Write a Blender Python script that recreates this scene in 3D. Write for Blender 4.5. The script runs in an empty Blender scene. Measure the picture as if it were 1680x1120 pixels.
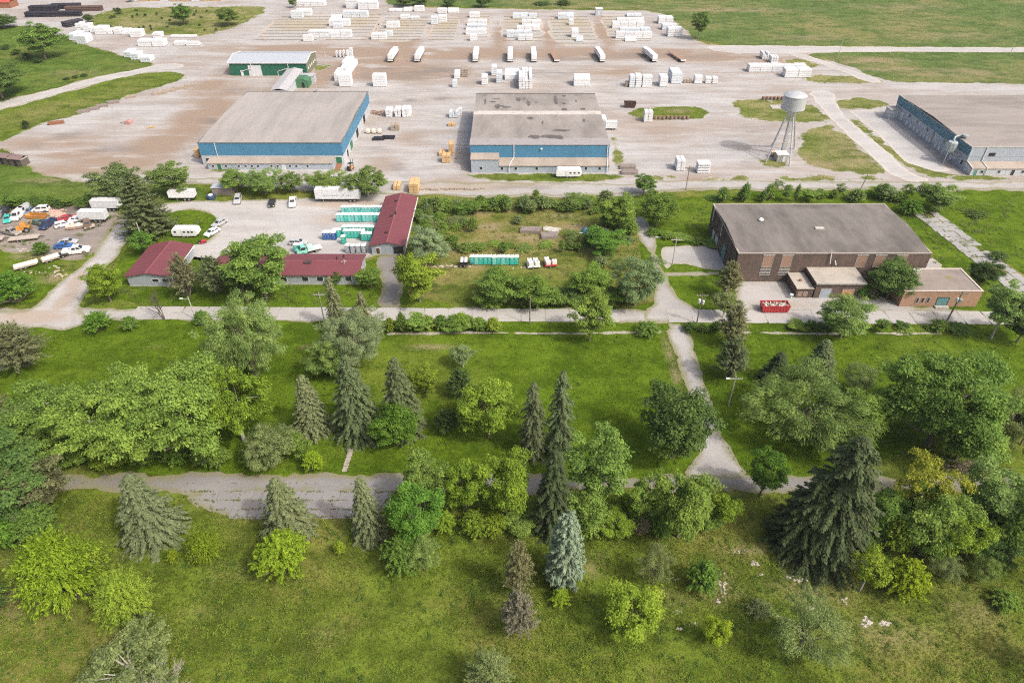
import bpy, math, random
import numpy as np
from mathutils import Vector, Matrix
R = math.radians
scene = bpy.context.scene
COL = scene.collection
# ------------------------------------------------------------------ camera
CAM_H, CAM_P, FPX = 90.0, R(37.5), 1120.0      # a drone 90 m up, looking 37.5 degrees down, 24 mm lens
cd = bpy.data.cameras.new('camera'); cam = bpy.data.objects.new('camera', cd); COL.objects.link(cam)
cam.location = (0, 0, CAM_H); cam.rotation_euler = (R(90) - CAM_P, 0, 0)
cd.lens = 24.0; cd.sensor_width = 36.0; cd.clip_start = 1.0; cd.clip_end = 6000.0
scene.camera = cam
# ------------------------------------------------------------------ sky, sun, exposure
SUN_EL, SUN_AZ = R(49), R(123.5)               # azimuth clockwise from +Y: the sun is behind and right
world = bpy.data.worlds.new('World'); scene.world = world; world.use_nodes = True
wn, wl = world.node_tree.nodes, world.node_tree.links
bg = wn.get('Background') or wn.new('ShaderNodeBackground')
out = wn.get('World Output') or wn.new('ShaderNodeOutputWorld')
sky = wn.new('ShaderNodeTexSky'); sky.sky_type = 'NISHITA'; sky.sun_disc = False
sky.sun_elevation = SUN_EL; sky.sun_rotation = SUN_AZ; sky.air_density = 1.0; sky.dust_density = 8.0; sky.ozone_density = 1.0
bg.inputs['Strength'].default_value = 0.15
wl.new(sky.outputs['Color'], bg.inputs['Color']); wl.new(bg.outputs['Background'], out.inputs['Surface'])
sd = bpy.data.lights.new('sun', 'SUN'); sun = bpy.data.objects.new('sun', sd); COL.objects.link(sun)
sd.energy = 2.05; sd.angle = R(2.5); sd.color = (1.0, 0.965, 0.91)
sdir = Vector((math.sin(SUN_AZ) * math.cos(SUN_EL), math.cos(SUN_AZ) * math.cos(SUN_EL), math.sin(SUN_EL)))
sun.rotation_euler = sdir.to_track_quat('Z', 'Y').to_euler(); sun.location = sdir * 400
vs = scene.view_settings
vs.view_transform = 'Standard'; vs.look = 'None'; vs.exposure = 0.42; vs.gamma = 1.0; vs.use_curve_mapping = False
scene.cycles.max_bounces = 6; scene.cycles.diffuse_bounces = 2; scene.cycles.transmission_bounces = 3
scene.cycles.transparent_max_bounces = 6; scene.cycles.volume_bounces = 0
scene.cycles.use_adaptive_sampling = True; scene.cycles.adaptive_threshold = .008; scene.cycles.use_denoising = False; scene.cycles.filter_width = 1.2

# ------------------------------------------------------------------ survey helpers: bearings of the survey photo to ground metres
SP, CP = math.sin(CAM_P), math.cos(CAM_P)
def G(px, py, z=0.0):
    a = (px - 840) / FPX; b = -(py - 560) / FPX
    t = (z - CAM_H) / (-SP + b * CP)
    return (a * t, (CP + b * SP) * t)
def HT(px, py, pt):
    y = G(px, py)[1]; v = -(pt - 560) / FPX
    return (v * y * CP - y * SP) / (CP + v * SP) + CAM_H
def MPP(py):                                     # metres per pixel across at a ground row
    return G(841, py)[0]
# ------------------------------------------------------------------ numpy noise
def _h(ix, iy, s):
    n = (ix.astype(np.int64) * 374761393 + iy.astype(np.int64) * 668265263 + s * 974711) & 0x7fffffff
    n = ((n ^ (n >> 13)) * 1274126177) & 0x7fffffff
    return ((n ^ (n >> 16)) & 0xffff) / 65535.0
def vnoise(x, y, s=0):
    ix = np.floor(x); iy = np.floor(y); fx = x - ix; fy = y - iy
    fx = fx * fx * (3 - 2 * fx); fy = fy * fy * (3 - 2 * fy)
    a = _h(ix, iy, s); b = _h(ix + 1, iy, s); c = _h(ix, iy + 1, s); d = _h(ix + 1, iy + 1, s)
    return (a + (b - a) * fx) * (1 - fy) + (c + (d - c) * fx) * fy
# ------------------------------------------------------------------ materials
MATS = {}
def _nt(name):
    m = bpy.data.materials.new(name); m.use_nodes = True; nt = m.node_tree
    b = nt.nodes.get('Principled BSDF'); MATS[name] = m
    return m, nt, b
def nd(nt, t, **kw):
    n = nt.nodes.new(t)
    for k, v in kw.items():
        if k.startswith('i_'):
            k = k[2:]; n.inputs[int(k) if k.isdigit() else k].default_value = v
        else: setattr(n, k, v)
    return n
def c4(c): return (c[0], c[1], c[2], 1.0)
def noise_f(nt, vec, scale, detail=3, rough=.6, stretch=None):
    if stretch:
        mp = nd(nt, 'ShaderNodeMapping'); mp.inputs['Scale'].default_value = stretch
        nt.links.new(vec, mp.inputs['Vector']); vec = mp.outputs['Vector']
    n = nd(nt, 'ShaderNodeTexNoise', i_Scale=scale, i_Detail=detail, i_Roughness=rough)
    nt.links.new(vec, n.inputs['Vector']); return n.outputs['Fac']
def ramp(nt, fac, lo, hi):
    r = nd(nt, 'ShaderNodeMapRange'); r.clamp = True; r.interpolation_type = 'SMOOTHSTEP'
    r.inputs['From Min'].default_value = lo; r.inputs['From Max'].default_value = hi
    nt.links.new(fac, r.inputs['Value']); return r.outputs['Result']
def mixc(nt, fac, a, b, blend='MIX'):
    m = nd(nt, 'ShaderNodeMix', data_type='RGBA', blend_type=blend)
    for sock, v in ((m.inputs[6], a), (m.inputs[7], b)):
        if isinstance(v, (tuple, list)): sock.default_value = c4(v)
        else: nt.links.new(v, sock)
    if isinstance(fac, (int, float)): m.inputs[0].default_value = fac
    else: nt.links.new(fac, m.inputs[0])
    return m.outputs[2]
def mth(nt, op, a, b=None):
    m = nd(nt, 'ShaderNodeMath', operation=op)
    for i, v in enumerate((a, b)):
        if v is None: continue
        if isinstance(v, (int, float)): m.inputs[i].default_value = v
        else: nt.links.new(v, m.inputs[i])
    return m.outputs[0]
def bump(nt, bsdf, h, strength, dist=.1):
    b = nd(nt, 'ShaderNodeBump', i_Strength=strength, i_Distance=dist)
    nt.links.new(h, b.inputs['Height']); nt.links.new(b.outputs['Normal'], bsdf.inputs['Normal'])
def paint(name, col, rough=.5, metal=0., dirt=.25, scale=1.2, dirtcol=(.16, .13, .10), spec=.4, vary=0.):
    """painted, coated or bare surface with a little weather on it"""
    if name in MATS: return MATS[name]
    m, nt, b = _nt(name)
    tc = nd(nt, 'ShaderNodeTexCoord').outputs['Object']
    n = noise_f(nt, tc, scale, 5, .65)
    c = mixc(nt, mth(nt, 'MULTIPLY', ramp(nt, n, .45, .8), dirt), col, dirtcol)
    if vary:
        oi = nd(nt, 'ShaderNodeObjectInfo')
        c = mixc(nt, mth(nt, 'MULTIPLY', oi.outputs['Random'], vary), c, tuple(x * .55 for x in col))
    nt.links.new(c, b.inputs['Base Color'])
    b.inputs['Roughness'].default_value = rough; b.inputs['Metallic'].default_value = metal
    b.inputs['Specular IOR Level'].default_value = spec
    return m
def grass_mat(name, lo, hi, dry, drylev=.55, bscale=.02, seed=0., edge=None, ew=3.0):
    m, nt, b = _nt(name)
    tc0 = nd(nt, 'ShaderNodeTexCoord').outputs['Object']
    mp = nd(nt, 'ShaderNodeMapping'); mp.inputs['Location'].default_value = (seed * 31, seed * 17, seed)
    nt.links.new(tc0, mp.inputs['Vector']); tc = mp.outputs['Vector']
    big = noise_f(nt, tc, bscale, 4, .6); mid = noise_f(nt, tc, .16, 4, .65, (.7, 1.2, 1)); fine = noise_f(nt, tc, 1.5, 4, .75); spk = noise_f(nt, tc, 5.0, 2, .6)
    c = mixc(nt, ramp(nt, mid, .36, .62), tuple(x * .82 for x in lo), hi)
    c = mixc(nt, mth(nt, 'MULTIPLY', ramp(nt, big, drylev - .08, drylev + .16), ramp(nt, mid, .28, .62)), c, dry)
    clump = noise_f(nt, tc, .42, 5, .7)
    c = mixc(nt, mth(nt, 'MULTIPLY', ramp(nt, clump, .52, .68), .50), c, (hi[0] * 1.25, hi[1] * 1.32, hi[2] * 1.2))
    c = mixc(nt, mth(nt, 'MULTIPLY', ramp(nt, clump, .48, .34), .55), c, tuple(x * .62 for x in lo))
    c = mixc(nt, mth(nt, 'MULTIPLY', ramp(nt, fine, .5, .70), .65), c, tuple(x * .45 for x in lo))
    c = mixc(nt, mth(nt, 'MULTIPLY', ramp(nt, spk, .55, .8), .45), c, tuple(min(1, x * 1.55 + .01) for x in hi))
    at = nd(nt, 'ShaderNodeAttribute', attribute_name='dirt')
    c = mixc(nt, mth(nt, 'MULTIPLY', at.outputs['Fac'], ramp(nt, mth(nt, 'ADD', fine, mid), .75, 1.15)), c, (.30, .235, .15))
    if edge:
        e = nd(nt, 'ShaderNodeAttribute', attribute_name='sd')
        em = ramp(nt, mth(nt, 'ADD', e.outputs['Fac'], mth(nt, 'MULTIPLY', mth(nt, 'ADD', fine, mth(nt, 'MULTIPLY', mid, 1.6)), -ew)), ew * -.55, ew * -1.35)
        c = mixc(nt, mth(nt, 'MULTIPLY', em, .95), c, edge)
    nt.links.new(c, b.inputs['Base Color'])
    b.inputs['Roughness'].default_value = .95; b.inputs['Specular IOR Level'].default_value = .02
    bump(nt, b, mth(nt, 'ADD', fine, mth(nt, 'MULTIPLY', spk, .6)), .8, .35)
    return m
def gravel_mat(name, col, dirt=(.30, .21, .14), wet=(.17, .155, .15), edge=(.20, .19, .09), lev=.62, stretch=(.35, 1.3, 1)):
    m, nt, b = _nt(name)
    tc = nd(nt, 'ShaderNodeTexCoord').outputs['Object']
    big = noise_f(nt, tc, .022, 5, .62); mid = noise_f(nt, tc, .12, 5, .68, stretch); fine = noise_f(nt, tc, 1.4, 5, .75); pud = noise_f(nt, tc, .07, 4, .7, (.5, 1.4, 1))
    c = mixc(nt, ramp(nt, mid, .35, .7), col, tuple(x * .80 for x in col))
    c = mixc(nt, mth(nt, 'MULTIPLY', ramp(nt, mth(nt, 'ADD', mth(nt, 'MULTIPLY', big, .6), mth(nt, 'MULTIPLY', mid, .4)), lev - .14, lev + .08), .55), c, dirt)
    trk = noise_f(nt, tc, .30, 4, .65, (.05, 1.6, 1)); mp2 = nd(nt, 'ShaderNodeMapping'); mp2.inputs['Rotation'].default_value = (0, 0, R(62)); nt.links.new(tc, mp2.inputs['Vector']); trk2 = noise_f(nt, mp2.outputs['Vector'], .34, 4, .65, (.05, 1.5, 1))
    c = mixc(nt, mth(nt, 'MULTIPLY', ramp(nt, trk, .52, .66), .40), c, (dirt[0] * .95, dirt[1] * 1.02, dirt[2] * 1.08))
    c = mixc(nt, mth(nt, 'MULTIPLY', ramp(nt, trk2, .56, .68), .30), c, tuple(x * .66 for x in col))
    at = nd(nt, 'ShaderNodeAttribute', attribute_name='dirt')
    dm = mth(nt, 'MULTIPLY', at.outputs['Fac'], ramp(nt, mth(nt, 'ADD', mid, mth(nt, 'MULTIPLY', pud, .5)), .44, .80))
    c = mixc(nt, mth(nt, 'MINIMUM', mth(nt, 'MULTIPLY', dm, 1.7), .95), c, dirt)
    aw = nd(nt, 'ShaderNodeAttribute', attribute_name='wet')
    c = mixc(nt, mth(nt, 'MULTIPLY', mth(nt, 'MULTIPLY', aw.outputs['Fac'], ramp(nt, mth(nt, 'ADD', mid, pud), .82, 1.15)), .85), c, wet)
    c = mixc(nt, mth(nt, 'MULTIPLY', ramp(nt, pud, .66, .74), .4), c, wet)
    c = mixc(nt, mth(nt, 'MULTIPLY', ramp(nt, fine, .5, .8), .35), c, tuple(x * .6 for x in col))
    e = nd(nt, 'ShaderNodeAttribute', attribute_name='sd')
    em = ramp(nt, mth(nt, 'ADD', e.outputs['Fac'], mth(nt, 'MULTIPLY', fine, -3.0)), .2, -1.4)
    c = mixc(nt, mth(nt, 'MULTIPLY', em, .75), c, edge)
    nt.links.new(c, b.inputs['Base Color'])
    b.inputs['Roughness'].default_value = .92; b.inputs['Specular IOR Level'].default_value = .15
    bump(nt, b, fine, .35, .12)
    return m
def leaf_mat(name, trans=.28):
    """foliage: the colour comes from the crown object's own colour, varied leaf by leaf"""
    m, nt, b = _nt(name)
    oi = nd(nt, 'ShaderNodeObjectInfo'); at = nd(nt, 'ShaderNodeAttribute', attribute_name='tint')
    hsv = nd(nt, 'ShaderNodeHueSaturation')
    nt.links.new(oi.outputs['Color'], hsv.inputs['Color'])
    nt.links.new(mth(nt, 'ADD', mth(nt, 'MULTIPLY', at.outputs['Fac'], 1.0), .50), hsv.inputs['Value'])
    nt.links.new(mth(nt, 'ADD', mth(nt, 'MULTIPLY', at.outputs['Fac'], -.03), .515), hsv.inputs['Hue'])
    nt.links.new(hsv.outputs['Color'], b.inputs['Base Color'])
    b.inputs['Roughness'].default_value = .7; b.inputs['Specular IOR Level'].default_value = .12
    tr = nd(nt, 'ShaderNodeBsdfTranslucent'); nt.links.new(hsv.outputs['Color'], tr.inputs['Color'])
    mx = nd(nt, 'ShaderNodeMixShader'); mx.inputs[0].default_value = trans
    nt.links.new(b.outputs[0], mx.inputs[1]); nt.links.new(tr.outputs[0], mx.inputs[2])
    o = nt.nodes.get('Material Output'); nt.links.new(mx.outputs[0], o.inputs['Surface'])
    return m
# ------------------------------------------------------------------ mesh helpers
class MB:
    def __init__(s): s.v = []; s.f = []
    def quad(s, *p):
        i = len(s.v); s.v += [tuple(q) for q in p]; s.f.append(tuple(range(i, i + len(p)))); return s
    def box(s, x0, x1, y0, y1, z0, z1, tx=0., ty=0.):
        """box; the top is drawn in by tx, ty"""
        i = len(s.v)
        s.v += [(x0, y0, z0), (x1, y0, z0), (x1, y1, z0), (x0, y1, z0), (x0 + tx, y0 + ty, z1), (x1 - tx, y0 + ty, z1), (x1 - tx, y1 - ty, z1), (x0 + tx, y1 - ty, z1)]
        s.f += [tuple(i + k for k in q) for q in ((0, 3, 2, 1), (4, 5, 6, 7), (0, 1, 5, 4), (1, 2, 6, 5), (2, 3, 7, 6), (3, 0, 4, 7))]
        return s
    def cbox(s, c, d, tx=0., ty=0.):
        return s.box(c[0] - d[0] / 2, c[0] + d[0] / 2, c[1] - d[1] / 2, c[1] + d[1] / 2, c[2] - d[2] / 2, c[2] + d[2] / 2, tx, ty)
    def tube(s, p0, p1, r0, r1=None, n=8, cap=True):
        r1 = r0 if r1 is None else r1
        p0, p1 = Vector(p0), Vector(p1); d = (p1 - p0)
        if d.length < 1e-6: return s
        d.normalize(); u = d.orthogonal().normalized(); w = d.cross(u); i = len(s.v)
        for p, r in ((p0, r0), (p1, r1)):
            for k in range(n):
                a = 2 * math.pi * k / n; s.v.append(tuple(p + (u * math.cos(a) + w * math.sin(a)) * r))
        for k in range(n): s.f.append((i + k, i + (k + 1) % n, i + n + (k + 1) % n, i + n + k))
        if cap: s.f += [tuple(i + k for k in reversed(range(n))), tuple(i + n + k for k in range(n))]
        return s
    def path(s, pts, radii, n=6):
        for a, b, r0, r1 in zip(pts[:-1], pts[1:], radii[:-1], radii[1:]): s.tube(a, b, r0, r1, n)
        return s
    def lathe(s, prof, n=24, c=(0, 0, 0)):
        i = len(s.v)
        for (r, z) in prof:
            for k in range(n):
                a = 2 * math.pi * k / n; s.v.append((c[0] + r * math.cos(a), c[1] + r * math.sin(a), c[2] + z))
        for j in range(len(prof) - 1):
            for k in range(n): s.f.append((i + j * n + k, i + j * n + (k + 1) % n, i + (j + 1) * n + (k + 1) % n, i + (j + 1) * n + k))
        s.f += [tuple(i + k for k in reversed(range(n))), tuple(i + (len(prof) - 1) * n + k for k in range(n))]
        return s
    def prism(s, poly, axis, a, b):
        """extrude a 2-d outline along x, y or z from a to b"""
        def P(u, w, t): return {'x': (t, u, w), 'y': (u, t, w), 'z': (u, w, t)}[axis]
        i = len(s.v); n = len(poly)
        s.v += [P(u, w, a) for u, w in poly] + [P(u, w, b) for u, w in poly]
        for k in range(n): s.f.append((i + k, i + (k + 1) % n, i + n + (k + 1) % n, i + n + k))
        s.f += [tuple(i + k for k in reversed(range(n))), tuple(i + n + k for k in range(n))]
        return s
    def mesh(s, name, mat):
        me = bpy.data.meshes.new(name); me.from_pydata(s.v, [], s.f)
        if mat: me.materials.append(mat)
        import bmesh
        bm = bmesh.new(); bm.from_mesh(me); bmesh.ops.recalc_face_normals(bm, faces=bm.faces); bm.to_mesh(me); bm.free()
        return me
    def build(s, name, mat, parent=None, smooth=False, bevel=0.):
        o = bpy.data.objects.new(name, s.mesh(name, mat)); COL.objects.link(o); o.parent = parent
        if smooth:
            for p in o.data.polygons: p.use_smooth = True
        if bevel:
            md = o.modifiers.new('bevel', 'BEVEL'); md.width = bevel; md.segments = 2; md.limit_method = 'ANGLE'
        return o
def tag(o, label=None, cat=None, group=None, kind=None):
    if label: o['label'] = label
    if cat: o['category'] = cat
    if group: o['group'] = group
    if kind: o['kind'] = kind
    return o
def thing(name, label, cat, loc=(0, 0, 0), rz=0., group=None, sc=None):
    o = bpy.data.objects.new(name, None); COL.objects.link(o); o.empty_display_size = .3
    o.location = loc; o.rotation_euler = (0, 0, rz)
    if sc: o.scale = sc
    return tag(o, label, cat, group)
def place(me, name, parent, loc=(0, 0, 0), rz=0., color=None, sc=None):
    o = bpy.data.objects.new(name, me); COL.objects.link(o); o.parent = parent
    o.location = loc; o.rotation_euler = (0, 0, rz)
    if color: o.color = c4(color)
    if sc: o.scale = sc
    return o
ORD = ['first', 'second', 'third', 'fourth', 'fifth', 'sixth', 'seventh', 'eighth', 'ninth', 'tenth', 'eleventh', 'twelfth', 'thirteenth', 'fourteenth', 'fifteenth', 'sixteenth', 'seventeenth', 'eighteenth', 'nineteenth', 'twentieth']
ORD += ['twenty-' + o for o in ORD[:9]]
# ================================================================== the ground and everything laid on it
def chaikin(p, n):
    for _ in range(n):
        q = []
        for a, b in zip(p, p[1:] + p[:1]):
            q += [(a[0] * .75 + b[0] * .25, a[1] * .75 + b[1] * .25), (a[0] * .25 + b[0] * .75, a[1] * .25 + b[1] * .75)]
        p = q
    return p
def sdf(poly, X, Y):
    d = np.full(X.shape, 1e9); ins = np.zeros(X.shape, bool)
    for (x0, y0), (x1, y1) in zip(poly, poly[1:] + poly[:1]):
        ex, ey = x1 - x0, y1 - y0; L = ex * ex + ey * ey + 1e-12
        t = np.clip(((X - x0) * ex + (Y - y0) * ey) / L, 0, 1)
        d = np.minimum(d, np.hypot(X - x0 - t * ex, Y - y0 - t * ey))
        c = (y0 > Y) != (y1 > Y)
        if abs(ey) > 1e-9: ins ^= c & (X < x0 + ex * (Y - y0) / ey)
    return np.where(ins, d, -d)
def ell(px, py, rx, ry, s=1.0):
    """a soil patch: centre and half axes in metres on the ground"""
    x, y = G(px, py); return (x, y, rx * MPP(py), abs(G(px, py - ry)[1] - G(px, py + ry)[1]) / 2, s)
def patch_field(X, Y, ells):
    v = np.zeros(X.shape)
    for (x, y, rx, ry, s) in ells:
        q = np.sqrt(((X - x) / rx) ** 2 + ((Y - y) / ry) ** 2)
        v = np.maximum(v, s * np.clip(1.35 - q, 0, 1))
    return v
SHEETS = {}
def sheet(name, poly, z, mat, cell=1.0, rag=.8, smooth=1, holes=(), dirt=(), wet=(), metric=False):
    """a ground cover cut with a ragged edge out of a grid (marching squares on a distance field)"""
    P = poly if metric else [G(*p) for p in poly]
    if smooth: P = chaikin(P, smooth)
    HL = [chaikin([G(*p) for p in h], 1) for h in holes]
    xs = [p[0] for p in P]; ys = [p[1] for p in P]
    gx = np.arange(min(xs) - 2 * cell, max(xs) + 2.1 * cell, cell); gy = np.arange(min(ys) - 2 * cell, max(ys) + 2.1 * cell, cell)
    X, Y = np.meshgrid(gx, gy)
    F = sdf(P, X, Y)
    for h in HL: F = np.minimum(F, -sdf(h, X, Y))
    F = F + rag * ((vnoise(X / 1.3, Y / 1.3, 3) - .5) * 1.2 + (vnoise(X / 4.5, Y / 4.5, 5) - .5) * 1.8)
    ny, nx = F.shape; V = []; vid = {}; faces = []
    inside = F > 0
    def gv(j, i):
        k = (j, i)
        if k not in vid: vid[k] = len(V); V.append((gx[i], gy[j], F[j, i]))
        return vid[k]
    def ev(a, b):
        k = (a, b) if a < b else (b, a)
        kk = ('e',) + k
        if kk not in vid:
            (ja, ia), (jb, ib) = k; t = F[ja, ia] / (F[ja, ia] - F[jb, ib])
            vid[kk] = len(V); V.append((gx[ia] + (gx[ib] - gx[ia]) * t, gy[ja] + (gy[jb] - gy[ja]) * t, 0.0))
        return vid[kk]
    cnt = inside[:-1, :-1].astype(int) + inside[1:, :-1] + inside[:-1, 1:] + inside[1:, 1:]
    for j, i in zip(*np.nonzero(cnt)):
        cs = [(j, i), (j, i + 1), (j + 1, i + 1), (j + 1, i)]
        if cnt[j, i] == 4: faces.append([gv(*c) for c in cs]); continue
        f = []
        for a, b in zip(cs, cs[1:] + cs[:1]):
            if inside[a]: f.append(gv(*a))
            if inside[a] != inside[b]: f.append(ev(a, b))
        if len(f) >= 3: faces.append(f)
    A = np.array(V); me = bpy.data.meshes.new(name)
    me.from_pydata([(v[0], v[1], 0.0) for v in V], [], faces); me.materials.append(mat)
    me.attributes.new('sd', 'FLOAT', 'POINT').data.foreach_set('value', A[:, 2].astype(np.float32))
    me.attributes.new('dirt', 'FLOAT', 'POINT').data.foreach_set('value', patch_field(A[:, 0], A[:, 1], dirt).astype(np.float32))
    me.attributes.new('wet', 'FLOAT', 'POINT').data.foreach_set('value', patch_field(A[:, 0], A[:, 1], wet).astype(np.float32))
    o = bpy.data.objects.new(name, me); COL.objects.link(o); o.location.z = z; o['kind'] = 'structure'
    SHEETS.setdefault(name, []).append((P, HL))
    return o
g_meadow = grass_mat('meadow_grass', (.082, .122, .014), (.138, .190, .024), (.205, .190, .055), .50, .035)
g_lawn = grass_mat('lawn_grass', (.070, .124, .008), (.104, .166, .012), (.155, .190, .030), .58, .02, 3)
g_field = grass_mat('field_grass', (.085, .138, .036), (.115, .168, .046), (.225, .205, .085), .50, .02, 5)
g_far = grass_mat('slope_grass', (.078, .132, .020), (.112, .170, .030), (.17, .18, .05), .55, .03, 6)
g_rough = grass_mat('rough_grass', (.092, .130, .018), (.140, .178, .028), (.25, .20, .085), .46, .035, 7)
g_patch = grass_mat('patchy_grass', (.118, .155, .030), (.165, .195, .048), (.27, .24, .11), .46, .05, 9, (.40, .38, .35), 1.7)
g_strip = grass_mat('strip_grass', (.090, .135, .018), (.135, .180, .026), (.21, .20, .07), .54, .03, 4, (.40, .38, .34), 1.3)
v_yard = gravel_mat('yard_gravel', (.412, .400, .390), dirt=(.272, .205, .155), lev=.55)
v_road = gravel_mat('road_concrete_worn', (.39, .375, .36), dirt=(.33, .29, .24), lev=.66, stretch=(.5, .9, 1))
v_lot = gravel_mat('parking_lot_grit', (.43, .415, .40), dirt=(.36, .30, .25), lev=.68)
v_dirt = gravel_mat('junk_yard_soil', (.30, .26, .23), dirt=(.17, .14, .125), lev=.55)
v_asph = gravel_mat('old_asphalt', (.255, .245, .24), dirt=(.20, .185, .17), lev=.58, stretch=(.3, 1.2, 1))
v_pad = gravel_mat('pale_concrete', (.40, .385, .365), dirt=(.42, .38, .33), lev=.7, edge=(.34, .31, .24))
v_storage = gravel_mat('storage_lot_gravel', (.405, .393, .38), dirt=(.36, .31, .22), lev=.58, edge=(.45, .36, .28))
v_track = gravel_mat('pale_track_gravel', (.435, .424, .412), dirt=(.44, .38, .32), lev=.66, edge=(.50, .45, .40))

# -- the one sheet to the horizon
gm = MB(); gm.quad((-3000, -400, 0), (3000, -400, 0), (3000, 5000, 0), (-3000, 5000, 0))
ground = gm.build('ground', g_meadow); ground['kind'] = 'structure'
# -- foreground meadow with worn paths, mown lawns between the two roads, the far field, the overgrown plot
mdirt = [ell(60, 900, 50, 14, .55), ell(35, 960, 25, 40, .6), ell(20, 1010, 30, 20, .5), ell(400, 935, 70, 10, .35), ell(350, 1010, 60, 8, .3), ell(1225, 900, 50, 12, .5),
         ell(1330, 960, 70, 30, .55), ell(1180, 960, 40, 30, .5), ell(1450, 1040, 90, 30, .4), ell(970, 925, 22, 20, .45), ell(1100, 985, 40, 14, .4), ell(520, 1050, 40, 20, .3), ell(1590, 1000, 60, 30, .35)]
sheet('meadow', [(-400, 1250), (2080, 1250), (1900, 800), (-220, 800)], .012, g_meadow, 1.5, 1.0, dirt=mdirt)
sheet('lawn', [(-200, 788), (1880, 792), (1800, 300), (1180, 305), (660, 420), (560, 505), (130, 500), (-80, 560)], .02, g_lawn, 1.5, .6,
      dirt=[ell(700, 570, 40, 3, .9), ell(505, 570, 14, 3, .7), ell(455, 695, 10, 5, .6), ell(255, 572, 22, 2.5, .8), ell(1105, 600, 6, 50, .8), ell(1600, 762, 60, 9, .95), ell(1520, 772, 60, 7, .8)])
sheet('overgrown_plot', [(690, 320), (1045, 322), (1045, 395), (1080, 495), (1055, 504), (665, 504), (672, 430), (690, 400)], .028, g_rough, 1.2, .8,
      dirt=[ell(940, 375, 25, 8, .9), ell(800, 372, 40, 5, .75), ell(870, 390, 60, 6, .7), ell(985, 412, 20, 7, .8), ell(780, 350, 30, 5, .5), ell(930, 355, 30, 5, .6), ell(700, 436, 40, 4, .8), ell(760, 438, 40, 3, .8)])
sheet('front_grass', [(-300, 245), (0, 242), (70, 292), (175, 302), (330, 300), (330, 330), (215, 345), (190, 345), (130, 335), (-300, 345)], .028, g_far, 1.5, .8, dirt=[ell(90, 297, 60, 6, .7)])
sheet('far_field', [(640, 10), (985, 14), (1085, 17), (1122, 45), (1150, 74), (1300, 75), (1680, 79), (2600, 82), (2900, -160), (-1000, -160), (-500, -4), (200, -6), (430, -2)], .024, g_field, 5.0, 3.0,
      dirt=[ell(1200, 17, 130, 3, .8), ell(1330, 62, 60, 5, .6), ell(1560, 60, 90, 6, .5), ell(1470, 12, 100, 4, .5), ell(1000, 15, 80, 2, .7)])
# -- the gravel yard
ydirt = [ell(190, 268, 90, 20, .75), ell(120, 252, 60, 10, .7), ell(150, 278, 110, 14, .7), ell(90, 235, 90, 12, .6), ell(260, 240, 60, 35, .7), ell(330, 190, 45, 60, .75), ell(345, 140, 30, 30, .6), ell(700, 88, 200, 10, 1), ell(1000, 88, 200, 10, 1), ell(500, 80, 160, 7, .8),
         ell(660, 72, 30, 12, .8), ell(1160, 95, 90, 10, .8), ell(650, 118, 100, 16, 1), ell(600, 95, 60, 10, .6), ell(820, 62, 14, 25, .7), ell(900, 60, 12, 25, .7), ell(990, 55, 14, 30, .7), ell(620, 110, 100, 20, .8), ell(530, 125, 25, 22, .8),
         ell(1000, 118, 60, 9, .7), ell(800, 305, 110, 6, .9), ell(720, 300, 60, 5, .7), ell(1150, 296, 40, 7, .6), ell(840, 290, 10, 4, .5), ell(670, 225, 20, 9, .45), ell(625, 270, 40, 14, .4), ell(1100, 210, 90, 20, .3), ell(1260, 100, 70, 8, .5), ell(470, 150, 60, 8, .5), ell(420, 190, 20, 5, .5)]
ywet = [ell(700, 118, 70, 10, 1), ell(620, 112, 45, 5, .9), ell(650, 125, 60, 8, .8), ell(110, 222, 25, 7, .9), ell(60, 240, 20, 4, .6), ell(180, 245, 50, 6, .7), ell(1240, 215, 50, 10, .5), ell(900, 120, 50, 7, .7), ell(350, 200, 18, 3, .8), ell(385, 150, 25, 4, .8), ell(340, 197, 20, 3, .7),
        ell(670, 165, 12, 3, .9), ell(655, 270, 14, 10, .8), ell(725, 163, 14, 4, .8), ell(620, 243, 14, 5, .7), ell(1090, 92, 120, 5, .6), ell(920, 96, 100, 5, .6), ell(1270, 245, 14, 8, .7), ell(1285, 112, 12, 4, .8), ell(1230, 262, 40, 10, .6)]
sheet('yard', [(-260, 243), (0, 240), (30, 262), (75, 292), (175, 302), (300, 304), (640, 302), (690, 324), (1040, 324), (1100, 314), (1240, 313), (2100, 315), (2300, 80), (1680, 79), (1200, 75), (1150, 72), (1120, 45), (1085, 18), (980, 17), (640, 12), (628, -4), (-420, -4)],
      .045, v_yard, 1.5, 1.2, smooth=1, dirt=ydirt, wet=ywet,
      holes=[[(-420, 45), (25, 42), (60, 50), (112, 64), (150, 78), (205, 93), (252, 106), (240, 111), (150, 127), (75, 149), (0, 165), (-420, 260)]])
sheet('hill_grass', [(-420, 45), (25, 42), (60, 50), (112, 64), (150, 78), (205, 93), (252, 106), (240, 111), (150, 127), (75, 149), (0, 165), (-420, 260)], .04, g_far, 1.5, .8, dirt=[ell(120, 120, 40, 6, .4)])
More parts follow.
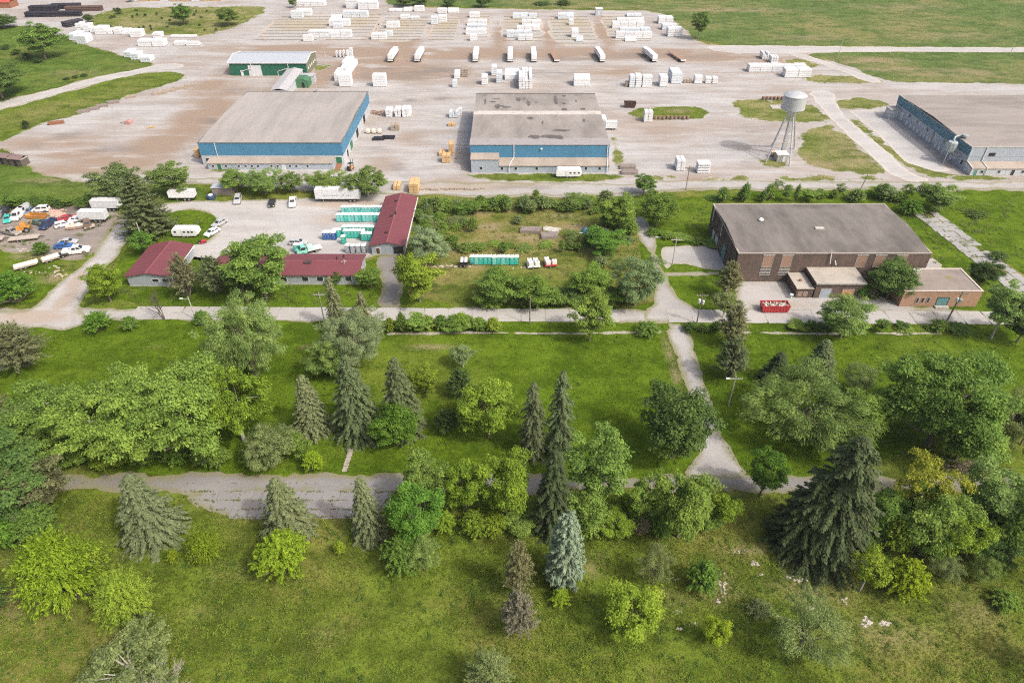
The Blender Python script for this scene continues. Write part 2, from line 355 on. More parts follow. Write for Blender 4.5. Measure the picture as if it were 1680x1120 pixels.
PATCH = [
 ('grass_strip', [(-100, 208), (0, 181), (60, 164), (120, 148), (180, 131), (250, 117), (290, 117), (308, 126), (300, 133), (250, 146), (190, 166), (130, 188), (80, 200), (40, 218), (0, 236), (-100, 262)], g_strip),
 ('grass_mound', [(130, 46), (160, 22), (200, 13), (300, 12), (430, 10), (440, 16), (402, 40), (370, 51), (330, 60), (250, 58), (150, 49)], g_patch),
 ('grass_island', [(1030, 184), (1060, 176), (1120, 173), (1160, 178), (1163, 190), (1140, 196), (1080, 198), (1040, 196)], g_strip),
 ('grass_patch', [(1195, 166), (1260, 163), (1330, 165), (1372, 202), (1340, 203), (1215, 198)], g_patch),
 ('grass_patch', [(1363, 166), (1400, 160), (1465, 166), (1442, 180), (1388, 182)], g_patch),
 ('grass_verge', [(1391, 193), (1410, 199), (1447, 225), (1478, 255), (1503, 272), (1560, 287), (1600, 290), (1552, 294), (1500, 287), (1438, 238), (1398, 204)], g_patch),
 ('grass_verge', [(1335, 206), (1368, 204), (1402, 238), (1464, 284), (1400, 287), (1312, 268), (1305, 240)], g_patch),
 ('grass_patch', [(1240, 264), (1262, 258), (1300, 268), (1290, 276), (1256, 275)], g_strip),
 ('grass_verge', [(1278, 290), (1340, 287), (1395, 289), (1402, 297), (1340, 300), (1290, 299)], g_patch),
 ('grass_verge', [(1408, 290), (1440, 290), (1462, 297), (1420, 298)], g_patch),
 ('grass_verge', [(1545, 290), (1640, 288), (1660, 296), (1580, 297)], g_strip),
 ('grass_field', [(1302, 90), (1400, 85), (1680, 86), (2100, 88), (2100, 137), (1480, 137), (1440, 130), (1390, 106)], g_field),
 ('grass_patch', [(1292, 92), (1355, 107), (1325, 112), (1285, 104)], g_patch),
 ('grass_patch', [(1330, 122), (1420, 125), (1452, 136), (1370, 138), (1308, 134)], g_patch),
 ('grass_verge', [(764, 285), (1040, 285), (1034, 297), (900, 299), (765, 293)], g_strip),
 ('grass_patch', [(986, 180), (998, 182), (1008, 202), (990, 202)], g_patch),
 ('grass_patch', [(1000, 222), (1016, 230), (1022, 268), (1004, 272)], g_patch),
 ('grass_patch', [(505, 108), (548, 106), (538, 114), (512, 120)], g_patch),
 ('grass_patch', [(1065, 288), (1120, 286), (1130, 293), (1070, 296)], g_patch),
 ('grass_verge', [(1150, 290), (1240, 288), (1240, 296), (1150, 297)], g_patch),
 ('grass_patch', [(345, 274), (400, 276), (400, 282), (345, 281)], g_patch),
]
for k_, (nm, pl, mt) in enumerate(PATCH):
    sheet(nm, pl, .060 + k_ * .0006, mt, .9, 2.2 if mt is g_patch else 1.3, dirt=[ell(1330, 270, 70, 20, .7), ell(1400, 250, 50, 30, .6), ell(1115, 182, 20, 4, .8), ell(1420, 100, 70, 6, .8), ell(1460, 114, 60, 4, .8), ell(1560, 120, 80, 8, .6), ell(280, 30, 60, 20, .35)])
# -- the lumber storage lots: paler floors with long timber bearers across them
LOTS = [(410, 520, 25, 70), (528, 600, 22, 70), (605, 690, 27, 70), (700, 745, 28, 70), (758, 800, 25, 71), (822, 892, 25, 72), (908, 985, 25, 76), (1003, 1072, 25, 72)]
wood_old = paint('old_bearer_timber', (.20, .17, .13), .9, dirt=.5, scale=.4)
for (a, b, t, bt) in LOTS:
    x0, y0 = G(a, bt); x1, y1 = G(b, bt); xt0, yt = G(a, t); xt1, _ = G(b, t)
    w = (x1 - x0)
    sl = sheet('storage_lot', [(x0, y0), (x1, y0), (x1 + 1, yt), (x0 - 1, yt)], .062, v_storage, 2.5, 1.5, metric=True, dirt=[((x0 + x1) / 2, yt - 20, w * .5, 18, .5)])
    bear = MB().box(-w * .46, w * .46, -.15, .15, 0, .16).mesh('bearer', wood_old)
    nb = 9
    for k in range(nb): place(bear, 'bearer', sl, ((x0 + x1) / 2, y0 + 5 + (yt - y0 - 10) * k / (nb - 1), .0))
# -- roads and drives
sheet('curved_track', [(-200, 205), (0, 168), (75, 150), (150, 129), (240, 111), (258, 106), (300, 104), (300, 112), (255, 116), (180, 131), (120, 147), (60, 163), (0, 180), (-200, 228)], .07, v_track, 1.0, .5)
sheet('far_track', [(1150, 74), (1300, 76), (1680, 79), (2100, 81), (2100, 87), (1680, 86), (1400, 85), (1300, 88), (1180, 88)], .07, v_track, 1.5, .8)
sheet('diagonal_track', [(1285, 88), (1310, 86), (1360, 104), (1400, 116), (1450, 134), (1425, 137), (1370, 112)], .075, v_track, 1.0, .7)
sheet('tower_lane', [(1325, 150), (1368, 150), (1371, 174), (1396, 201), (1440, 237), (1495, 285), (1535, 298), (1475, 299), (1425, 252), (1370, 202), (1340, 172)], .075, v_track, 1.0, .7)
sheet('gravel_road', [(300, 290), (700, 300), (1045, 302), (1100, 296), (1240, 297), (1500, 298), (2000, 300), (2000, 311), (1240, 311), (1120, 311), (1045, 320), (700, 322), (300, 303)], .072, v_road, 1.0, .9, dirt=[ell(800, 305, 110, 5, 1), ell(740, 311, 100, 4, .8)], wet=[ell(870, 308, 60, 4, .9)])
sheet('loading_pad', [(1391, 182), (1440, 180), (1562, 282), (1535, 282), (1487, 267), (1440, 221)], .08, v_track, 1.2, .4, smooth=0)
sheet('parking_lot', [(318, 330), (520, 326), (640, 316), (668, 318), (630, 402), (612, 424), (560, 428), (300, 432), (312, 398), (345, 396), (360, 362), (338, 347), (300, 343), (225, 372), (205, 372), (205, 350), (250, 335)], .05, v_lot, 1.0, .6, dirt=[ell(570, 335, 70, 7, .9), ell(600, 345, 40, 10, .6), ell(540, 360, 30, 10, .4)])
sheet('caravan_lawn', [(225, 375), (270, 352), (300, 344), (338, 347), (358, 362), (346, 394), (312, 404), (250, 400), (226, 400)], .058, g_lawn, .8, .4)
sheet('side_lawn', [(130, 503), (195, 430), (222, 398), (260, 396), (330, 430), (600, 432), (622, 420), (625, 505)], .05, g_lawn, 1.0, .5)
sheet('junk_yard_ground', [(-60, 352), (40, 340), (130, 336), (200, 345), (190, 372), (165, 400), (150, 425), (110, 432), (80, 420), (-60, 405)], .055, v_dirt, .9, 1.2, dirt=[ell(100, 345, 30, 10, 1), ell(10, 380, 40, 10, .8)], wet=[ell(120, 390, 40, 15, .9)])
sheet('junk_verge', [(-60, 405), (60, 415), (110, 432), (95, 470), (60, 500), (-60, 498)], .05, g_lawn, .9, .9, dirt=[ell(50, 420, 30, 6, 1), ell(90, 455, 25, 10, .9)])
sheet('drive', [(195, 348), (228, 360), (215, 385), (190, 425), (160, 455), (135, 490), (128, 505), (150, 530), (90, 545), (40, 535), (-60, 525), (-60, 510), (40, 512), (70, 495), (100, 462), (140, 428), (170, 402)], .075, v_lot, .9, .7, dirt=[ell(60, 520, 60, 10, 1), ell(110, 490, 14, 20, .9), ell(130, 460, 14, 20, .8), ell(185, 365, 14, 16, .8)])
sheet('left_lane', [(-60, 540), (10, 560), (14, 590), (-5, 620), (-60, 640)], .075, v_lot, .9, .6, dirt=[ell(0, 580, 20, 30, .7)])
sheet('garage_drive', [(612, 420), (662, 419), (662, 505), (618, 505), (628, 470)], .06, v_asph, .8, .5, wet=[ell(650, 470, 10, 30, .9)], dirt=[ell(635, 440, 20, 20, .8), ell(640, 500, 20, 8, 1)])
sheet('side_road', [(1033, 358), (1060, 357), (1075, 392), (1087, 440), (1104, 482), (1135, 506), (1150, 509), (1150, 530), (1062, 530), (1052, 509), (1078, 492), (1070, 430), (1050, 396)], .07, v_road, .8, .8)
sheet('concrete_pad', [(1080, 408), (1100, 403), (1190, 403), (1215, 440), (1172, 444), (1108, 431), (1090, 446)], .062, v_pad, .8, .5)
sheet('walkway', [(1090, 447), (1178, 447), (1180, 452), (1090, 452)], .064, v_road, .5, .5, smooth=0)
sheet('forecourt', [(1208, 458), (1292, 457), (1305, 482), (1400, 486), (1480, 492), (1500, 505), (1680, 514), (1200, 514), (1208, 495)], .062, v_road, .8, .7, dirt=[ell(1280, 500, 60, 6, .8), ell(1430, 480, 30, 6, 1), ell(1300, 470, 20, 6, .6)])
sheet('building_apron', [(1500, 418), (1530, 420), (1552, 440), (1530, 445), (1500, 445)], .06, v_pad, .6, .5)
sheet('cross_road', [(1090, 530), (1125, 530), (1142, 580), (1163, 640), (1186, 715), (1204, 752), (1230, 782), (1112, 784), (1148, 757), (1146, 715), (1128, 650), (1108, 590)], .075, v_road, .6, .7, dirt=[ell(1112, 600, 4, 60, .8)])
sheet('lower_road', [(-120, 777), (110, 779), (420, 777), (700, 779), (1000, 780), (1300, 782), (1800, 786), (1800, 806), (1400, 806), (1100, 802), (900, 806), (640, 812), (400, 810), (120, 806), (-120, 802)], .07, v_asph, .6, .8, dirt=[ell(400, 779, 300, 3, .9), ell(180, 795, 60, 10, .5)], wet=[ell(1190, 795, 40, 6, .7), ell(190, 788, 30, 6, .6), ell(600, 800, 40, 5, .5)])
sheet('footpath', [(636, 546), (760, 544), (940, 546), (1085, 543), (1085, 546), (940, 549), (760, 547.5), (636, 549.5)], .06, v_pad, .4, .35, smooth=0)
sheet('footpath', [(1215, 544), (1330, 546), (1440, 545), (1575, 546), (1575, 549), (1440, 548.5), (1330, 549), (1215, 547)], .06, v_pad, .4, .35, smooth=0)
sheet('concrete_road', [(-60, 507), (130, 506), (500, 505), (900, 507), (1300, 511), (1690, 516), (1690, 528), (1300, 529), (900, 528), (500, 526), (150, 526), (-60, 524)], .068, v_road, .7, .6)
# -- concrete slabs of the road, each with its own edges; the joints between them are gaps
def slab_mesh(w, d, h, seed, mat, skew=.12):
    rr = random.Random(seed); m = MB()
    c = [(-w / 2, -d / 2), (w / 2, -d / 2), (w / 2, d / 2), (-w / 2, d / 2)]
    pts = []
    for (a, b) in zip(c, c[1:] + c[:1]):
        for t in (0, .35, .7): pts.append((a[0] + (b[0] - a[0]) * t + rr.uniform(-skew, skew), a[1] + (b[1] - a[1]) * t + rr.uniform(-skew, skew)))
    m.prism(pts, 'z', 0, h); return m.mesh('slab', mat)
slab_m = paint('road_slab_concrete', (.405, .39, .37), .92, dirt=.55, scale=.5, dirtcol=(.34, .31, .27), vary=.25)
road_o = [o for o in COL.objects if o.name == 'concrete_road'][0]
rs = random.Random(5)
SL = [slab_mesh(5.3, 5.0, .03, k, slab_m, .10) for k in range(5)]
x = -84.0
while x < 118:
    yy = G(840, 516.5 + (x + 10) * .045)[1]
    if not (24 < x < 34): place(rs.choice(SL), 'slab', road_o, (x, yy, .0), rs.choice((0, math.pi)))
    x += 5.55
# the broken apron beside the lower road and the cracked lane at the right
ap = sheet('cracked_apron', [(300, 806), (345, 846), (400, 850), (610, 849), (648, 832), (655, 806)], .062, v_asph, .6, .7)
apm = paint('broken_apron_concrete', (.255, .245, .24), .92, dirt=.55, scale=.7, dirtcol=(.22, .20, .18), vary=.3)
AP = [slab_mesh(2.84, 2.05, .05, 20 + k, apm, .055) for k in range(6)]
for r_, (ya, xa, xb) in enumerate(((813.5, 340, 640), (829, 366, 630), (842.5, 388, 606))):
    xx = G(xa, ya)[0] + rs.uniform(0, .8); x1 = G(xb, ya)[0]
    while xx < x1:
        place(rs.choice(AP), 'slab', ap, (xx, G(840, ya)[1] + rs.uniform(-.03, .03), rs.uniform(0, .02)), rs.choice((0, math.pi)) + rs.uniform(-.012, .012))
        xx += 2.9
ln = sheet('cracked_lane', [(1508, 352), (1532, 350), (1720, 480), (1740, 520), (1690, 505)], .06, g_rough, .8, .6)
lnm = paint('cracked_lane_concrete', (.33, .325, .315), .92, dirt=.5, scale=.6, dirtcol=(.27, .25, .21), vary=.35)
LN = [slab_mesh(2.65, 2.35, .06, 40 + k, lnm, .26) for k in range(6)]
p0, p1 = Vector(G(1521, 352)), Vector(G(1720, 505)); dl = (p1 - p0); ang = math.atan2(dl.y, dl.x)
for k in range(int(dl.length / 2.75)):
    for s in (-1, 0, 1):
        if rs.random() < .10: continue
        q = p0 + dl.normalized() * (k * 2.75 + .6) + Vector((-dl.y, dl.x)).normalized() * (s * 2.45)
        place(rs.choice(LN), 'slab', ln, (q.x, q.y, rs.uniform(0, .03)), ang + rs.choice((0, math.pi)) + rs.uniform(-.06, .06))
# stepping stones up the lawn
st_m = paint('stepping_stone', (.36, .32, .27), .9, dirt=.4)
stp = MB().box(-.45, .45, -.32, .32, -.02, .0).build('garden_path', st_m); stp['kind'] = 'structure'; stp.location = (*G(570, 735), .05)
ST = [slab_mesh(.9, .75, .05, 60 + k, st_m, .08) for k in range(3)]
for k in range(8):
    q = G(575.5 - k * 1.35, 739 + k * 4.6); place(ST[k % 3], 'stone', stp, (q[0] - stp.location.x, q[1] - stp.location.y, .0), rs.uniform(-.2, .2))
# ================================================================== buildings
def clad(name, col, rough=.55, freq=3.0, metal=0., stain=.3, axis='x'):
    """ribbed sheet-metal cladding"""
    if name in MATS: return MATS[name]
    m, nt, b = _nt(name)
    tc = nd(nt, 'ShaderNodeTexCoord').outputs['Object']
    n = noise_f(nt, tc, .25, 5, .7, (1, 1, .25)); f = noise_f(nt, tc, 1.5, 4, .7, (1, 1, .15))
    c = mixc(nt, mth(nt, 'MULTIPLY', ramp(nt, n, .42, .75), stain), col, tuple(x * .62 for x in col))
    c = mixc(nt, mth(nt, 'MULTIPLY', ramp(nt, f, .55, .8), stain * .8), c, (.22, .19, .16))
    nt.links.new(c, b.inputs['Base Color']); b.inputs['Roughness'].default_value = rough; b.inputs['Metallic'].default_value = metal
    w = nd(nt, 'ShaderNodeTexWave', i_Scale=freq, bands_direction='DIAGONAL'); nt.links.new(tc, w.inputs['Vector'])
    bump(nt, b, w.outputs['Fac'], .25, .05)
    return m
def roof_mat(name, col, streak=(.75, .1, 1), lo=.62, stain=.6):
    m, nt, b = _nt(name)
    tc = nd(nt, 'ShaderNodeTexCoord').outputs['Object']
    s = noise_f(nt, tc, .22, 5, .7, streak); g = noise_f(nt, tc, .05, 4, .65); f = noise_f(nt, tc, 1.3, 5, .75)
    c = mixc(nt, ramp(nt, s, .35, .7), col, tuple(x * lo for x in col))
    c = mixc(nt, mth(nt, 'MULTIPLY', ramp(nt, g, .48, .7), stain), c, tuple(x * lo * .8 for x in col))
    c = mixc(nt, mth(nt, 'MULTIPLY', ramp(nt, f, .52, .8), .45), c, tuple(x * .5 for x in col))
    nt.links.new(c, b.inputs['Base Color']); b.inputs['Roughness'].default_value = .9; b.inputs['Specular IOR Level'].default_value = .2
    bump(nt, b, f, .3, .1)
    return m
def masonry(name, brick, mortar, grime, gl=.5):
    m, nt, b = _nt(name)
    tc = nd(nt, 'ShaderNodeTexCoord').outputs['Object']
    bt = nd(nt, 'ShaderNodeTexBrick'); bt.inputs['Color1'].default_value = c4(brick); bt.inputs['Color2'].default_value = c4(tuple(x * .78 for x in brick)); bt.inputs['Mortar'].default_value = c4(mortar)
    bt.inputs['Scale'].default_value = 1.0; bt.inputs['Brick Width'].default_value = .45; bt.inputs['Row Height'].default_value = .2; bt.inputs['Mortar Size'].default_value = .015
    mp = nd(nt, 'ShaderNodeMapping'); mp.inputs['Rotation'].default_value = (R(90), 0, 0); nt.links.new(tc, mp.inputs['Vector']); nt.links.new(mp.outputs['Vector'], bt.inputs['Vector'])
    n = noise_f(nt, tc, .35, 6, .75, (1, 1, .5)); f = noise_f(nt, tc, 1.6, 5, .75, (1, 1, .3))
    c = mixc(nt, mth(nt, 'MULTIPLY', ramp(nt, n, gl - .15, gl + .2), .85), bt.outputs['Color'], grime)
    c = mixc(nt, mth(nt, 'MULTIPLY', ramp(nt, f, .5, .75), .5), c, tuple(x * .5 for x in grime))
    nt.links.new(c, b.inputs['Base Color']); b.inputs['Roughness'].default_value = .92
    return m
m_blue = clad('blue_cladding', (.062, .210, .345)); m_dblue = clad('deep_blue_cladding', (.055, .175, .25)); m_grey = clad('pale_grey_cladding', (.36, .41, .47), stain=.35); m_lgrey = clad('light_cladding', (.47, .50, .53))
m_green = clad('green_cladding', (.012, .12, .068)); m_green2 = clad('leaf_green_cladding', (.06, .17, .085)); m_roofmetal = clad('pale_metal_roofing', (.40, .43, .47), .5, 2., .0, .15)
m_greenroof = clad('metal_ramp_roofing', (.42, .41, .42), .6, 2., .0, .25)
m_redroof = clad('maroon_roofing', (.165, .046, .055), .65, 1.6, 0., .25)
m_siding = clad('grey_blue_siding', (.33, .37, .41), .6, 2.5)
r_tan = roof_mat('tan_tar_roof', (.355, .33, .31), lo=.78, stain=.3); r_tan2 = roof_mat('worn_tar_roof', (.315, .287, .265), (.5, .15, 1), lo=.66, stain=.5)
r_tan3 = roof_mat('brown_tar_roof', (.31, .28, .255), (.12, .7, 1), lo=.72, stain=.4); r_dark = roof_mat('dark_tar_roof', (.205, .186, .170), (.5, .12, 1), .52, .7); r_pale = roof_mat('pale_flat_roof', (.44, .40, .34), (.4, .4, 1), .66, .5)
r_annex = roof_mat('annex_roofing', (.38, .325, .275), (.6, .2, 1), .75, .4)
w_dark = masonry('sooty_brick', (.155, .092, .070), (.2, .17, .14), (.072, .060, .052), .44); w_orange = masonry('orange_brick', (.40, .228, .135), (.45, .36, .28), (.33, .19, .12), .64)
m_white = paint('white_trim', (.72, .72, .70), .5, dirt=.2); m_glass = paint('dark_window_glass', (.025, .03, .035), .12, dirt=.1, spec=.6); m_black = paint('dark_opening', (.02, .02, .02), .9, dirt=.0)
m_door = paint('white_door_paint', (.62, .64, .66), .5, dirt=.3); m_gdoor = paint('green_door_paint', (.03, .16, .085), .55); m_board = paint('weathered_board', (.31, .20, .145), .85, dirt=.6, scale=.8); m_steel = paint('galvanised_steel', (.45, .47, .49), .42, .5, dirt=.2); m_rust = paint('rusty_steel', (.26, .11, .06), .8, dirt=.5); m_conc = paint('grey_concrete', (.40, .38, .35), .9, dirt=.5); m_tealdoor = paint('teal_door_paint', (.10, .24, .24), .5)
class B:
    """a building: an Empty at its base; parts are given in ground metres"""
    def __init__(s, name, label, c, cat='building', group=None):
        s.c = Vector((c[0], c[1], 0)); s.o = thing(name, label, cat, s.c, 0, group)
    def part(s, name, mat, mb, parent=None, **kw):
        mb.v = [(v[0] - s.c.x, v[1] - s.c.y, v[2]) for v in mb.v]
        return mb.build(name, mat, parent or s.o, **kw)
    def opening(s, name, face, at, u, z0, w, h, mat, frame=None, parent=None, proud=.05, pane=None):
        """door or window leaf set 5 cm proud of a wall; face front/left/right at coordinate `at`"""
        def bx(m, u0, u1, a, b_, d0, d1):
            if face == 'front': return m.box(u0, u1, at - d1, at - d0, a, b_)
            if face == 'left': return m.box(at - d1, at - d0, u0, u1, a, b_)
            return m.box(at + d0, at + d1, u0, u1, a, b_)
        if frame:
            t = .09; m = MB()
            bx(m, u - w / 2, u + w / 2, z0 - t, z0, -.02, proud + .02); bx(m, u - w / 2, u + w / 2, z0 + h, z0 + h + t, -.02, proud + .02)
            bx(m, u - w / 2 - t, u - w / 2, z0 - t, z0 + h + t, -.02, proud + .02); bx(m, u + w / 2, u + w / 2 + t, z0 - t, z0 + h + t, -.02, proud + .02)
            o = s.part(name, frame, m, parent)
            s.part('pane' if 'window' in name else 'door_leaf', mat, bx(MB(), u - w / 2 + .002, u + w / 2 - .002, z0 + .002, z0 + h - .002, -.02, proud - .02), o if parent is None else parent)
            return o
        return s.part(name, mat, bx(MB(), u - w / 2, u + w / 2, z0, z0 + h, -.02, proud), parent)
def walls(x0, x1, y0, y1, z0, z1, t=.25):
    m = MB()
    m.box(x0, x1, y0, y0 + t, z0, z1).box(x0, x1, y1 - t, y1, z0, z1).box(x0, x0 + t, y0 + t, y1 - t, z0, z1).box(x1 - t, x1, y0 + t, y1 - t, z0, z1)
    return m
def hipless(x0, x1, y0, y1, ze, zr, axis, t=.18):
    """gabled roof slab, ridge along x or y"""
    m = MB()
    if axis == 'x':
        ym = (y0 + y1) / 2; m.prism([(y0, ze), (ym, zr), (y1, ze), (y1, ze + t), (ym, zr + t), (y0, ze + t)], 'x', x0, x1)
    else:
        xm = (x0 + x1) / 2; m.prism([(x0, ze), (xm, zr), (x1, ze), (x1, ze + t), (xm, zr + t), (x0, ze + t)], 'y', y0, y1)
    return m
# ---- left blue warehouse
x0, x1, y0, y1, h = -100.6, -54.6, 211.7, 263.2, 7.4
b = B('warehouse', 'big blue and grey warehouse with a tan flat roof behind the porch of trees, left', ((x0 + x1) / 2, (y0 + y1) / 2))
b.o['label'] = 'blue warehouse with plain tan roof and long low annex, left of the patched roof one'
b.part('lower_wall', m_lgrey, walls(x0 + .05, x1 - .05, y0 + .05, y1 - .05, 0, 3.3))
b.part('upper_wall', m_blue, walls(x0, x1, y0, y1, 3.3, h))
rf = b.part('roof', r_tan, hipless(x0 + .05, x1 - .05, y0 + .05, y1 - .05, h - .12, h + .55, 'x', .15))
b.part('roof_edge', paint('dark_flashing', (.16, .15, .14), .6), walls(x0 - .08, x1 + .08, y0 - .08, y1 + .08, h - .05, h + .18, .3), rf)
a0, a1, ay = -97.6, -57.6, 208.1
an = b.part('annex', m_grey, MB().prism([(ay, 0), (y0 - .01, 0), (y0 - .01, 2.45), (ay, 2.05)], 'x', a0, a1))
b.part('annex_roof', r_annex, MB().prism([(ay - .25, 2.08), (y0 - .02, 2.52), (y0 - .02, 2.72), (ay - .25, 2.28)], 'x', a0 - .2, a1 + .2), an)
for u in (-96, -91.8, -87.7, -85.5, -83.5, -81.5, -77.2, -75.2, -71.2, -69.2, -65.6): b.opening('window', 'front', ay, u, .85, .75, .75, m_glass, m_white, an)
b.opening('door', 'front', ay, -94, .05, 1.3, 1.8, m_gdoor, m_white, an); b.opening('door', 'front', ay, -73.3, .05, .95, 1.9, m_door, m_white, an)
b.opening('window', 'front', y0 + .05, -98.8, 1.2, 1.2, 1.2, m_glass, m_white); b.opening('dock_door', 'front', y0 + .05, -56.2, .6, 2, 2.2, m_gdoor, m_white)
b.part('ramp', m_rust, MB().prism([(206.6, .05), (y0 - .05, .05), (y0 - .05, .65), (206.6, .12)], 'x', -57.0, -55.4))
for u, z, w_, hh, mt in ((225, .1, 4.2, 3.0, m_gdoor), (218.2, .1, 2.2, 2.6, m_black), (236, .1, 4.0, 3.1, m_black), (250, .1, 4.0, 3.1, m_black)): b.opening('loading_door', 'right', x1 - .05, u, z, w_, hh, mt, m_white)
b.part('downpipe', m_white, MB().tube((-95.2, y0 - .12, 2.6), (-95.2, y0 - .12, h), .09, n=6)); b.part('stack_pipe', m_steel, MB().tube((-74, 262.5, h - .5), (-74, 262.5, h + 6.5), .12, n=6).tube((-74.6, 262.4, h + 1), (-73.4, 262.4, h + 1), .3))
# ---- middle blue warehouse with the patched roof
y0, h = 209.7, 7.6; x0 = G(771, 237, h)[0]; x1 = G(1000, 237, h)[0]; y1 = G(975, 153, h + .8)[1]
b = B('warehouse', 'blue warehouse whose tan roof has dark bald patches and a grey front slope', ((x0 + x1) / 2, (y0 + y1) / 2))
b.part('lower_wall', m_grey, walls(x0 + .05, x1 - .05, y0 + .05, y1 - .05, 0, 3.4)); b.part('upper_wall', m_dblue if False else m_blue, walls(x0, x1, y0, y1, 3.4, h))
ys = G(840, 190, h + .6)[1]; yf = y0 + 4.2
rf = b.part('roof', r_tan2, MB().prism([(yf, h - .1), (ys, h - .1), (ys, h + .95), (yf, h + .62)], 'x', x0 + .06, x1 - .06))
b.part('front_slope', paint('grey_slope_sheet', (.30, .28, .28), .6, dirt=.5), MB().prism([(y0 - .15, h - .05), (yf - .02, h - .05), (yf - .02, h + .66), (y0 - .15, h + .12)], 'x', x0 - .1, x1 + .1), rf)
b.part('ridge_band', paint('lit_ridge_sheet', (.50, .46, .43), .8, dirt=.6, scale=.5), MB().box(x0 + .08, x1 - .08, ys + .01, ys + 3.6, h - .1, h + 1.08), rf)  # raised roof band; its sunlit look is put into the paler colour
b.part('back_roof', r_tan2, MB().prism([(ys + 3.62, h - .1), (y1 - .05, h - .1), (y1 - .05, h + .68), (ys + 3.62, h + .86)], 'x', x0 + .07, x1 - .07), rf)
b.part('roof_edge', paint('dark_flashing', (.16, .15, .14), .6), walls(x0 + .02, x1 - .02, y1 - 1.0, y1 + .08, h + .60, h + .80, .35), rf)
tar = paint('bare_bitumen', (.10, .09, .085), .85, dirt=.6, scale=.8, dirtcol=(.25, .22, .2)); rr = random.Random(3)
def ragged(cx, cy, w, d, seed):
    r2 = random.Random(seed); n = 14
    return [(cx + w / 2 * math.cos(2 * math.pi * k / n) * r2.uniform(.6, 1.25), cy + d / 2 * math.sin(2 * math.pi * k / n) * r2.uniform(.6, 1.25)) for k in range(n)]
def patch(px, py, w, d, seed):
    z = h + (.87 if py > 190 else .82); cx, cy = G(px, py, z); zz = (h + .62 + .33 * (cy - yf) / (ys - yf)) if cy < ys else (h + .86 - .18 * (cy - ys - 3.6) / (y1 - ys - 3.6))
    b.part('bald_patch', tar, MB().prism(ragged(cx, cy, w, d, seed), 'z', zz - .05, zz + .025), rf)
for k, (px, py, w, d) in enumerate(((796, 167, .7, 9), (809, 167, 2.5, 1.6), (813, 162, 3, 1), (816, 175, 2, 5.5), (831, 176, 3.4, 2), (823, 174, 2.6, 1.4), (850, 163, 2, 5), (860, 162, 1.4, 2), (867, 170, 1.4, 7), (880, 168, 1.4, 1.2), (912, 167, 1.8, 13), (925, 157, 1.6, 2), (925, 170, 1.6, 2), (926, 181, 2, 5), (945, 166, .7, 3), (956, 179, 2, 2.4), (870, 194, 2.4, 2.6), (890, 201, .8, 4), (921, 213.5, 5.5, 2.4), (877, 223.5, 5, 3), (900, 223, 8, 3.4), (915, 223.6, 4, 4), (958, 198, 1, 4), (795, 156, 2, .8), (945, 156, 3, .8))): patch(px, py, w, d, 50 + k)
ay = G(840, 283.6)[1]; xa = G(818, 283)[0]
an = b.part('annex', m_grey, MB().box(x0 + .4, xa, ay, y0 - .01, 0, 4.35)); b.part('annex_roof', r_annex, MB().prism([(ay - .2, 4.36), (y0 - .02, 4.85), (y0 - .02, 5.02), (ay - .2, 4.53)], 'x', x0 + .2, xa + .2), an)
an2 = b.part('lean_to', m_grey, MB().prism([(ay + .02, 0), (y0 - .01, 0), (y0 - .01, 3.2), (ay + .02, 2.3)], 'x', xa + .01, x1 - .05)); b.part('lean_to_roof', r_annex, MB().prism([(ay - .25, 2.3), (y0 - .02, 3.28), (y0 - .02, 3.46), (ay - .25, 2.48)], 'x', xa + .22, x1 + .1), an2)
b.opening('window', 'front', ay, G(790, 278)[0], 1.1, .8, 1.0, m_glass, m_white, an)
for px in (824, 846, 880, 926, 948, 960, 982): b.opening('window', 'front', ay + .02, G(px, 279)[0], .95, .8, 1.0, m_glass, m_white, an2)
for px, q in ((843, -7), (998, -1)):
    X = G(px, 240, h)[0]; X2 = X + q * .22
    b.part('downpipe', m_white, MB().tube((X, y0 - .15, h), (X, y0 - .15, 3.6), .12, n=6).tube((X, y0 - .15, 3.6), (X2, ay - .3, 2.65), .12, n=6).tube((X2, ay - .3, 2.65), (X2, ay - .3, .05), .12, n=6))
b.part('wall_lamp', m_white, MB().lathe([(.35, 0), (.3, .25), (.05, .4)], 10, (G(888, 244, 6.3)[0], y0 - .3, 6.3)))
b.part('side_hood', m_white, MB().prism([(x1 + .02, 3.3), (x1 + 3.4, 3.0), (x1 + 3.4, 3.2), (x1 + .02, 3.6)], 'y', 245, 250)); 
for yy in (220.5, 223): b.part('side_pipe', m_steel, MB().tube((x0 - 3.8, yy, 2.6), (x0 + .1, yy, 2.6), .1, n=6).tube((x0 - 3.8, yy, .05), (x0 - 3.8, yy, 2.6), .1, n=6))
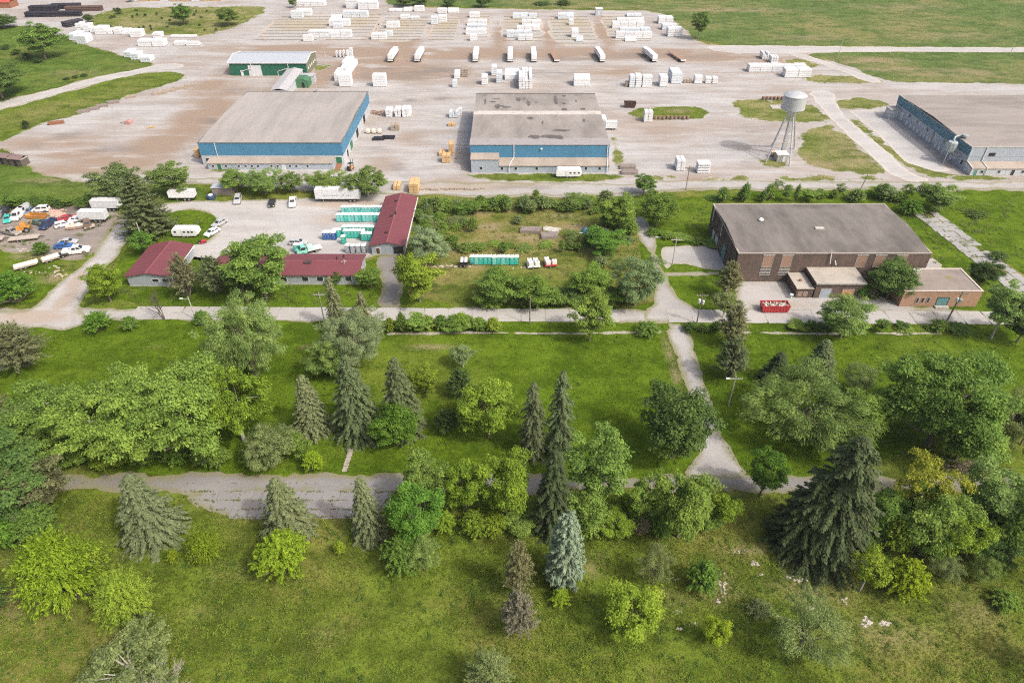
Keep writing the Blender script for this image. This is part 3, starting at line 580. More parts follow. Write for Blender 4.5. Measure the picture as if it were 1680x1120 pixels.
# ---- right warehouse
y0, h = 207.4, 7.7; x0 = G(1594, 241, h)[0]; x1 = x0 + 62; y1 = G(1465, 156, h)[1]
b = B('warehouse', 'long warehouse with teal upper side wall and brown roof, cut by the right edge', ((x0 + x1) / 2, (y0 + y1) / 2))
b.part('lower_wall', m_grey, walls(x0 + .05, x1 - .05, y0 + .05, y1 - .05, 0, 4.7)); b.part('upper_wall', m_dblue, MB().box(x0, x0 + .3, y0 + .3, y1, 4.7, h)); b.part('front_upper_wall', m_grey, MB().box(x0, x1, y0, y0 + .28, 4.7, h))
rf = b.part('roof', r_tan3, hipless(x0 + .06, x1, y0 + .06, y1 - .05, h - .15, h + .65, 'x', .15)); b.part('roof_edge', m_conc, walls(x0 - .07, x1, y0 - .07, y1 + .07, h - .04, h + .14, .35), rf)
ay = G(840, 288)[1]
an = b.part('annex', m_lgrey, MB().prism([(ay, 0), (y0 - .01, 0), (y0 - .01, 2.9), (ay, 2.2)], 'x', x0 + .02, x1)); b.part('annex_roof', r_annex, MB().prism([(ay - .2, 2.22), (y0 - .02, 2.98), (y0 - .02, 3.16), (ay - .2, 2.4)], 'x', x0 - .1, x1), an)
for X in (x0 + .1, x0 + 4.8): b.part('downpipe', m_white, MB().tube((X, y0 - .15, h), (X, y0 - .15, 3.3), .14, n=6).tube((X, y0 - .15, 3.3), (X, ay - .28, 2.5), .14, n=6).tube((X, ay - .28, 2.5), (X, ay - .28, .05), .14, n=6))
for u in (3.6, 9.0, 16.5, 22, 28): b.opening('window', 'front', ay, x0 + u, .8, .9, .9, m_glass, m_white, an)
for u, mt in ((1.6, m_tealdoor), (13.4, m_glass)): b.opening('door', 'front', ay, x0 + u, .05, 1.1, 1.9, mt, m_white, an)
b.part('wall_vent', m_black, MB().box(x0 + 6.2, x0 + 8.2, y0 - .12, y0 + .02, 4.9, 5.9))
dp = [252.5, 247.5, 244.6, 241.8, 239.2, 236.4, 234.4, 232.0, 230.2, 226.0, 223.8, 216.0]
for k, yy in enumerate(dp): b.opening('loading_door', 'left', x0 + .05, yy, .25, 2.6 if k == 0 else (1.5 if k < 9 else 1.3), 3.3 if k == 0 else 1.7, m_door, m_conc)
for yy in (247, 241, 233.5, 222): b.opening('window', 'left', x0 + .05, yy, 3.3, 1.0, 1.1, m_glass, m_conc)
b.opening('window', 'left', x0 + .05, 209.5, 1.2, .9, 1.4, m_glass, m_conc)
b.part('back_porch', m_lgrey, MB().box(x0 - 3.6, x0 - .01, y1 - 4.6, y1 - .6, 0, 3.6)); b.part('porch_roof', m_conc, MB().box(x0 - 3.8, x0 - .02, y1 - 4.8, y1 - .4, 3.61, 3.8)); b.part('side_pier', m_conc, MB().box(x0 - .35, x0 + .04, 229.0, 229.4, 0, 4.68))
# dust collector standing at its side
cx, cy = x0 - 2.6, 213.5
dc = B('dust_collector', 'pale dust collector hopper on legs with curved duct against the teal wall', (cx, cy), 'dust collector')
m_pale = paint('pale_machine_paint', (.34, .39, .40), .5, dirt=.3)
dc.part('hopper', m_pale, MB().lathe([(.35, 3.0), (1.5, 4.3), (1.55, 4.3), (1.55, 7.0), (1.4, 7.2), (.4, 7.3)], 8, (cx, cy, 0)))
for sx in (-1, 1):
    for sy in (-1, 1): dc.part('leg', m_steel, MB().tube((cx + sx * 1.6, cy + sy * 1.6, 0), (cx + sx * 1.25, cy + sy * 1.25, 4.6), .12, n=6))
dc.part('brace', m_steel, MB().tube((cx - 1.5, cy - 1.5, .8), (cx + 1.35, cy - 1.35, 3.4), .07, n=5).tube((cx - 1.5, cy + 1.5, .8), (cx - 1.35, cy - 1.35, 3.4), .07, n=5))
arc = [(cx + .2 + 2.2 * (1 - math.cos(t)), cy + 3.2 * math.sin(t) * .6, 7.2 + 1.2 * math.sin(t)) for t in np.linspace(0, math.pi, 9)]
dc.part('duct', m_pale, MB().path(arc, [.3] * 9, 10)); dc.part('fan_housing', paint('machine_grey', (.30, .33, .34), .5), MB().lathe([(.9, 0), (1.0, .1), (1.0, .7), (.9, .8)], 14, (x0 + 1.2, cy + 1.2, 8.3)))
# ---- green barn behind the left warehouse
h = 5.4; y0 = 308.4; x0 = G(372, 105, h)[0]; x1 = G(497, 110, h)[0]; y1 = G(519, 85, h)[1]
b = B('barn', 'long dark green barn with a pale grey gabled metal roof', ((x0 + x1) / 2, (y0 + y1) / 2))
b.part('wall', m_green, walls(x0 + .3, x1 - .3, y0 + .3, y1 - .3, 0, h)); ym = (y0 + y1) / 2
b.part('gable_wall', paint('khaki_gable_sheet', (.17, .18, .12), .7, dirt=.4), MB().prism([(y0 + .28, .02), (y1 - .28, .02), (y1 - .28, h), (ym, h + 1.35), (y0 + .28, h)], 'x', x1 - .28, x1 - .2))
rf = b.part('roof', m_roofmetal, hipless(x0, x1, y0, y1, h, h + 1.5, 'x', .16)); b.part('verge_trim', m_white, MB().prism([(y0 - .05, h + .0), (ym, h + 1.5), (y1 + .05, h), (y1 + .05, h + .26), (ym, h + 1.76), (y0 - .05, h + .26)], 'x', x1 + .01, x1 + .25).prism([(y0 - .05, h), (ym, h + 1.5), (y1 + .05, h), (y1 + .05, h + .26), (ym, h + 1.76), (y0 - .05, h + .26)], 'x', x0 - .25, x0 - .01), rf)
b.part('gutter', m_white, MB().box(x0, x1, y0 - .2, y0 - .02, h - .12, h + .1), rf)
b.opening('door', 'front', y0 + .3, G(419, 126)[0], .05, 5.4, 4.3, m_door, m_white); b.opening('side_door', 'front', y0 + .3, G(398, 125)[0], .05, 1.0, 2.1, m_door, m_white)
for px in (402, 464):
    X = G(px, 112, h)[0]; b.part('downpipe', m_white, MB().tube((X, y0 - .1, h), (X, y0 - .1, 3.3), .12, n=6).tube((X, y0 - .1, 3.3), (X - 5, y0 + .1, 1.9), .12, n=6).tube((X - 5, y0 + .1, 1.9), (X - 5, y0 + .1, .1), .12, n=6))
for k in range(5): b.opening('window', 'right', x1 - .2, y0 + 3 + k * (y1 - y0 - 6) / 4, 2.2, 1.1, .8, m_white, m_white)
cv = B('covered_conveyor', 'grey roofed ramp shed leaning from the green barn towards the left warehouse', G(470, 130), 'shed')
pa, pb = Vector((*G(484, 113, 4.5), 0)), Vector((*G(457, 148, 3.2), 0)); dd = (pb - pa); pr = Vector((-dd.y, dd.x, 0)).normalized() * 3.1
m = MB(); i0 = [pa - pr, pa + pr, pb + pr, pb - pr]; zt = [4.2, 4.2, 3.0, 3.0]
m.v += [(p.x, p.y, 0.02) for p in i0] + [(p.x, p.y, z) for p, z in zip(i0, zt)]; m.f += [(0, 1, 5, 4), (1, 2, 6, 5), (2, 3, 7, 6), (3, 0, 4, 7)]
cv.part('wall', m_lgrey, m); m = MB()
rp = [pa - pr * 1.12, pa, pa + pr * 1.12, pb + pr * 1.12, pb, pb - pr * 1.12]; rz = [4.2, 4.9, 4.2, 3.0, 3.7, 3.0]
m.v += [(p.x, p.y, z) for p, z in zip(rp, rz)] + [(p.x, p.y, z + .15) for p, z in zip(rp, rz)]; m.f += [(0, 1, 4, 5), (1, 2, 3, 4), (6, 7, 10, 11), (7, 8, 9, 10), (0, 1, 7, 6), (1, 2, 8, 7), (5, 4, 10, 11), (4, 3, 9, 10), (0, 5, 11, 6), (2, 3, 9, 8)]
cv.part('roof', m_greenroof, m)
cx, cy = G(497, 142); gs = B('shed', 'small hip-topped green shed beside the grey ramp roof', (cx, cy), 'shed')
gs.part('wall', m_green2, MB().prism([(cx - 3.0, 0), (cx + 3.0, 0), (cx + 3.0, 2.8), (cx + 1.4, 3.7), (cx - 1.4, 3.7), (cx - 3.0, 2.8)], 'y', cy - 2.2, cy + 3.4)); gs.part('roof', m_greenroof, MB().box(cx - 1.2, cx + 4.2, cy + 3.5, cy + 8, 3.0, 3.2)); gs.part('canopy_wall', m_lgrey, MB().box(cx - 1.0, cx + 4.0, cy + 3.6, cy + 7.9, 0, 2.98))
gs.opening('door', 'front', cy - 2.2, cx + .9, .05, 1.1, 2.1, m_black, m_green2)
# ---- three maroon-roofed buildings around the lot
def gabled(name, label, x0, x1, y0, y1, ze, zr, axis, ov=.45):
    b = B(name, label, ((x0 + x1) / 2, (y0 + y1) / 2)); b.d = (x0, x1, y0, y1)
    xm, ym = (x0 + x1) / 2, (y0 + y1) / 2; m = walls(x0, x1, y0, y1, 0, ze, .2)
    if axis == 'y':
        for a in (y0, y1 - .2): m.prism([(x0, ze), (x1, ze), (xm, zr - .04)], 'y', a, a + .2)
        k = (zr - ze) / ((x1 - x0) / 2); rfm = hipless(x0 - ov, x1 + ov, y0 - ov, y1 + ov, ze - k * ov, zr, 'y')
    else:
        for a in (x0, x1 - .2): m.prism([(y0, ze), (y1, ze), (ym, zr - .04)], 'x', a, a + .2)
        k = (zr - ze) / ((y1 - y0) / 2); rfm = hipless(x0 - ov, x1 + ov, y0 - ov, y1 + ov, ze - k * ov, zr, 'x')
    b.part('wall', m_siding, m); b.roof = b.part('roof', m_redroof, rfm); rc = paint('faded_ridge_cap', (.25, .085, .09), .6, dirt=.4)
    if axis == 'y':
        b.part('ridge_cap', rc, MB().box(xm - .16, xm + .16, y0 - ov, y1 + ov, zr + .17, zr + .23), b.roof)
        for k in range(int((y1 - y0) / 1.9)): yy = y0 + .6 + k * 1.9; b.part('roof_seam', m_redroof, MB().prism([(x0 - ov, ze - (zr - ze) / ((x1 - x0) / 2) * ov + .18), (xm - .17, zr + .17), (xm - .17, zr + .21), (x0 - ov, ze - (zr - ze) / ((x1 - x0) / 2) * ov + .22)], 'y', yy, yy + .07), b.roof)
    else: b.part('ridge_cap', rc, MB().box(x0 - ov, x1 + ov, ym - .16, ym + .16, zr + .17, zr + .23), b.roof)
    return b
x0, y0 = G(214, 470); x1 = G(283, 470)[0]; y1 = G(290, 400, 3.4)[1]
b = gabled('office', 'maroon gable-roofed grey building beside the white caravan, nearest the drive', x0, x1, y0, y1, 3.0, 3.9, 'y')
for u in (x0 + 6.6, x0 + 9): b.opening('window', 'front', y0, u, 1.3, 1.5, .9, m_glass, m_white)
for k in range(3): b.opening('window', 'right', x1, y0 + 3 + k * 3.2, 1.1, 1.5, 1.1, m_glass, m_white)
b.part('foundation', m_conc, walls(x0 - .06, x1 + .06, y0 - .06, y1 + .06, 0, .35, .25)); b.part('roof_vent', m_black, MB().tube((x0 + 4.8, y1 - 4, 3.2), (x0 + 4.8, y1 - 4, 4.1), .18), b.roof); b.part('gutter', m_white, MB().box(x1 + .46, x1 + .6, y0 - .4, y1 + .4, 2.62, 2.82), b.roof)
x0, y0 = G(350, 467); x1 = G(590, 467)[0]; y1 = y0 + 9.2
b = gabled('office', 'long low maroon-roofed grey building along the front of the parking lot', x0, x1, y0, y1, 2.9, 3.8, 'x')
for px in (505, 529, 575, 470, 440): b.opening('window', 'front', y0, G(px, 462)[0], 1.0, 1.5, 1.3, m_glass, m_white)
b.opening('door', 'front', y0, G(548, 463)[0], .05, 1.1, 2.0, m_gdoor, m_white); b.opening('window', 'right', x1, y0 + 4, 1.1, 1.4, 1.1, m_glass, m_white); b.part('foundation', m_conc, walls(x0 - .06, x1 + .06, y0 - .06, y1 + .06, 0, .35, .25))
b.part('roof_hatch', paint('hatch_dark', (.07, .045, .045), .8), MB().cbox((G(506, 432, 3.4)[0], y0 + 4.0, 3.75), (1.7, 1.2, .9)), b.roof); b.part('roof_vent', m_black, MB().tube((G(553, 426, 3.4)[0], y0 + 6, 3.3), (G(553, 426, 3.4)[0], y0 + 6, 4.2), .2).tube((G(564, 424, 3.4)[0], y0 + 7, 3.3), (G(564, 424, 3.4)[0], y0 + 7, 4.4), .16), b.roof)
b.part('antenna', m_white, MB().tube((G(564, 436, 3.4)[0], y0 + 3.6, 3.4), (G(566, 436, 3.4)[0], y0 + 3.2, 5.0), .1).tube((G(564, 436, 3.4)[0] - .5, y0 + 3.4, 4.4), (G(564, 436, 3.4)[0] + .8, y0 + 3.4, 4.6), .06), b.roof)
b.part('porch_roof', m_redroof, MB().prism([(y0 - 1.6, 2.5), (y0 - .48, 2.72), (y0 - .48, 2.85), (y0 - 1.6, 2.62)], 'x', G(543, 463)[0], G(556, 463)[0])); b.part('porch_post', m_white, MB().box(G(544, 463)[0], G(544, 463)[0] + .12, y0 - 1.5, y0 - 1.38, 0, 2.49))
x0, y0 = G(611, 418); x1 = G(664, 418)[0]; y1 = G(665, 317, 4)[1]
b = gabled('garage', 'long maroon-roofed shed running back along the rows of portable toilets', x0, x1, y0, y1, 2.8, 3.75, 'y')
b.opening('garage_door', 'front', y0, x0 + 6.9, .05, 2.6, 2.4, m_black, m_siding); b.opening('door', 'front', y0, x0 + 1.6, .05, .95, 2.0, paint('brown_door', (.09, .05, .04), .6), m_white)
for k in range(5): b.opening('garage_door', 'left', x0, y0 + 3.4 + k * 4.6, .05, 2.8, 2.3, m_door, m_white)
b.part('foundation', m_conc, walls(x0 - .06, x1 + .06, y0 - .06, y1 + .06, 0, .3, .25)); b.part('gutter', m_white, MB().box(x1 + .46, x1 + .62, y0 - .4, y1 + .4, 2.4, 2.6), b.roof); b.part('fascia', paint('dark_fascia', (.10, .05, .05), .7), MB().box(x0 - .6, x0 - .46, y0 - .4, y1 + .4, 2.35, 2.6), b.roof)
for k, yy in enumerate((y0 + 5, y0 + 14.2, y0 + 23.5)): b.part('roof_vent', m_black, MB().cbox(((x0 + x1) / 2 - .9, yy, 3.75), (.7, .5, .5)), b.roof)
b.part('flue', m_black, MB().tube(((x0 + x1) / 2 + .2, y0 + 15, 3.4), ((x0 + x1) / 2 + .2, y0 + 15, 5), .15), b.roof)
# ---- the derelict factory hall, its front blocks and the brick office
h = 7.9; x0 = G(1212, 416, h)[0]; y0 = 141.2; x1 = G(1527, 414, h)[0]; y1 = G(1172, 335, h)[1]
b = B('derelict_hall', 'derelict sooty brick factory hall with a stained dark flat roof', ((x0 + x1) / 2, (y0 + y1) / 2))
b.part('wall', w_dark, walls(x0, x1, y0, y1, 0, h)); ym = (y0 + y1) / 2
rf = b.part('roof', r_dark, hipless(x0 + .05, x1 - .05, y0 + .05, y1 - .05, h - .2, h + .75, 'x', .18)); b.part('parapet', paint('stained_coping', (.34, .30, .26), .9, dirt=.6), walls(x0 - .1, x1 + .1, y0 - .1, y1 + .1, h - .02, h + .15, .42), rf)
b.part('roof_vent', m_white, MB().lathe([(.5, 0), (.5, .5), (.7, .6), (.3, 1.0)], 10, (G(1248, 363, h + .6)[0], G(1248, 363, h + .6)[1], h + .5)), rf); b.part('skylight', paint('dusty_skylight', (.50, .47, .43), .5), MB().cbox((G(1344, 376, h + .6)[0], G(1344, 376, h + .6)[1], h + .85), (2.2, .9, .35)), rf)
bar = paint('window_bars', (.40, .38, .35), .8)
for px, bars in ((1262, 1), (1293, 1), (1416, 0), (1446, 0), (1481, 0)):
    u = G(px, 440, 5)[0]; o = b.opening('boarded_window', 'front', y0, u, 4.2, 2.3, 3.1, m_board, m_conc)
    b.part('lintel', m_conc, MB().box(u - 1.4, u + 1.4, y0 - .12, y0 + .02, 7.42, 7.62), o)
    if bars:
        for k in range(5): b.part('bar', bar, MB().box(u - 1.3, u + 1.3, y0 - .1, y0 - .01, 2.0 + k * .42, 2.16 + k * .42), o)
        b.part('dark_pane', m_black, MB().box(u - 1.2, u + 1.2, y0 - .012, y0 + .02, 1.9, 4.0), o)
for k in range(14):
    yy = y0 + 1.5 + k * (y1 - y0 - 3) / 13; b.part('pilaster', w_dark, MB().box(x0 - .18, x0 - .01, yy - .22, yy + .22, 0, h - .1)) if k % 2 == 0 else None
b.opening('cargo_door', 'left', x0, 152.0, .1, 3.4, 4.2, m_tealdoor, m_black); b.opening('cargo_door', 'left', x0, 159.8, .1, 6.5, 2.6, paint('pale_dock_door', (.52, .53, .52), .6), m_conc)
for yy in (156, 164.5): b.part('downpipe', m_white, MB().tube((x0 - .2, yy, 4.5), (x0 - .2, yy, h), .09, n=6))
b.part('leaning_pipes', m_white, MB().tube((G(1370, 430, 7)[0], y0 - .4, 5.4), (G(1367, 430, 7)[0], y0 - .2, h + .8), .1).tube((G(1374, 430, 6)[0], y0 - .5, 5.0), (G(1371, 430, 6)[0], y0 - .25, 6.2), .12))
# front block (higher) and side block (lower)
zb = HT(1380, 489, 465); yb = G(1380, 489)[1]; xa, xb = G(1341, 465, zb)[0], G(1420, 465, zb)[0]
b2 = B('derelict_block', 'flat roofed sooty brick block jutting from the front of the derelict hall', ((xa + xb) / 2, (yb + y0) / 2))
b2.part('wall', w_dark, MB().box(xa, xb, yb, y0 - .16, 0, zb)); b2.part('roof', r_pale, MB().box(xa - .25, xb + .25, yb - .25, y0 - .17, zb + .005, zb + .22)); b2.part('coping', m_conc, MB().box(xa - .3, xb + .3, yb - .32, yb - .255, zb - .15, zb + .27))
b2.opening('garage_door', 'front', yb, xa + 2.6, .1, 2.4, 2.5, paint('pale_blue_shutter', (.33, .38, .44), .6), m_conc); b2.opening('garage_door', 'front', yb, xa + 7.8, .1, 2.6, 2.3, paint('rusty_shutter', (.50, .23, .14), .8, dirt=.5), m_conc)
zc = HT(1320, 488, 473); xc = G(1308, 473, zc)[0]
b3 = B('derelict_lean_to', 'low roofless looking brick lean-to left of the jutting block', ((xc + xa) / 2, (yb + y0) / 2)); b3.o['label'] = 'low flat roofed brick lean-to on the left of the jutting derelict block'
b3.part('wall', w_dark, MB().box(xc, xa - .32, yb + .1, y0 - .16, 0, zc)); b3.part('roof', r_dark if False else r_pale, MB().box(xc - .2, xa - .33, yb - .1, y0 - .17, zc + .005, zc + .18))
for u in (xc + .9, xc + 2.2): b3.opening('window', 'front', yb + .1, u, .7, .8, .9, m_board, m_conc)
b3.part('roof_junk', m_rust, MB().cbox((xc + 1.6, yb + 3.2, zc + .4), (.5, .4, .5)))
h = HT(1474, 503, 478); xa, yb = G(1474, 503); xb = G(1612, 477, h)[0]; yc = G(1490, 441, h)[1]
b = B('brick_office', 'low orange brick building with three slit windows beside the derelict hall', ((xa + xb) / 2, (yb + yc) / 2))
b.part('wall', w_orange, walls(xa, xb, yb, yc, 0, h)); b.part('roof', r_dark if False else roof_mat('mottled_flat_roof', (.30, .255, .225), (.3, .3, 1), .62, .6), MB().box(xa + .26, xb - .26, yb + .26, yc - .26, h - .3, h + .02)); b.part('coping', paint('pale_coping', (.55, .48, .42), .8, dirt=.4), walls(xa - .12, xb + .12, yb - .12, yc + .12, h + .005, h + .16, .4))
for k in range(3): b.opening('window', 'front', yb, xa + 3.7 + k * 1.25, 1.2, .5, 1.3, m_glass, m_conc)
dr = b.opening('door', 'front', yb, xa + 9.6, .45, 2.6, 2.1, m_tealdoor, m_black); b.part('step', m_conc, MB().box(xa + 8.1, xa + 11.1, yb - 1.0, yb - .01, 0, .4)); b.part('hatch', m_white, MB().cbox((*G(1504, 446, h), h + .3), (1.7, .8, .5))); b.part('roof_moss', paint('roof_moss', (.22, .2, .07), .95), MB().prism(ragged(*G(1556, 455, h), 2.0, 1.2, 4), 'z', h - .1, h + .05))
# ---- water tower, its hut and the tank at its foot
cx, cy = G(1281, 255); tw = B('water_tower', 'silver water tower with conical bottom on slender splayed legs', (cx, cy), 'water tower')
m_tank = paint('silver_tank_paint', (.50, .52, .53), .45, .25, dirt=.2, scale=.3)
zt = 13.6
tk = tw.part('tank', m_tank, MB().lathe([(.5, zt), (1.6, zt + .9), (3.55, zt + 2.1), (3.65, zt + 2.3), (3.6, zt + 6.3)], 36, (cx, cy, 0)), smooth=False); tw.part('tank_roof', m_tank, MB().lathe([(3.72, zt + 6.3), (3.72, zt + 6.42), (2.7, zt + 7.0), (1.2, zt + 7.4), (.3, zt + 7.5)], 36, (cx, cy, 0)), tk); tw.part('hoop', m_steel, MB().lathe([(3.6, zt + 2.22), (3.75, zt + 2.25), (3.75, zt + 2.42), (3.6, zt + 2.45)], 36, (cx, cy, 0)), tk)
for (lx, ly) in (G(1256, 267), G(1295, 273), G(1303, 244), G(1266, 240)): tw.part('leg', m_steel, MB().tube((lx, ly, 0), (cx + (lx - cx) * .22, cy + (ly - cy) * .22, zt + 1.4), .24, .21, n=8))
tw.part('riser', m_steel, MB().tube((cx, cy, 0), (cx, cy, zt + .5), .42, n=12)); tw.part('ladder', m_steel, MB().tube((cx + .7, cy, 0), (cx + .7, cy, zt + 1), .06, n=5).tube((cx + 1.1, cy, 0), (cx + 1.1, cy, zt + 1), .06, n=5))
for z in (4.8, 9.6): tw.part('brace_ring', m_steel, MB().path([tuple(Vector((cx, cy, z)) + (Vector((*q, 0)) - Vector((cx, cy, 0))) * (1 - .78 * z / (zt + 1.4))) for q in (G(1256, 267), G(1295, 273), G(1303, 244), G(1266, 240), G(1256, 267))], [.06] * 5, 5))
hx, hy = G(1282, 266); hb = B('pump_hut', 'small pale concrete hut at the foot of the water tower', (hx, hy), 'hut'); hb.part('wall', m_conc, MB().box(hx - 1.6, hx + 1.9, hy, hy + 3.4, 0, 2.3)); hb.part('roof', m_white, MB().box(hx - 1.8, hx + 2.1, hy - .2, hy + 3.6, 2.305, 2.5)); hb.opening('door', 'front', hy, hx + .6, .05, .9, 1.9, m_door, m_conc)
tx, ty = G(1268, 257); tb = B('storage_tank', 'small peach coloured cylindrical tank beside the pump hut', (tx, ty), 'tank'); tb.part('shell', paint('peach_tank', (.60, .42, .30), .5), MB().tube((tx - .9, ty, 1.25), (tx + .9, ty, 1.25), .85, n=16)); tb.part('cradle', m_rust, MB().box(tx - .7, tx - .4, ty - .5, ty + .5, 0, .5).box(tx + .4, tx + .7, ty - .5, ty + .5, 0, .5))
# ================================================================== vehicles, trailers and machines
m_tyre = paint('tyre_rubber', (.02, .02, .02), .85, dirt=.3); m_rim = paint('wheel_rim', (.42, .42, .43), .4, .6); m_cglass = paint('car_glass', (.03, .035, .04), .08, dirt=.05, spec=.7); m_lampw = paint('lamp_lens', (.75, .74, .68), .2, dirt=.05); m_lampr = paint('tail_lens', (.35, .02, .02), .3, dirt=.05); m_chassis = paint('chassis_black', (.03, .03, .032), .7)
def wheel(parent, x, y, r, w, hub=True):
    s = 1 if y > 0 else -1
    o = MB().tube((x, y - s * w, r), (x, y, r), r, n=14).build('wheel', m_tyre, parent)
    if hub: MB().tube((x, y, r), (x, y + s * .02, r), r * .58, n=10).build('rim', m_rim, o)
    return o
def tapered(m, x0, x1, xa, xb, w0, w1, z0, z1):
    """cabin frustum: x0..x1 wide at the belt line, xa..xb at the roof"""
    i = len(m.v); m.v += [(x0, -w0, z0), (x1, -w0, z0), (x1, w0, z0), (x0, w0, z0), (xa, -w1, z1), (xb, -w1, z1), (xb, w1, z1), (xa, w1, z1)]
    m.f += [tuple(i + k for k in q) for q in ((0, 3, 2, 1), (4, 5, 6, 7), (0, 1, 5, 4), (1, 2, 6, 5), (2, 3, 7, 6), (3, 0, 4, 7))]; return m
def lerp3(a, b, t): return tuple(p + (q - p) * t for p, q in zip(a, b))
def pane(parent, name, q, inset=(.1, .12), off=.015):
    """a pane laid 1.5 cm proud on a four-cornered cabin face, corners in order"""
    a, b, c, d = [Vector(p) for p in q]; n = (b - a).cross(d - a).normalized() * off
    def P(u, v): return a.lerp(b, u).lerp(d.lerp(c, u), v) + n
    iu, iv = inset
    m = MB(); lo = [P(iu, iv), P(1 - iu, iv), P(1 - iu, 1 - iv), P(iu, 1 - iv)]; m.v += [tuple(p - n * .9) for p in lo] + [tuple(p) for p in lo]
    m.f += [(4, 5, 6, 7), (0, 1, 5, 4), (1, 2, 6, 5), (2, 3, 7, 6), (3, 0, 4, 7), (3, 2, 1, 0)]
    return m.build(name, m_cglass, parent)
SPEC = {  # length, half width, belt z, roof z, cabin base x0,x1, roof xa,xb, wheel radius, wheelbase half
 'sedan': (4.7, .90, .95, 1.42, -1.75, 1.25, -1.05, .35, .32, 1.38), 'wagon': (4.7, .90, .98, 1.50, -2.2, 1.2, -1.95, .35, .33, 1.4), 'suv': (4.8, .95, 1.08, 1.75, -2.3, 1.2, -2.05, .45, .37, 1.42),
 'pickup': (5.8, 1.0, 1.12, 1.85, -.75, 1.5, -.5, .75, .40, 1.78), 'van': (5.6, 1.0, 1.25, 2.2, -2.7, 2.0, -2.65, 1.2, .36, 1.7), 'truck': (6.5, 1.1, 1.35, 2.4, .9, 2.6, .95, 2.1, .46, 1.9)}
def vehicle(kind, mat, label, px, py, deg, name='car', cat='car', extra=None, sc=1.0):
    L, hw, zb, zr, x0, x1, xa, xb, rw, wb = SPEC[kind]; x, y = G(px, py)
    t = thing(name, label, cat, (x, y, .08), R(deg), sc=(sc, sc, sc)); f, bk = L / 2, -L / 2; zf = rw * .75
    prof = [(bk + .06, zf), (bk, zf + .25), (bk + .05, zb - .08), (bk + .2, zb), (x1, zb), (x1 + .25, zb - .06), (f - .2, zb - .22), (f - .02, zb - .34), (f, zf + .2), (f - .08, zf)]
    if kind == 'van': prof = [(bk + .04, zf), (bk, zf + .2), (bk, zb), (x1, zb), (f - .1, zb - .2), (f, zf + .3), (f - .06, zf)]
    if kind == 'truck': prof = [(.7, zf + .2), (.7, zb), (x1, zb), (f - .15, zb - .1), (f, zf + .5), (f - .05, zf + .1)]
    def body(prof, w):
        m = MB(); i = len(prof); cs = [(-w, 1.0), (-w * .97, 0), (w * .97, 0), (w, 1.0)]
        m.prism(prof, 'y', -w, w); return m
    bd = body(prof, hw)
    if kind == 'pickup':
        bd = MB().prism([(-.76, zf), (-.76, zb), (x1, zb), (x1 + .25, zb - .06), (f - .15, zb - .16), (f - .02, zb - .3), (f, zf + .2), (f - .08, zf)], 'y', -hw, hw)
        bd.box(bk, -.77, -hw, -hw + .09, zf + .05, zb).box(bk, -.77, hw - .09, hw, zf + .05, zb).box(bk, bk + .09, -hw + .09, hw - .09, zf + .05, zb - .02).box(bk + .09, -.77, -hw + .09, hw - .09, zf + .05, zf + .35)
    bd.build('body', mat, t, bevel=.07)
    tapered(MB(), x0, x1, xa, xb, hw * .95, hw * .78, zb - .01, zr).build('cabin', mat, t, bevel=.06)
    A, Bq, C_, D = (x0, -hw * .95, zb), (x1, -hw * .95, zb), (xb, -hw * .78, zr), (xa, -hw * .78, zr); m2 = lambda p: (p[0], -p[1], p[2])
    pane(t, 'windscreen', (Bq, m2(Bq), m2(C_), C_)); 
    if kind not in ('van', 'truck'): pane(t, 'rear_window', (m2(A), A, D, m2(D)))
    k = 1 if kind in ('truck',) else (2 if kind not in ('van',) else 1)
    for j in range(k):
        u0, u1 = j / k, (j + 1) / k
        if kind == 'van': u0 = .66
        for s in (0, 1):
            q = (lerp3(A, Bq, u0), lerp3(A, Bq, u1), lerp3(D, C_, u1), lerp3(D, C_, u0))
            if s: q = tuple(m2(p) for p in (q[1], q[0], q[3], q[2]))
            pane(t, 'side_window', q, (.07, .14))
    for sx in (-1, 1):
        if kind == 'truck' and sx < 0: continue
        for s in (-1, 1): wheel(t, sx * wb, s * (hw + .01), rw, .24)
    for s in (-1, 1):
        MB().cbox((f - .06, s * hw * .72, zb - .34), (.12, hw * .36, .14)).build('headlight', m_lampw, t)
        if kind != 'truck': MB().cbox((bk + .03, s * hw * .82, zb - .18), (.1, hw * .22, .2)).build('tail_light', m_lampr, t)
    MB().cbox((0, 0, zf + .02), (L * .86 if kind != 'truck' else L * .4, hw * 1.5, .14)).build('underbody', m_chassis, t)
    if extra: extra(t, L, hw, zb, zr)
    return t
def cp(n, c, r=.3): return paint('car_paint_' + n, c, r, dirt=.15, spec=.6)
white, silver, black, blue, teal, greyc, dkblue, brown_, orange, redp = cp('white', (.72, .72, .71)), cp('silver', (.42, .43, .44)), cp('black', (.025, .025, .028)), cp('blue', (.035, .12, .36)), cp('teal', (.04, .42, .36)), cp('grey', (.2, .21, .22)), cp('dark_blue', (.03, .05, .12)), cp('brown', (.15, .10, .07)), cp('orange', (.52, .24, .045), .5), cp('red', (.45, .035, .04), .45)
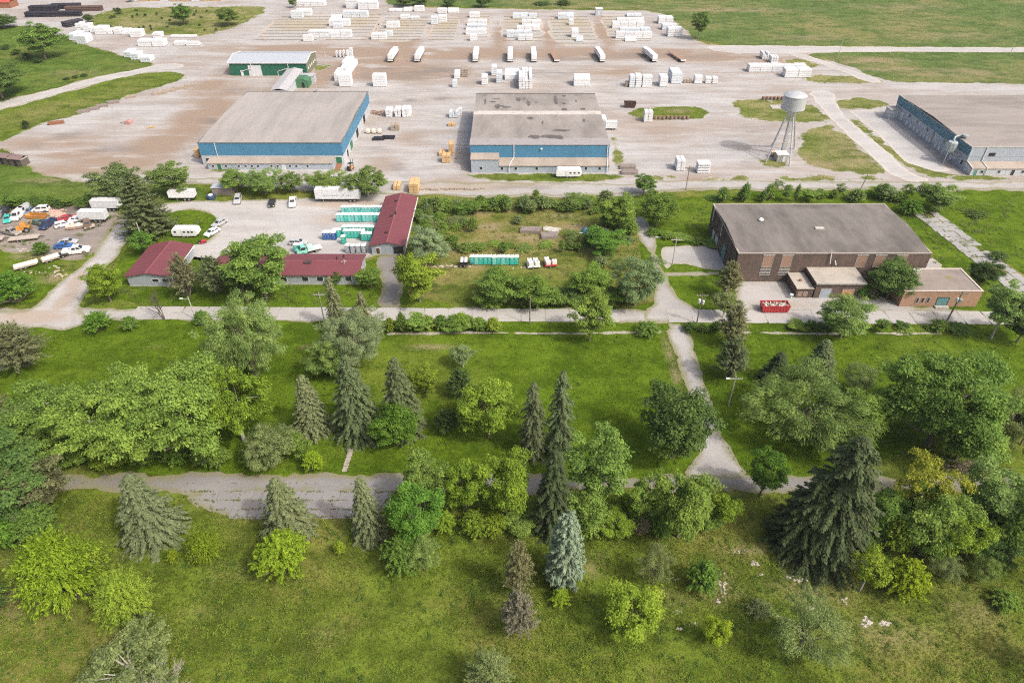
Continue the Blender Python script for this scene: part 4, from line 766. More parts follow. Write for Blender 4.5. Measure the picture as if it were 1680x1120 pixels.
# the parking lot
vehicle('suv', silver, 'silver car with its nose to us at the back of the lot, leftmost', 391, 331, -80); vehicle('sedan', black, 'black car at the back of the parking lot', 447, 336, -80)
vehicle('pickup', white, 'white pickup at the back of the parking lot near the semi-trailer', 481, 335, -78, 'pickup_truck', 'pickup'); vehicle('sedan', white, 'white sedan parked at the curved edge of the caravan lawn', 349, 384, -118)
vehicle('sedan', greyc if False else silver, 'silver sedan parked just behind the white one by the caravan lawn', 361, 369, -118); vehicle('wagon', silver, 'silver wagon parked sideways below the blue portable toilets', 490, 401, 0)
def flat_load(t, L, hw, zb, zr):
    MB().box(-L / 2, .6, -hw, hw, .85, 1.0).build('flatbed', m_white, t); wheel(t, -1.6, hw + .01, .46, .3); wheel(t, -1.6, -hw - .01, .46, .3); MB().cbox((-.3, 0, 1.5), (1.6, 1.7, 1.0)).build('tank', paint('mint_tank', (.42, .66, .56), .4), t, bevel=.2)
vehicle('truck', cp('mint', (.20, .55, .45)), 'mint and white service truck behind the roof of the long office', 508, 414, -150, 'service_truck', 'truck', flat_load)
# the scrap yard
vehicle('sedan', teal, 'teal car in the scrap yard at the left edge', 14, 362, -65); vehicle('van', white, 'white van with dark nose in the scrap yard', 32, 357, -85, 'van', 'van'); vehicle('suv', black, 'black car behind the teal one in the scrap yard', 10, 350, -75)
vehicle('sedan', cp('dull_blue', (.12, .18, .26)), 'dull blue car against the hedge of the scrap yard', 50, 349, -95); vehicle('suv', white, 'white car beside the rubble heap in the scrap yard', 68, 347, -170)
vehicle('pickup', dkblue, 'dark blue truck facing us in the middle of the scrap yard', 80, 371, -95, 'pickup_truck', 'pickup'); vehicle('wagon', white, 'wrecked white car left of the pale boat in the scrap yard', 106, 371, 35); vehicle('sedan', white, 'white car half behind the nearer box trailer', 129, 363, 10)
vehicle('sedan', blue, 'bright blue car near the drive in the scrap yard', 106, 407, 6); vehicle('sedan', silver, 'silver car behind the bright blue one', 113, 400, 6); vehicle('pickup', white, 'white crew pickup on the edge of the drive', 127, 415, 15, 'pickup_truck', 'pickup', sc=1.12)
vehicle('sedan', greyc, 'grey car at the left edge of the scrap yard hedge', 2, 354, -80)
vehicle('van', silver, 'silver van left of the dull blue car in the scrap yard', 41, 350, -100, 'van', 'van'); vehicle('sedan', redp, 'red wreck beside the pinkish rubble heap', 112, 361, 25); vehicle('pickup', cp('faded', (.30, .27, .24)), 'faded tan pickup below the orange backhoe', 20, 384, -20, 'pickup_truck', 'pickup'); vehicle('sedan', cp('wreck_green', (.10, .16, .12)), 'dull green wreck left of the dark blue truck', 62, 368, 160); vehicle('suv', brown_, 'brown car right of the wrecked white car', 145, 372, -60)
# trailers
def box_trailer(label, px0, px1, py, hgt, mat, wid=2.5, group=None, letters=False, axles=2, name='box_trailer'):
    x0, y0 = G(px0, py); x1, _ = G(px1, py); L = x1 - x0; t = thing(name, label, 'trailer', ((x0 + x1) / 2, y0 + wid / 2, .08), 0, group)
    z0 = 1.15 if axles > 1 else .6
    MB().box(-L / 2, L / 2, -wid / 2, wid / 2, z0, hgt).build('body', mat, t, bevel=.05); MB().box(-L / 2 - .03, L / 2 + .03, -wid / 2 - .03, wid / 2 + .03, hgt + .003, hgt + .08).build('roof', paint('trailer_roof', (.60, .60, .60), .5, dirt=.35), t); MB().box(-L / 2 + .2, L / 2 - .1, -.5, .5, z0 - .25, z0 - .005).build('frame', m_chassis, t)
    nr = int(L / 1.2)
    for k in range(nr + 1): MB().box(-L / 2 + L * k / nr - .03, -L / 2 + L * k / nr + .03, -wid / 2 - .035, -wid / 2 - .001, z0, hgt).build('rib', mat, t)
    for a in range(axles):
        for s in (-1, 1): wheel(t, L / 2 - 1.6 - a * 1.2, s * (wid / 2 - .02), .5 if axles > 1 else .34, .28)
    if axles > 1: MB().box(-L / 2 + 2, -L / 2 + 2.15, -.9, -.7, 0, z0).box(-L / 2 + 2, -L / 2 + 2.15, .7, .9, 0, z0).build('landing_leg', m_steel, t)
    MB().box(L / 2 + .031, L / 2 + .06, -wid / 2 + .1, -.02, z0 + .08, hgt - .08).build('rear_door', m_door, t); MB().box(L / 2 + .031, L / 2 + .06, .02, wid / 2 - .1, z0 + .08, hgt - .08).build('rear_door', m_door, t)
    if letters:                                       # faded, unreadable grey lettering along the side
        lm = paint('faded_lettering', (.38, .42, .46), .6); rl = random.Random(4); u = -L * .34; m = MB()
        while u < L * .32:
            w_ = rl.uniform(.22, .5); hh = rl.choice((.45, .5, .5, .75)); m.box(u, u + w_ * .3, -wid / 2 - .045, -wid / 2 - .036, 2.1, 2.1 + hh)
            m.box(u + w_ * .32, u + w_, -wid / 2 - .045, -wid / 2 - .036, 2.1 + rl.uniform(0, hh - .15), 2.1 + hh * .45); u += w_ + (.12 if rl.random() > .2 else .5)
        m.build('lettering', lm, t)
    return t
twhite = paint('trailer_white', (.66, .68, .69), .45, dirt=.3)
box_trailer('white semi-trailer with faded lettering parked at the back of the lot', 519, 591, 333, 4.0, twhite, letters=True, name='semi_trailer')
box_trailer('weathered white box trailer beside the hedge, farther of the two in the scrap yard', 153, 197, 348, 3.3, twhite); box_trailer('weathered white box trailer in the scrap yard, nearer of the two', 133, 175, 367, 3.3, twhite); box_trailer('white storage trailer with plain sides right of the large layered conifer', 279, 320, 331, 3.0, paint('clean_white', (.74, .75, .76), .45, dirt=.12))
box_trailer('long white box trailer beside the patched roof warehouse', 993, 1012, 214, 2.8, twhite, 2.4, axles=1)
def caravan(label, px0, px1, py, hgt, wins):
    x0, y0 = G(px0, py); x1, _ = G(px1, py); L = x1 - x0; t = thing('caravan', label, 'caravan', ((x0 + x1) / 2, y0 + 1.2, .08)); w = 1.2; z0 = .55
    MB().prism([(-L / 2 + .15, z0), (L / 2 - .9, z0), (L / 2 - .1, z0 + .7), (L / 2 - .35, hgt - .35), (L / 2 - .9, hgt), (-L / 2 + .5, hgt), (-L / 2, hgt - .5), (-L / 2, z0 + .4)], 'y', -w, w).build('body', paint('caravan_white', (.76, .76, .75), .4, dirt=.12), t, bevel=.1)
    for u in wins: MB().box(u * L - .32, u * L + .32, -w - .03, -w + .01, z0 + 1.0, z0 + 1.5).build('window', m_cglass, t)
    MB().box(-.15 * L, -.15 * L + .65, -w - .025, -w + .01, z0 + .05, z0 + 1.8).build('door', m_door, t); MB().box(-L / 2 + .1, L / 2 - 1, -w - .02, -w + .01, z0 + .5, z0 + .6).build('stripe', paint('caravan_stripe', (.45, .46, .48), .5), t)
    for s in (-1, 1):
        for a in (-.45, .45): wheel(t, a, s * (w - .02), .34, .22)
    MB().tube((L / 2 - .9, 0, .5), (L / 2 + .9, 0, .45), .06, n=6).build('tow_bar', m_chassis, t); MB().cbox((.4, 0, hgt + .1), (.9, .7, .25)).build('roof_vent', m_white, t, bevel=.05)
    return t
caravan('white caravan on the oval lawn beside the parking lot', 284, 328, 391, 2.7, (-.36, -.02, .14, .27)); caravan('white caravan parked on the grass in front of the patched roof warehouse', 912, 955, 293, 2.9, (.05, .2, .36))
# flatbed trailers in a row, most of them loaded
def wrap_mat(name, col):
    """printed lumber wrap: pale sheet with faint bands of print, straps and grime"""
    m, nt, b = _nt(name); tc = nd(nt, 'ShaderNodeTexCoord').outputs['Object']
    w = nd(nt, 'ShaderNodeTexWave', i_Scale=.55, i_Distortion=.6); nt.links.new(tc, w.inputs['Vector']); n = noise_f(nt, tc, .9, 5, .7); f = noise_f(nt, tc, 5., 3, .6, (1, 1, 2.5))
    oi = nd(nt, 'ShaderNodeObjectInfo')
    c = mixc(nt, mth(nt, 'MULTIPLY', ramp(nt, w.outputs['Fac'], .84, .93), .20), col, (.30, .34, .40))
    c = mixc(nt, mth(nt, 'MULTIPLY', ramp(nt, f, .54, .66), .13), c, (.36, .42, .50)); c = mixc(nt, mth(nt, 'MULTIPLY', ramp(nt, n, .5, .75), .22), c, (.5, .49, .47))
    c = mixc(nt, mth(nt, 'MULTIPLY', oi.outputs['Random'], .18), c, (.48, .50, .52)); nt.links.new(c, b.inputs['Base Color']); b.inputs['Roughness'].default_value = .5
    bump(nt, b, n, .5, .12); return m
wrap = wrap_mat('lumber_wrap', (.73, .74, .75))
def flatbed(px, py, deg, load, label, group):
    x, y = G(px, py); L = 15.0; t = thing('flatbed_trailer', label, 'trailer', (x, y + L / 2, .08), R(deg), group)
    MB().box(-1.3, 1.3, -L / 2, L / 2, 1.15, 1.35).build('deck', m_board if not load else m_chassis, t); MB().box(-.5, .5, -L / 2 + .3, L / 2 - .3, .8, 1.14).build('frame', m_chassis, t); MB().box(-1.25, 1.25, -L / 2 - .05, -L / 2 - .005, .75, 1.3).build('bumper', m_white, t)
    for yy in (-L / 2 + 1.4, -L / 2 + 2.7):
        for s in (-1, 1):
            MB().tube((s * .95, yy, .5), (s * 1.28, yy, .5), .5, n=12).build('wheel', m_tyre, t)
    MB().box(-.9, -.75, L / 2 - 3, L / 2 - 2.8, 0, 1.14).box(.75, .9, L / 2 - 3, L / 2 - 2.8, 0, 1.14).build('landing_leg', m_steel, t)
    if load:
        for k in range(3): MB().box(-1.22, 1.22, -L / 2 + .15 + k * 4.9, -L / 2 + 4.95 + k * 4.9, 1.36, 3.4 + (.25 if k == 1 else 0)).build('wrapped_load', wrap, t, bevel=.12)
    return t
for k, (px, deg, load) in enumerate(((642, -3, 1), (686, -3, 1), (780, 0, 1), (837, 0, 1), (876, 0, 1), (911, 6, 0), (986, 5, 1), (1069, 11, 1), (1115, 13, 0))): flatbed(px, 103.5, deg, load, '%s flatbed trailer from the left on the brown track, %s' % (ORD[k], 'carrying wrapped lumber' if load else 'empty'), 'flatbed trailers on the brown track')
def low_trailer(label, px0, py0, px1, py1, mat, w=2.2, z=.75, load=None):
    a, b_ = Vector(G(px0, py0)), Vector(G(px1, py1)); d = b_ - a; L = d.length; t = thing('flat_trailer', label, 'trailer', (*((a + b_) / 2), .08), math.atan2(d.y, d.x))
    MB().box(-L / 2, L / 2, -w / 2, w / 2, z, z + .18).build('deck', mat, t); MB().tube((L / 2, -.4, z), (L / 2 + 1.4, 0, z - .1), .07, n=5).tube((L / 2, .4, z), (L / 2 + 1.4, 0, z - .1), .07, n=5).build('tow_bar', m_chassis, t)
    for s in (-1, 1):
        for q in (-.5, .5): wheel(t, -L * .12 + q, s * w / 2, .36, .24)
    if load: load(t, L, w, z)
    return t
deckm = paint('bleached_deck', (.42, .36, .31), .85, dirt=.4)
low_trailer('long flat trailer across the middle of the scrap yard', 17, 397, 66, 392, deckm); low_trailer('flat trailer at the left edge of the scrap yard', -28, 399, 8, 395, deckm); low_trailer('small low trailer below the nearer box trailer', 139, 377, 157, 373, deckm, 1.8, .55); low_trailer('low dark trailer behind the white crew pickup', 93, 424, 112, 419, m_chassis, 2.0, .6)
def pipes(t, L, w, z):
    for k in range(5): MB().tube((-L / 2 + .2, -w / 2 + .25 + k * .42, z + .38), (L / 2 + .4, -w / 2 + .25 + k * .42, z + .38), .2, n=10).build('pipe', paint('cream_pipe', (.62, .55, .46), .6, dirt=.3), t)
low_trailer('trailer loaded with long cream pipes, nearest the road', 24, 444, 62, 434, deckm, 2.2, .6, pipes); low_trailer('trailer loaded with cream pipes, nearest the white crew pickup', 70, 432, 96, 424, deckm, 2.2, .6, pipes)
# backhoe and orange loader
def backhoe(label, px, py, deg):
    t = thing('backhoe', label, 'machine', (*G(px, py), .08), R(deg)); om = orange
    MB().box(-1.6, 1.5, -.6, .6, .7, 1.5).build('body', om, t, bevel=.1); tapered(MB(), -1.2, .3, -1.0, .2, .75, .65, 1.5, 2.7).build('cab', om, t, bevel=.06); MB().box(.32, 1.5, -.5, .5, 1.5, 1.85).build('bonnet', om, t, bevel=.1)
    for s in (-1, 1): wheel(t, -.9, s * .95, .72, .4); wheel(t, 1.2, s * .9, .5, .35); MB().tube((.9, s * .7, 1.2), (2.5, s * .7, .8), .1, n=6).build('loader_arm', om, t)
    MB().prism([(2.3, .3), (3.1, .25), (2.9, .6), (2.6, 1.1), (2.35, 1.1)], 'y', -1.1, 1.1).build('bucket', m_rust, t); MB().tube((-1.6, 0, 1.2), (-3.0, .3, 3.0), .17, .14, n=8).build('boom', om, t); MB().tube((-3.0, .3, 3.0), (-4.4, .5, 1.6), .14, .11, n=8).build('dipper', m_chassis, t); MB().cbox((-4.5, .5, 1.3), (.6, .6, .6)).build('backhoe_bucket', m_chassis, t)
backhoe('orange backhoe with its dark arm out in the scrap yard', 40, 381, 205)
def skip_body(label, px, py, deg, mat, L=5.5, w=2.2, hgt=1.3, name='skip', load=None, cat='container'):
    t = thing(name, label, cat, (*G(px, py), .09), R(deg)); h2 = hgt
    m = MB(); m.prism([(-L / 2 + .35, .2), (L / 2 - .35, .2), (L / 2, h2), (-L / 2, h2)], 'y', -w / 2, -w / 2 + .1); m.prism([(-L / 2 + .35, .2), (L / 2 - .35, .2), (L / 2, h2), (-L / 2, h2)], 'y', w / 2 - .1, w / 2)
    m.prism([(-L / 2 + .35, .2), (-L / 2 + .45, .2), (-L / 2 + .1, h2), (-L / 2, h2)], 'y', -w / 2 + .1, w / 2 - .1).prism([(L / 2 - .45, .2), (L / 2 - .35, .2), (L / 2, h2), (L / 2 - .1, h2)], 'y', -w / 2 + .1, w / 2 - .1)
    m.build('wall', mat, t); MB().box(-L / 2 + .46, L / 2 - .46, -w / 2 + .11, w / 2 - .11, .2, .32).build('floor', m_rust, t)
    for k in range(int(L / .75)):
        u = -L / 2 + .75 + k * (L - 1.5) / max(1, int(L / .75) - 1); MB().box(u - .05, u + .05, -w / 2 - .08, -w / 2 - .003, .25, h2 - .05).build('rib', mat, t)
    MB().box(-L / 2 - .04, L / 2 + .04, -w / 2 - .06, -w / 2 + .12, h2 + .003, h2 + .1).box(-L / 2 - .04, L / 2 + .04, w / 2 - .12, w / 2 + .06, h2 + .003, h2 + .1).build('rim', mat, t)
    if load: load(t, L, w, h2)
    return t
def junk_load(t, L, w, h2):
    r2 = random.Random(9); cols = [paint('scrap_white', (.6, .58, .55), .7), m_board, m_chassis, paint('scrap_grey', (.3, .29, .3), .7), paint('scrap_cream', (.6, .5, .36), .8)]
    MB().box(-L / 2 + .5, L / 2 - .5, -w / 2 + .15, w / 2 - .15, .33, h2 - .3).build('rubbish', cols[3], t)
    for k in range(38):
        c = (r2.uniform(-L / 2 + .6, L / 2 - .6), r2.uniform(-w / 2 + .4, w / 2 - .4), h2 - .22 + r2.uniform(0, .3)); o = MB().cbox((0, 0, 0), (r2.uniform(.2, .9), r2.uniform(.15, .5), r2.uniform(.08, .3))).build('scrap', r2.choice(cols), t); o.location = c; o.rotation_euler = (r2.uniform(-.5, .5), r2.uniform(-.5, .5), r2.uniform(0, 3))
skip_body('red dumpster heaped with rubbish in front of the derelict hall', 1269, 509, 0, redp, 6.4, 2.4, 1.75, 'dumpster', junk_load, 'dumpster'); skip_body('long orange scrap skip beside the rubble heap', 61, 358, -8, orange, 5.8, 2.0, 1.0); skip_body('dark rusty tipping skip on the yard right of the patched roof warehouse', 1033, 176, -4, paint('dark_rust', (.07, .035, .03), .8), 4.6, 2.6, 1.9)
# boats, forklift, mower, tanks
def boat(label, px, py, deg, mat):
    t = thing('boat', label, 'boat', (*G(px, py), .1), R(deg)); st = [(-2.6, .8, .25), (-1.0, 1.0, .15), (1.0, .9, .2), (2.2, .5, .4), (2.9, .05, .75)]; m = MB()
    for (x_, w_, zk) in st: m.v += [(x_, -w_, 1.0), (x_, -w_ * .6, zk), (x_, w_ * .6, zk), (x_, w_, 1.0)]
    for k in range(4):
        for j in range(3): m.f.append((k * 4 + j, k * 4 + 4 + j, k * 4 + 5 + j, k * 4 + 1 + j))
    m.f.append((0, 1, 2, 3)); m.build('hull', mat, t)
    d = MB()
    for (x_, w_, zk) in st: d.v += [(x_, -w_ * .93, .92), (x_, w_ * .93, .92)]
    for k in range(4): d.f.append((k * 2, k * 2 + 2, k * 2 + 3, k * 2 + 1))
    d.build('deck', paint('boat_deck', (.62, .5, .42), .6), t); MB().box(.2, 1.2, -.5, .5, .93, 1.45, .15, .1).build('console', m_white, t)
boat('pale peach boat hull lying in the scrap yard', 127, 375, 20, paint('peach_hull', (.62, .46, .38), .5))
def forklift(label, px, py, deg):
    t = thing('forklift', label, 'machine', (*G(px, py), .08), R(deg)); MB().box(-1.2, .8, -.6, .6, .4, 1.2).build('body', orange, t, bevel=.1); MB().box(-1.4, -.8, -.6, .6, .45, 1.5).build('counterweight', m_chassis, t, bevel=.08)
    cg = MB()
    for sx in (-.7, .5):
        for sy in (-.55, .55): cg.tube((sx, sy, 1.2), (sx, sy, 2.2), .04, n=5)
    cg.box(-.8, .6, -.62, .62, 2.2, 2.27); cg.build('cage', m_chassis, t); MB().box(.95, 1.1, -.5, -.38, .1, 3.2).box(.95, 1.1, .38, .5, .1, 3.2).box(.95, 1.1, -.37, .37, 2.0, 2.15).build('mast', m_chassis, t); MB().box(1.11, 2.2, -.4, -.28, .1, .16).box(1.11, 2.2, .28, .4, .1, .16).build('fork', m_steel, t)
    for sx in (-.8, .6):
        for s in (-1, 1): wheel(t, sx, s * .68, .36, .25)
forklift('orange forklift with a dark mast near the corner of the left warehouse', 576, 279, 70)
def mower(label, px, py):
    t = thing('riding_mower', label, 'mower', (*G(px, py), .08), R(20)); MB().box(-.3, 1.0, -.35, .35, .4, .85).build('bonnet', redp, t, bevel=.08); MB().box(-.9, -.35, -.4, .4, .4, .62).build('chassis', m_chassis, t); MB().box(-.75, -.35, -.28, .28, .63, .8).box(-.9, -.76, -.28, .28, .63, 1.15).build('seat', m_chassis, t); MB().box(-.5, .5, -.6, .6, .12, .3).build('cutting_deck', redp, t, bevel=.04); MB().tube((.0, 0, .85), (-.2, 0, 1.15), .03, n=5).build('steering', m_chassis, t)
    for sx, r_ in ((-.7, .34), (.75, .24)):
        for s in (-1, 1): wheel(t, sx, s * .5, r_, .2)
mower('red riding mower at the edge of the caravan lawn', 333, 399)
def tank_trailer(label, px, py, matf, n):
    t = thing('tank_trailer', label, 'trailer', (*G(px, py), .08), R(8)); MB().box(-1.6, 1.6, -1.4, 1.4, .45, .6).build('deck', matf, t)
    for k in range(n):
        x_, y_ = ((-.75, -.6), (.85, -.55), (-.9, .8), (.6, .85))[k]; MB().box(x_ - .6, x_ + .6, y_ - .55, y_ + .55, .62, 1.75).build('water_tank', paint('tank_plastic', (.74, .74, .72), .45, dirt=.12), t, bevel=.16)
        MB().lathe([(.2, 0), (.2, .1)], 10, (x_, y_, 1.75)).build('cap', m_steel, t)
    for s in (-1, 1): wheel(t, -.3, s * 1.62, .36, .22)
    MB().tube((-1.6, 0, .5), (-2.7, 0, .45), .07, n=5).build('tow_bar', m_chassis, t)
tank_trailer('white wheeled trailer with four white water tanks', 875, 437, m_white, 4); tank_trailer('red trailer with white water tanks right of the white wheeled one', 903, 435, redp, 3)
# ================================================================== portable toilets
m_troof = paint('toilet_roof', (.74, .76, .76), .4, dirt=.1); m_vent = paint('vent_pipe', (.6, .62, .62), .5)
TC = {'teal': (.035, .40, .34), 'pale': (.13, .47, .43), 'green': (.03, .36, .26), 'blue': (.025, .09, .27), 'grey': (.27, .29, .32)}
TM = {}
def toilet_meshes(col):
    if col in TM: return TM[col]
    c = TC[col]; m1 = paint('toilet_' + col, c, .45, dirt=.15, vary=.2); m2 = paint('toilet_door_' + col, tuple(min(1, x * 1.12 + .015) for x in c), .4, dirt=.1)
    w = MB().box(-.55, .55, -.55, .55, 0, 2.08, .02, .02)
    for x_ in (-.55, .47): w.box(x_, x_ + .08, -.6, -.551, .05, 2.05)
    for y_ in (-.3, 0, .3): w.box(-.585, -.551, y_ - .05, y_ + .05, .1, 2.0).box(.551, .585, y_ - .05, y_ + .05, .1, 2.0)
    d = MB().box(-.44, .44, -.6, -.556, .12, 1.95); r_ = MB().box(-.6, .6, -.62, .6, 2.085, 2.16).box(-.56, .56, -.57, .56, 2.16, 2.36, .22, .2); v = MB().tube((.36, .4, 2.1), (.36, .4, 2.6), .06, n=6); s_ = MB().box(-.58, .58, -.58, .58, -.06, -.002); k = MB().cbox((.3, -.615, 1.1), (.1, .03, .16)).cbox((0, -.61, 1.62), (.3, .02, .16))
    TM[col] = (w.mesh('wall', m1), d.mesh('door', m2), r_.mesh('roof', m_troof), v.mesh('vent_pipe', m_vent), s_.mesh('skid', m_chassis), k.mesh('latch', m_white)); return TM[col]
def toilet(x, y, rz, col, label, group):
    t = thing('portable_toilet', label, 'toilet', (x, y, .13), rz, group)
    for me, nm in zip(toilet_meshes(col), ('wall', 'door', 'roof', 'vent_pipe', 'skid', 'latch')): place(me, nm, t)
rt = random.Random(8)
def trow(n, px0, px1, py, col, desc, alt=None, rz=0.):
    x0, y0 = G(px0, py); x1, _ = G(px1, py)
    for k in range(n):
        c = alt[k % len(alt)] if alt else col
        toilet(x0 + (x1 - x0) * (k + .5) / n, y0 + .6 + rt.uniform(-.12, .12), rz + rt.uniform(-.04, .04), c, '%s %s portable toilet from the left in %s' % (ORD[k], {'pale': 'pale teal'}.get(c, c), desc), 'portable toilets, ' + desc)
trow(12, 561, 627, 352, 'pale', 'the back row by the long garage', ('pale', 'teal', 'pale', 'pale')); trow(12, 553, 625, 364.5, 'pale', 'the second row by the long garage', ('pale', 'pale', 'teal', 'pale'))
trow(9, 562, 614, 385, 'green', 'the third row by the long garage', ('teal', 'green', 'green')); trow(6, 565, 599, 391.5, 'teal', 'the fourth row by the long garage', ('teal', 'green', 'teal')); trow(3, 594, 610, 396, 'blue', 'the short front row by the garage', ('green', 'teal', 'teal'))
trow(4, 531, 551, 394, 'blue', 'the dark blue cluster of the lot'); trow(2, 547, 560, 390, 'teal', 'the pair beside the dark blue cluster'); trow(1, 560, 568, 401, 'green', 'front of the cluster, standing alone')
trow(4, 566, 602, 416, 'grey', 'the grey row nearest the long office'); trow(11, 771, 851, 435, 'teal', 'the single row in the overgrown plot', ('teal', 'pale', 'teal', 'teal', 'teal', 'pale')); trow(2, 483, 497, 415, 'pale', 'the pair beside the mint service truck', ('green', 'pale'))
low_trailer('black trailer base under white covers left of the single toilet row', 755, 436, 768, 436, m_chassis, 2.2, .7, lambda t, L, w, z: [MB().box(-L / 2 + .1 + q * L / 2, -L / 2 + L / 2 - .1 + q * L / 2, -1.0, 1.0, z + .9, z + 1.25, .1, .1).build('white_cover', m_troof, t) for q in (0, 1)] + [MB().box(-L / 2, L / 2, -.95, .95, z + .2, z + .88).build('dark_hold', m_black, t)])
# ================================================================== lumber stacks
wrapb = wrap_mat('lumber_wrap_bluish', (.63, .68, .72)); raw = paint('fresh_lumber', (.60, .40, .20), .8, dirt=.35, scale=2., dirtcol=(.4, .27, .15), vary=.25); raw2 = paint('aged_lumber', (.36, .30, .24), .85, dirt=.4, vary=.25); dunn = paint('dunnage', (.16, .12, .09), .9)
BMESH = {}
def bundle_mesh(w, d, h, mat):
    key = (round(w, 1), round(d, 1), round(h, 2), mat.name)
    if key not in BMESH:
        m = MB(); i = 0; ch = min(.12, h * .15)
        m.prism([(-w / 2 + ch * .5, 0), (w / 2 - ch * .5, 0), (w / 2, ch), (w / 2, h - ch), (w / 2 - ch, h), (-w / 2 + ch, h), (-w / 2, h - ch), (-w / 2, ch)], 'y', -d / 2, d / 2); BMESH[key] = m.mesh('bundle', mat)
    return BMESH[key]
rk = random.Random(12)
def stack(x0, x1, y0, depth, h, label, group, mat=wrap, along='x', tier=None, rz=0., name='lumber_stack', uneven=.12):
    """wrapped lumber: tiers of bundles on bearers"""
    W_ = x1 - x0; t = thing(name, label, 'lumber stack', ((x0 + x1) / 2, y0 + depth / 2, .1), rz, group)
    nt = max(1, round(h / (tier or .95))); th = h / nt; nx = max(1, round(W_ / (4.9 if along == 'x' else 1.3))); ny = max(1, round(depth / (1.3 if along == 'x' else 4.9)))
    nx = min(nx, 5); ny = min(ny, 3); bw, bd = W_ / nx, depth / ny
    for i in range(nx):
        for j in range(ny):
            top = nt - (1 if (nt > 1 and rk.random() < uneven) else 0)
            for k in range(top): place(bundle_mesh(bw - .12, bd - .07, th - .08, mat), 'bundle', t, (-W_ / 2 + bw * (i + .5) + rk.uniform(-.06, .06), -depth / 2 + bd * (j + .5) + rk.uniform(-.08, .08), .12 + th * k), 0)
    m = MB()
    for s in (-.4, 0, .4): m.box(W_ * s - .08, W_ * s + .08, -depth / 2 + .1, depth / 2 - .1, 0, .115)
    m.build('bearer', dunn, t); return t
def pstack(px0, px1, py, top, depth, label, group, **kw):
    x0, y0 = G(px0, py); x1, _ = G(px1, py); return stack(x0, x1, y0, depth, max(.9, HT((px0 + px1) / 2, py, top)), label, group, **kw)
LOTST = [[(478, 497, 31, 18, 3), (490, 511, 27, 15, 4), (486, 500, 23, 15, 3)], [(498, 513, 69, 57, 3), (507, 577, 63, 50, 3), (546, 562, 47, 39, 3), (540, 574, 44, 32, 4), (542, 560, 34, 25, 3), (563, 604, 30, 18, 4)], [(609, 634, 66, 55, 4), (632, 644, 61, 51, 3), (634, 655, 47, 36, 4), (657, 672, 32, 24, 3), (673, 688, 32, 27, 3)],
 [(707, 718, 41, 27, 3), (719, 733, 37, 25, 3)], [(771, 783, 68, 57, 3), (764, 798, 58, 48, 4), (766, 799, 50, 40, 4), (768, 799, 43, 33, 4), (770, 787, 30, 21, 4)], [(850, 874, 67, 57, 3), (831, 872, 62, 51, 4), (848, 886, 51, 42, 4), (856, 888, 42, 33, 4), (841, 881, 31, 22, 4)], [(945, 957, 69, 60, 3), (937, 949, 62, 47, 4), (933, 941, 42, 32, 3), (915, 942, 32, 22, 4)],
 [(1025, 1044, 69, 61, 3), (1010, 1069, 64, 52, 3), (1016, 1067, 56, 46, 4), (1004, 1057, 47, 36, 4), (1012, 1057, 38, 30, 4), (1028, 1053, 28, 23, 4)], [(1095, 1119, 61, 46, 5), (1086, 1111, 50, 40, 4), (1080, 1104, 40, 28, 5)]]
for i, rowl in enumerate(LOTST):
    for j, (a, b_, py, tp, dp) in enumerate(sorted(rowl, key=lambda r_: -r_[2])): pstack(a, b_, py, tp + 1.5, dp, '%s white lumber stack from the track in the %s storage lot from the left' % (ORD[j], ORD[i]), 'wrapped lumber in the storage lots', mat=wrap if (i + j) % 3 else wrapb)
g2 = 'wrapped lumber along the back of the lots'
for k, (a, b_, py, tp, dp) in enumerate(((486, 534, 11, 3, 4), (568, 588, 14, -2, 6), (588, 620, 16, 4, 5), (638, 660, 20, 16, 3), (662, 676, 20, 14, 3), (680, 696, 20, 11, 3), (718, 733, 23, 15, 3), (735, 753, 22, 15, 3))): pstack(a, b_, py, tp, dp, '%s white lumber stack from the left along the far back edge of the storage lots' % ORD[k], g2)
hut = thing('storage_cube', 'small white cube hut alone at the back edge of the storage lots', 'hut', (*G(982, 25), .08)); MB().box(-2, 2, -1.8, 1.8, 0, 3.4).build('wall', m_lgrey, hut); MB().box(-2.1, 2.1, -1.9, 1.9, 3.405, 3.6).build('roof', m_white, hut); MB().box(-.6, .6, -1.86, -1.8, .05, 2.2).build('door', m_door, hut)
# the row in front of the brown track
FR = [(551, 554, 95, 85, 2), (557, 560, 95, 85, 2), (563, 566, 95, 84, 2), (569, 573, 96, 84, 2), (574, 579, 95, 80, 2), (549, 570, 134, 121, 26), (557, 577, 143, 124, 4), (612, 634, 143, 124, 3.5), (742, 750, 144, 133, 2.5), (745, 755, 130, 119, 4), (790, 800, 140, 126, 4), (806, 815, 125, 111, 5), (814, 824, 137, 120, 5), (828, 852, 132, 119, 6), (851, 873, 147, 127, 14), (941, 968, 142, 126, 6), (1032, 1041, 144, 126, 4), (1042, 1052, 144, 126, 5), (1053, 1069, 144, 126, 5), (1082, 1095, 143, 127, 5), (1101, 1118, 138, 121, 9), (1139, 1152, 138, 126, 3), (1157, 1167, 138, 128, 2.5), (1168, 1177, 138, 128, 2.5)]
for k, (a, b_, py, tp, dp) in enumerate(FR): pstack(a, b_, py, tp, dp, '%s white lumber stack, counted from the left, between the warehouses and the brown track' % (ORD[k] if k < 20 else ('twenty-' + ORD[k - 20])), 'wrapped lumber between warehouses and brown track', mat=wrap if k % 4 else wrapb, along='x' if (b_ - a) > 1.6 * dp else 'y')
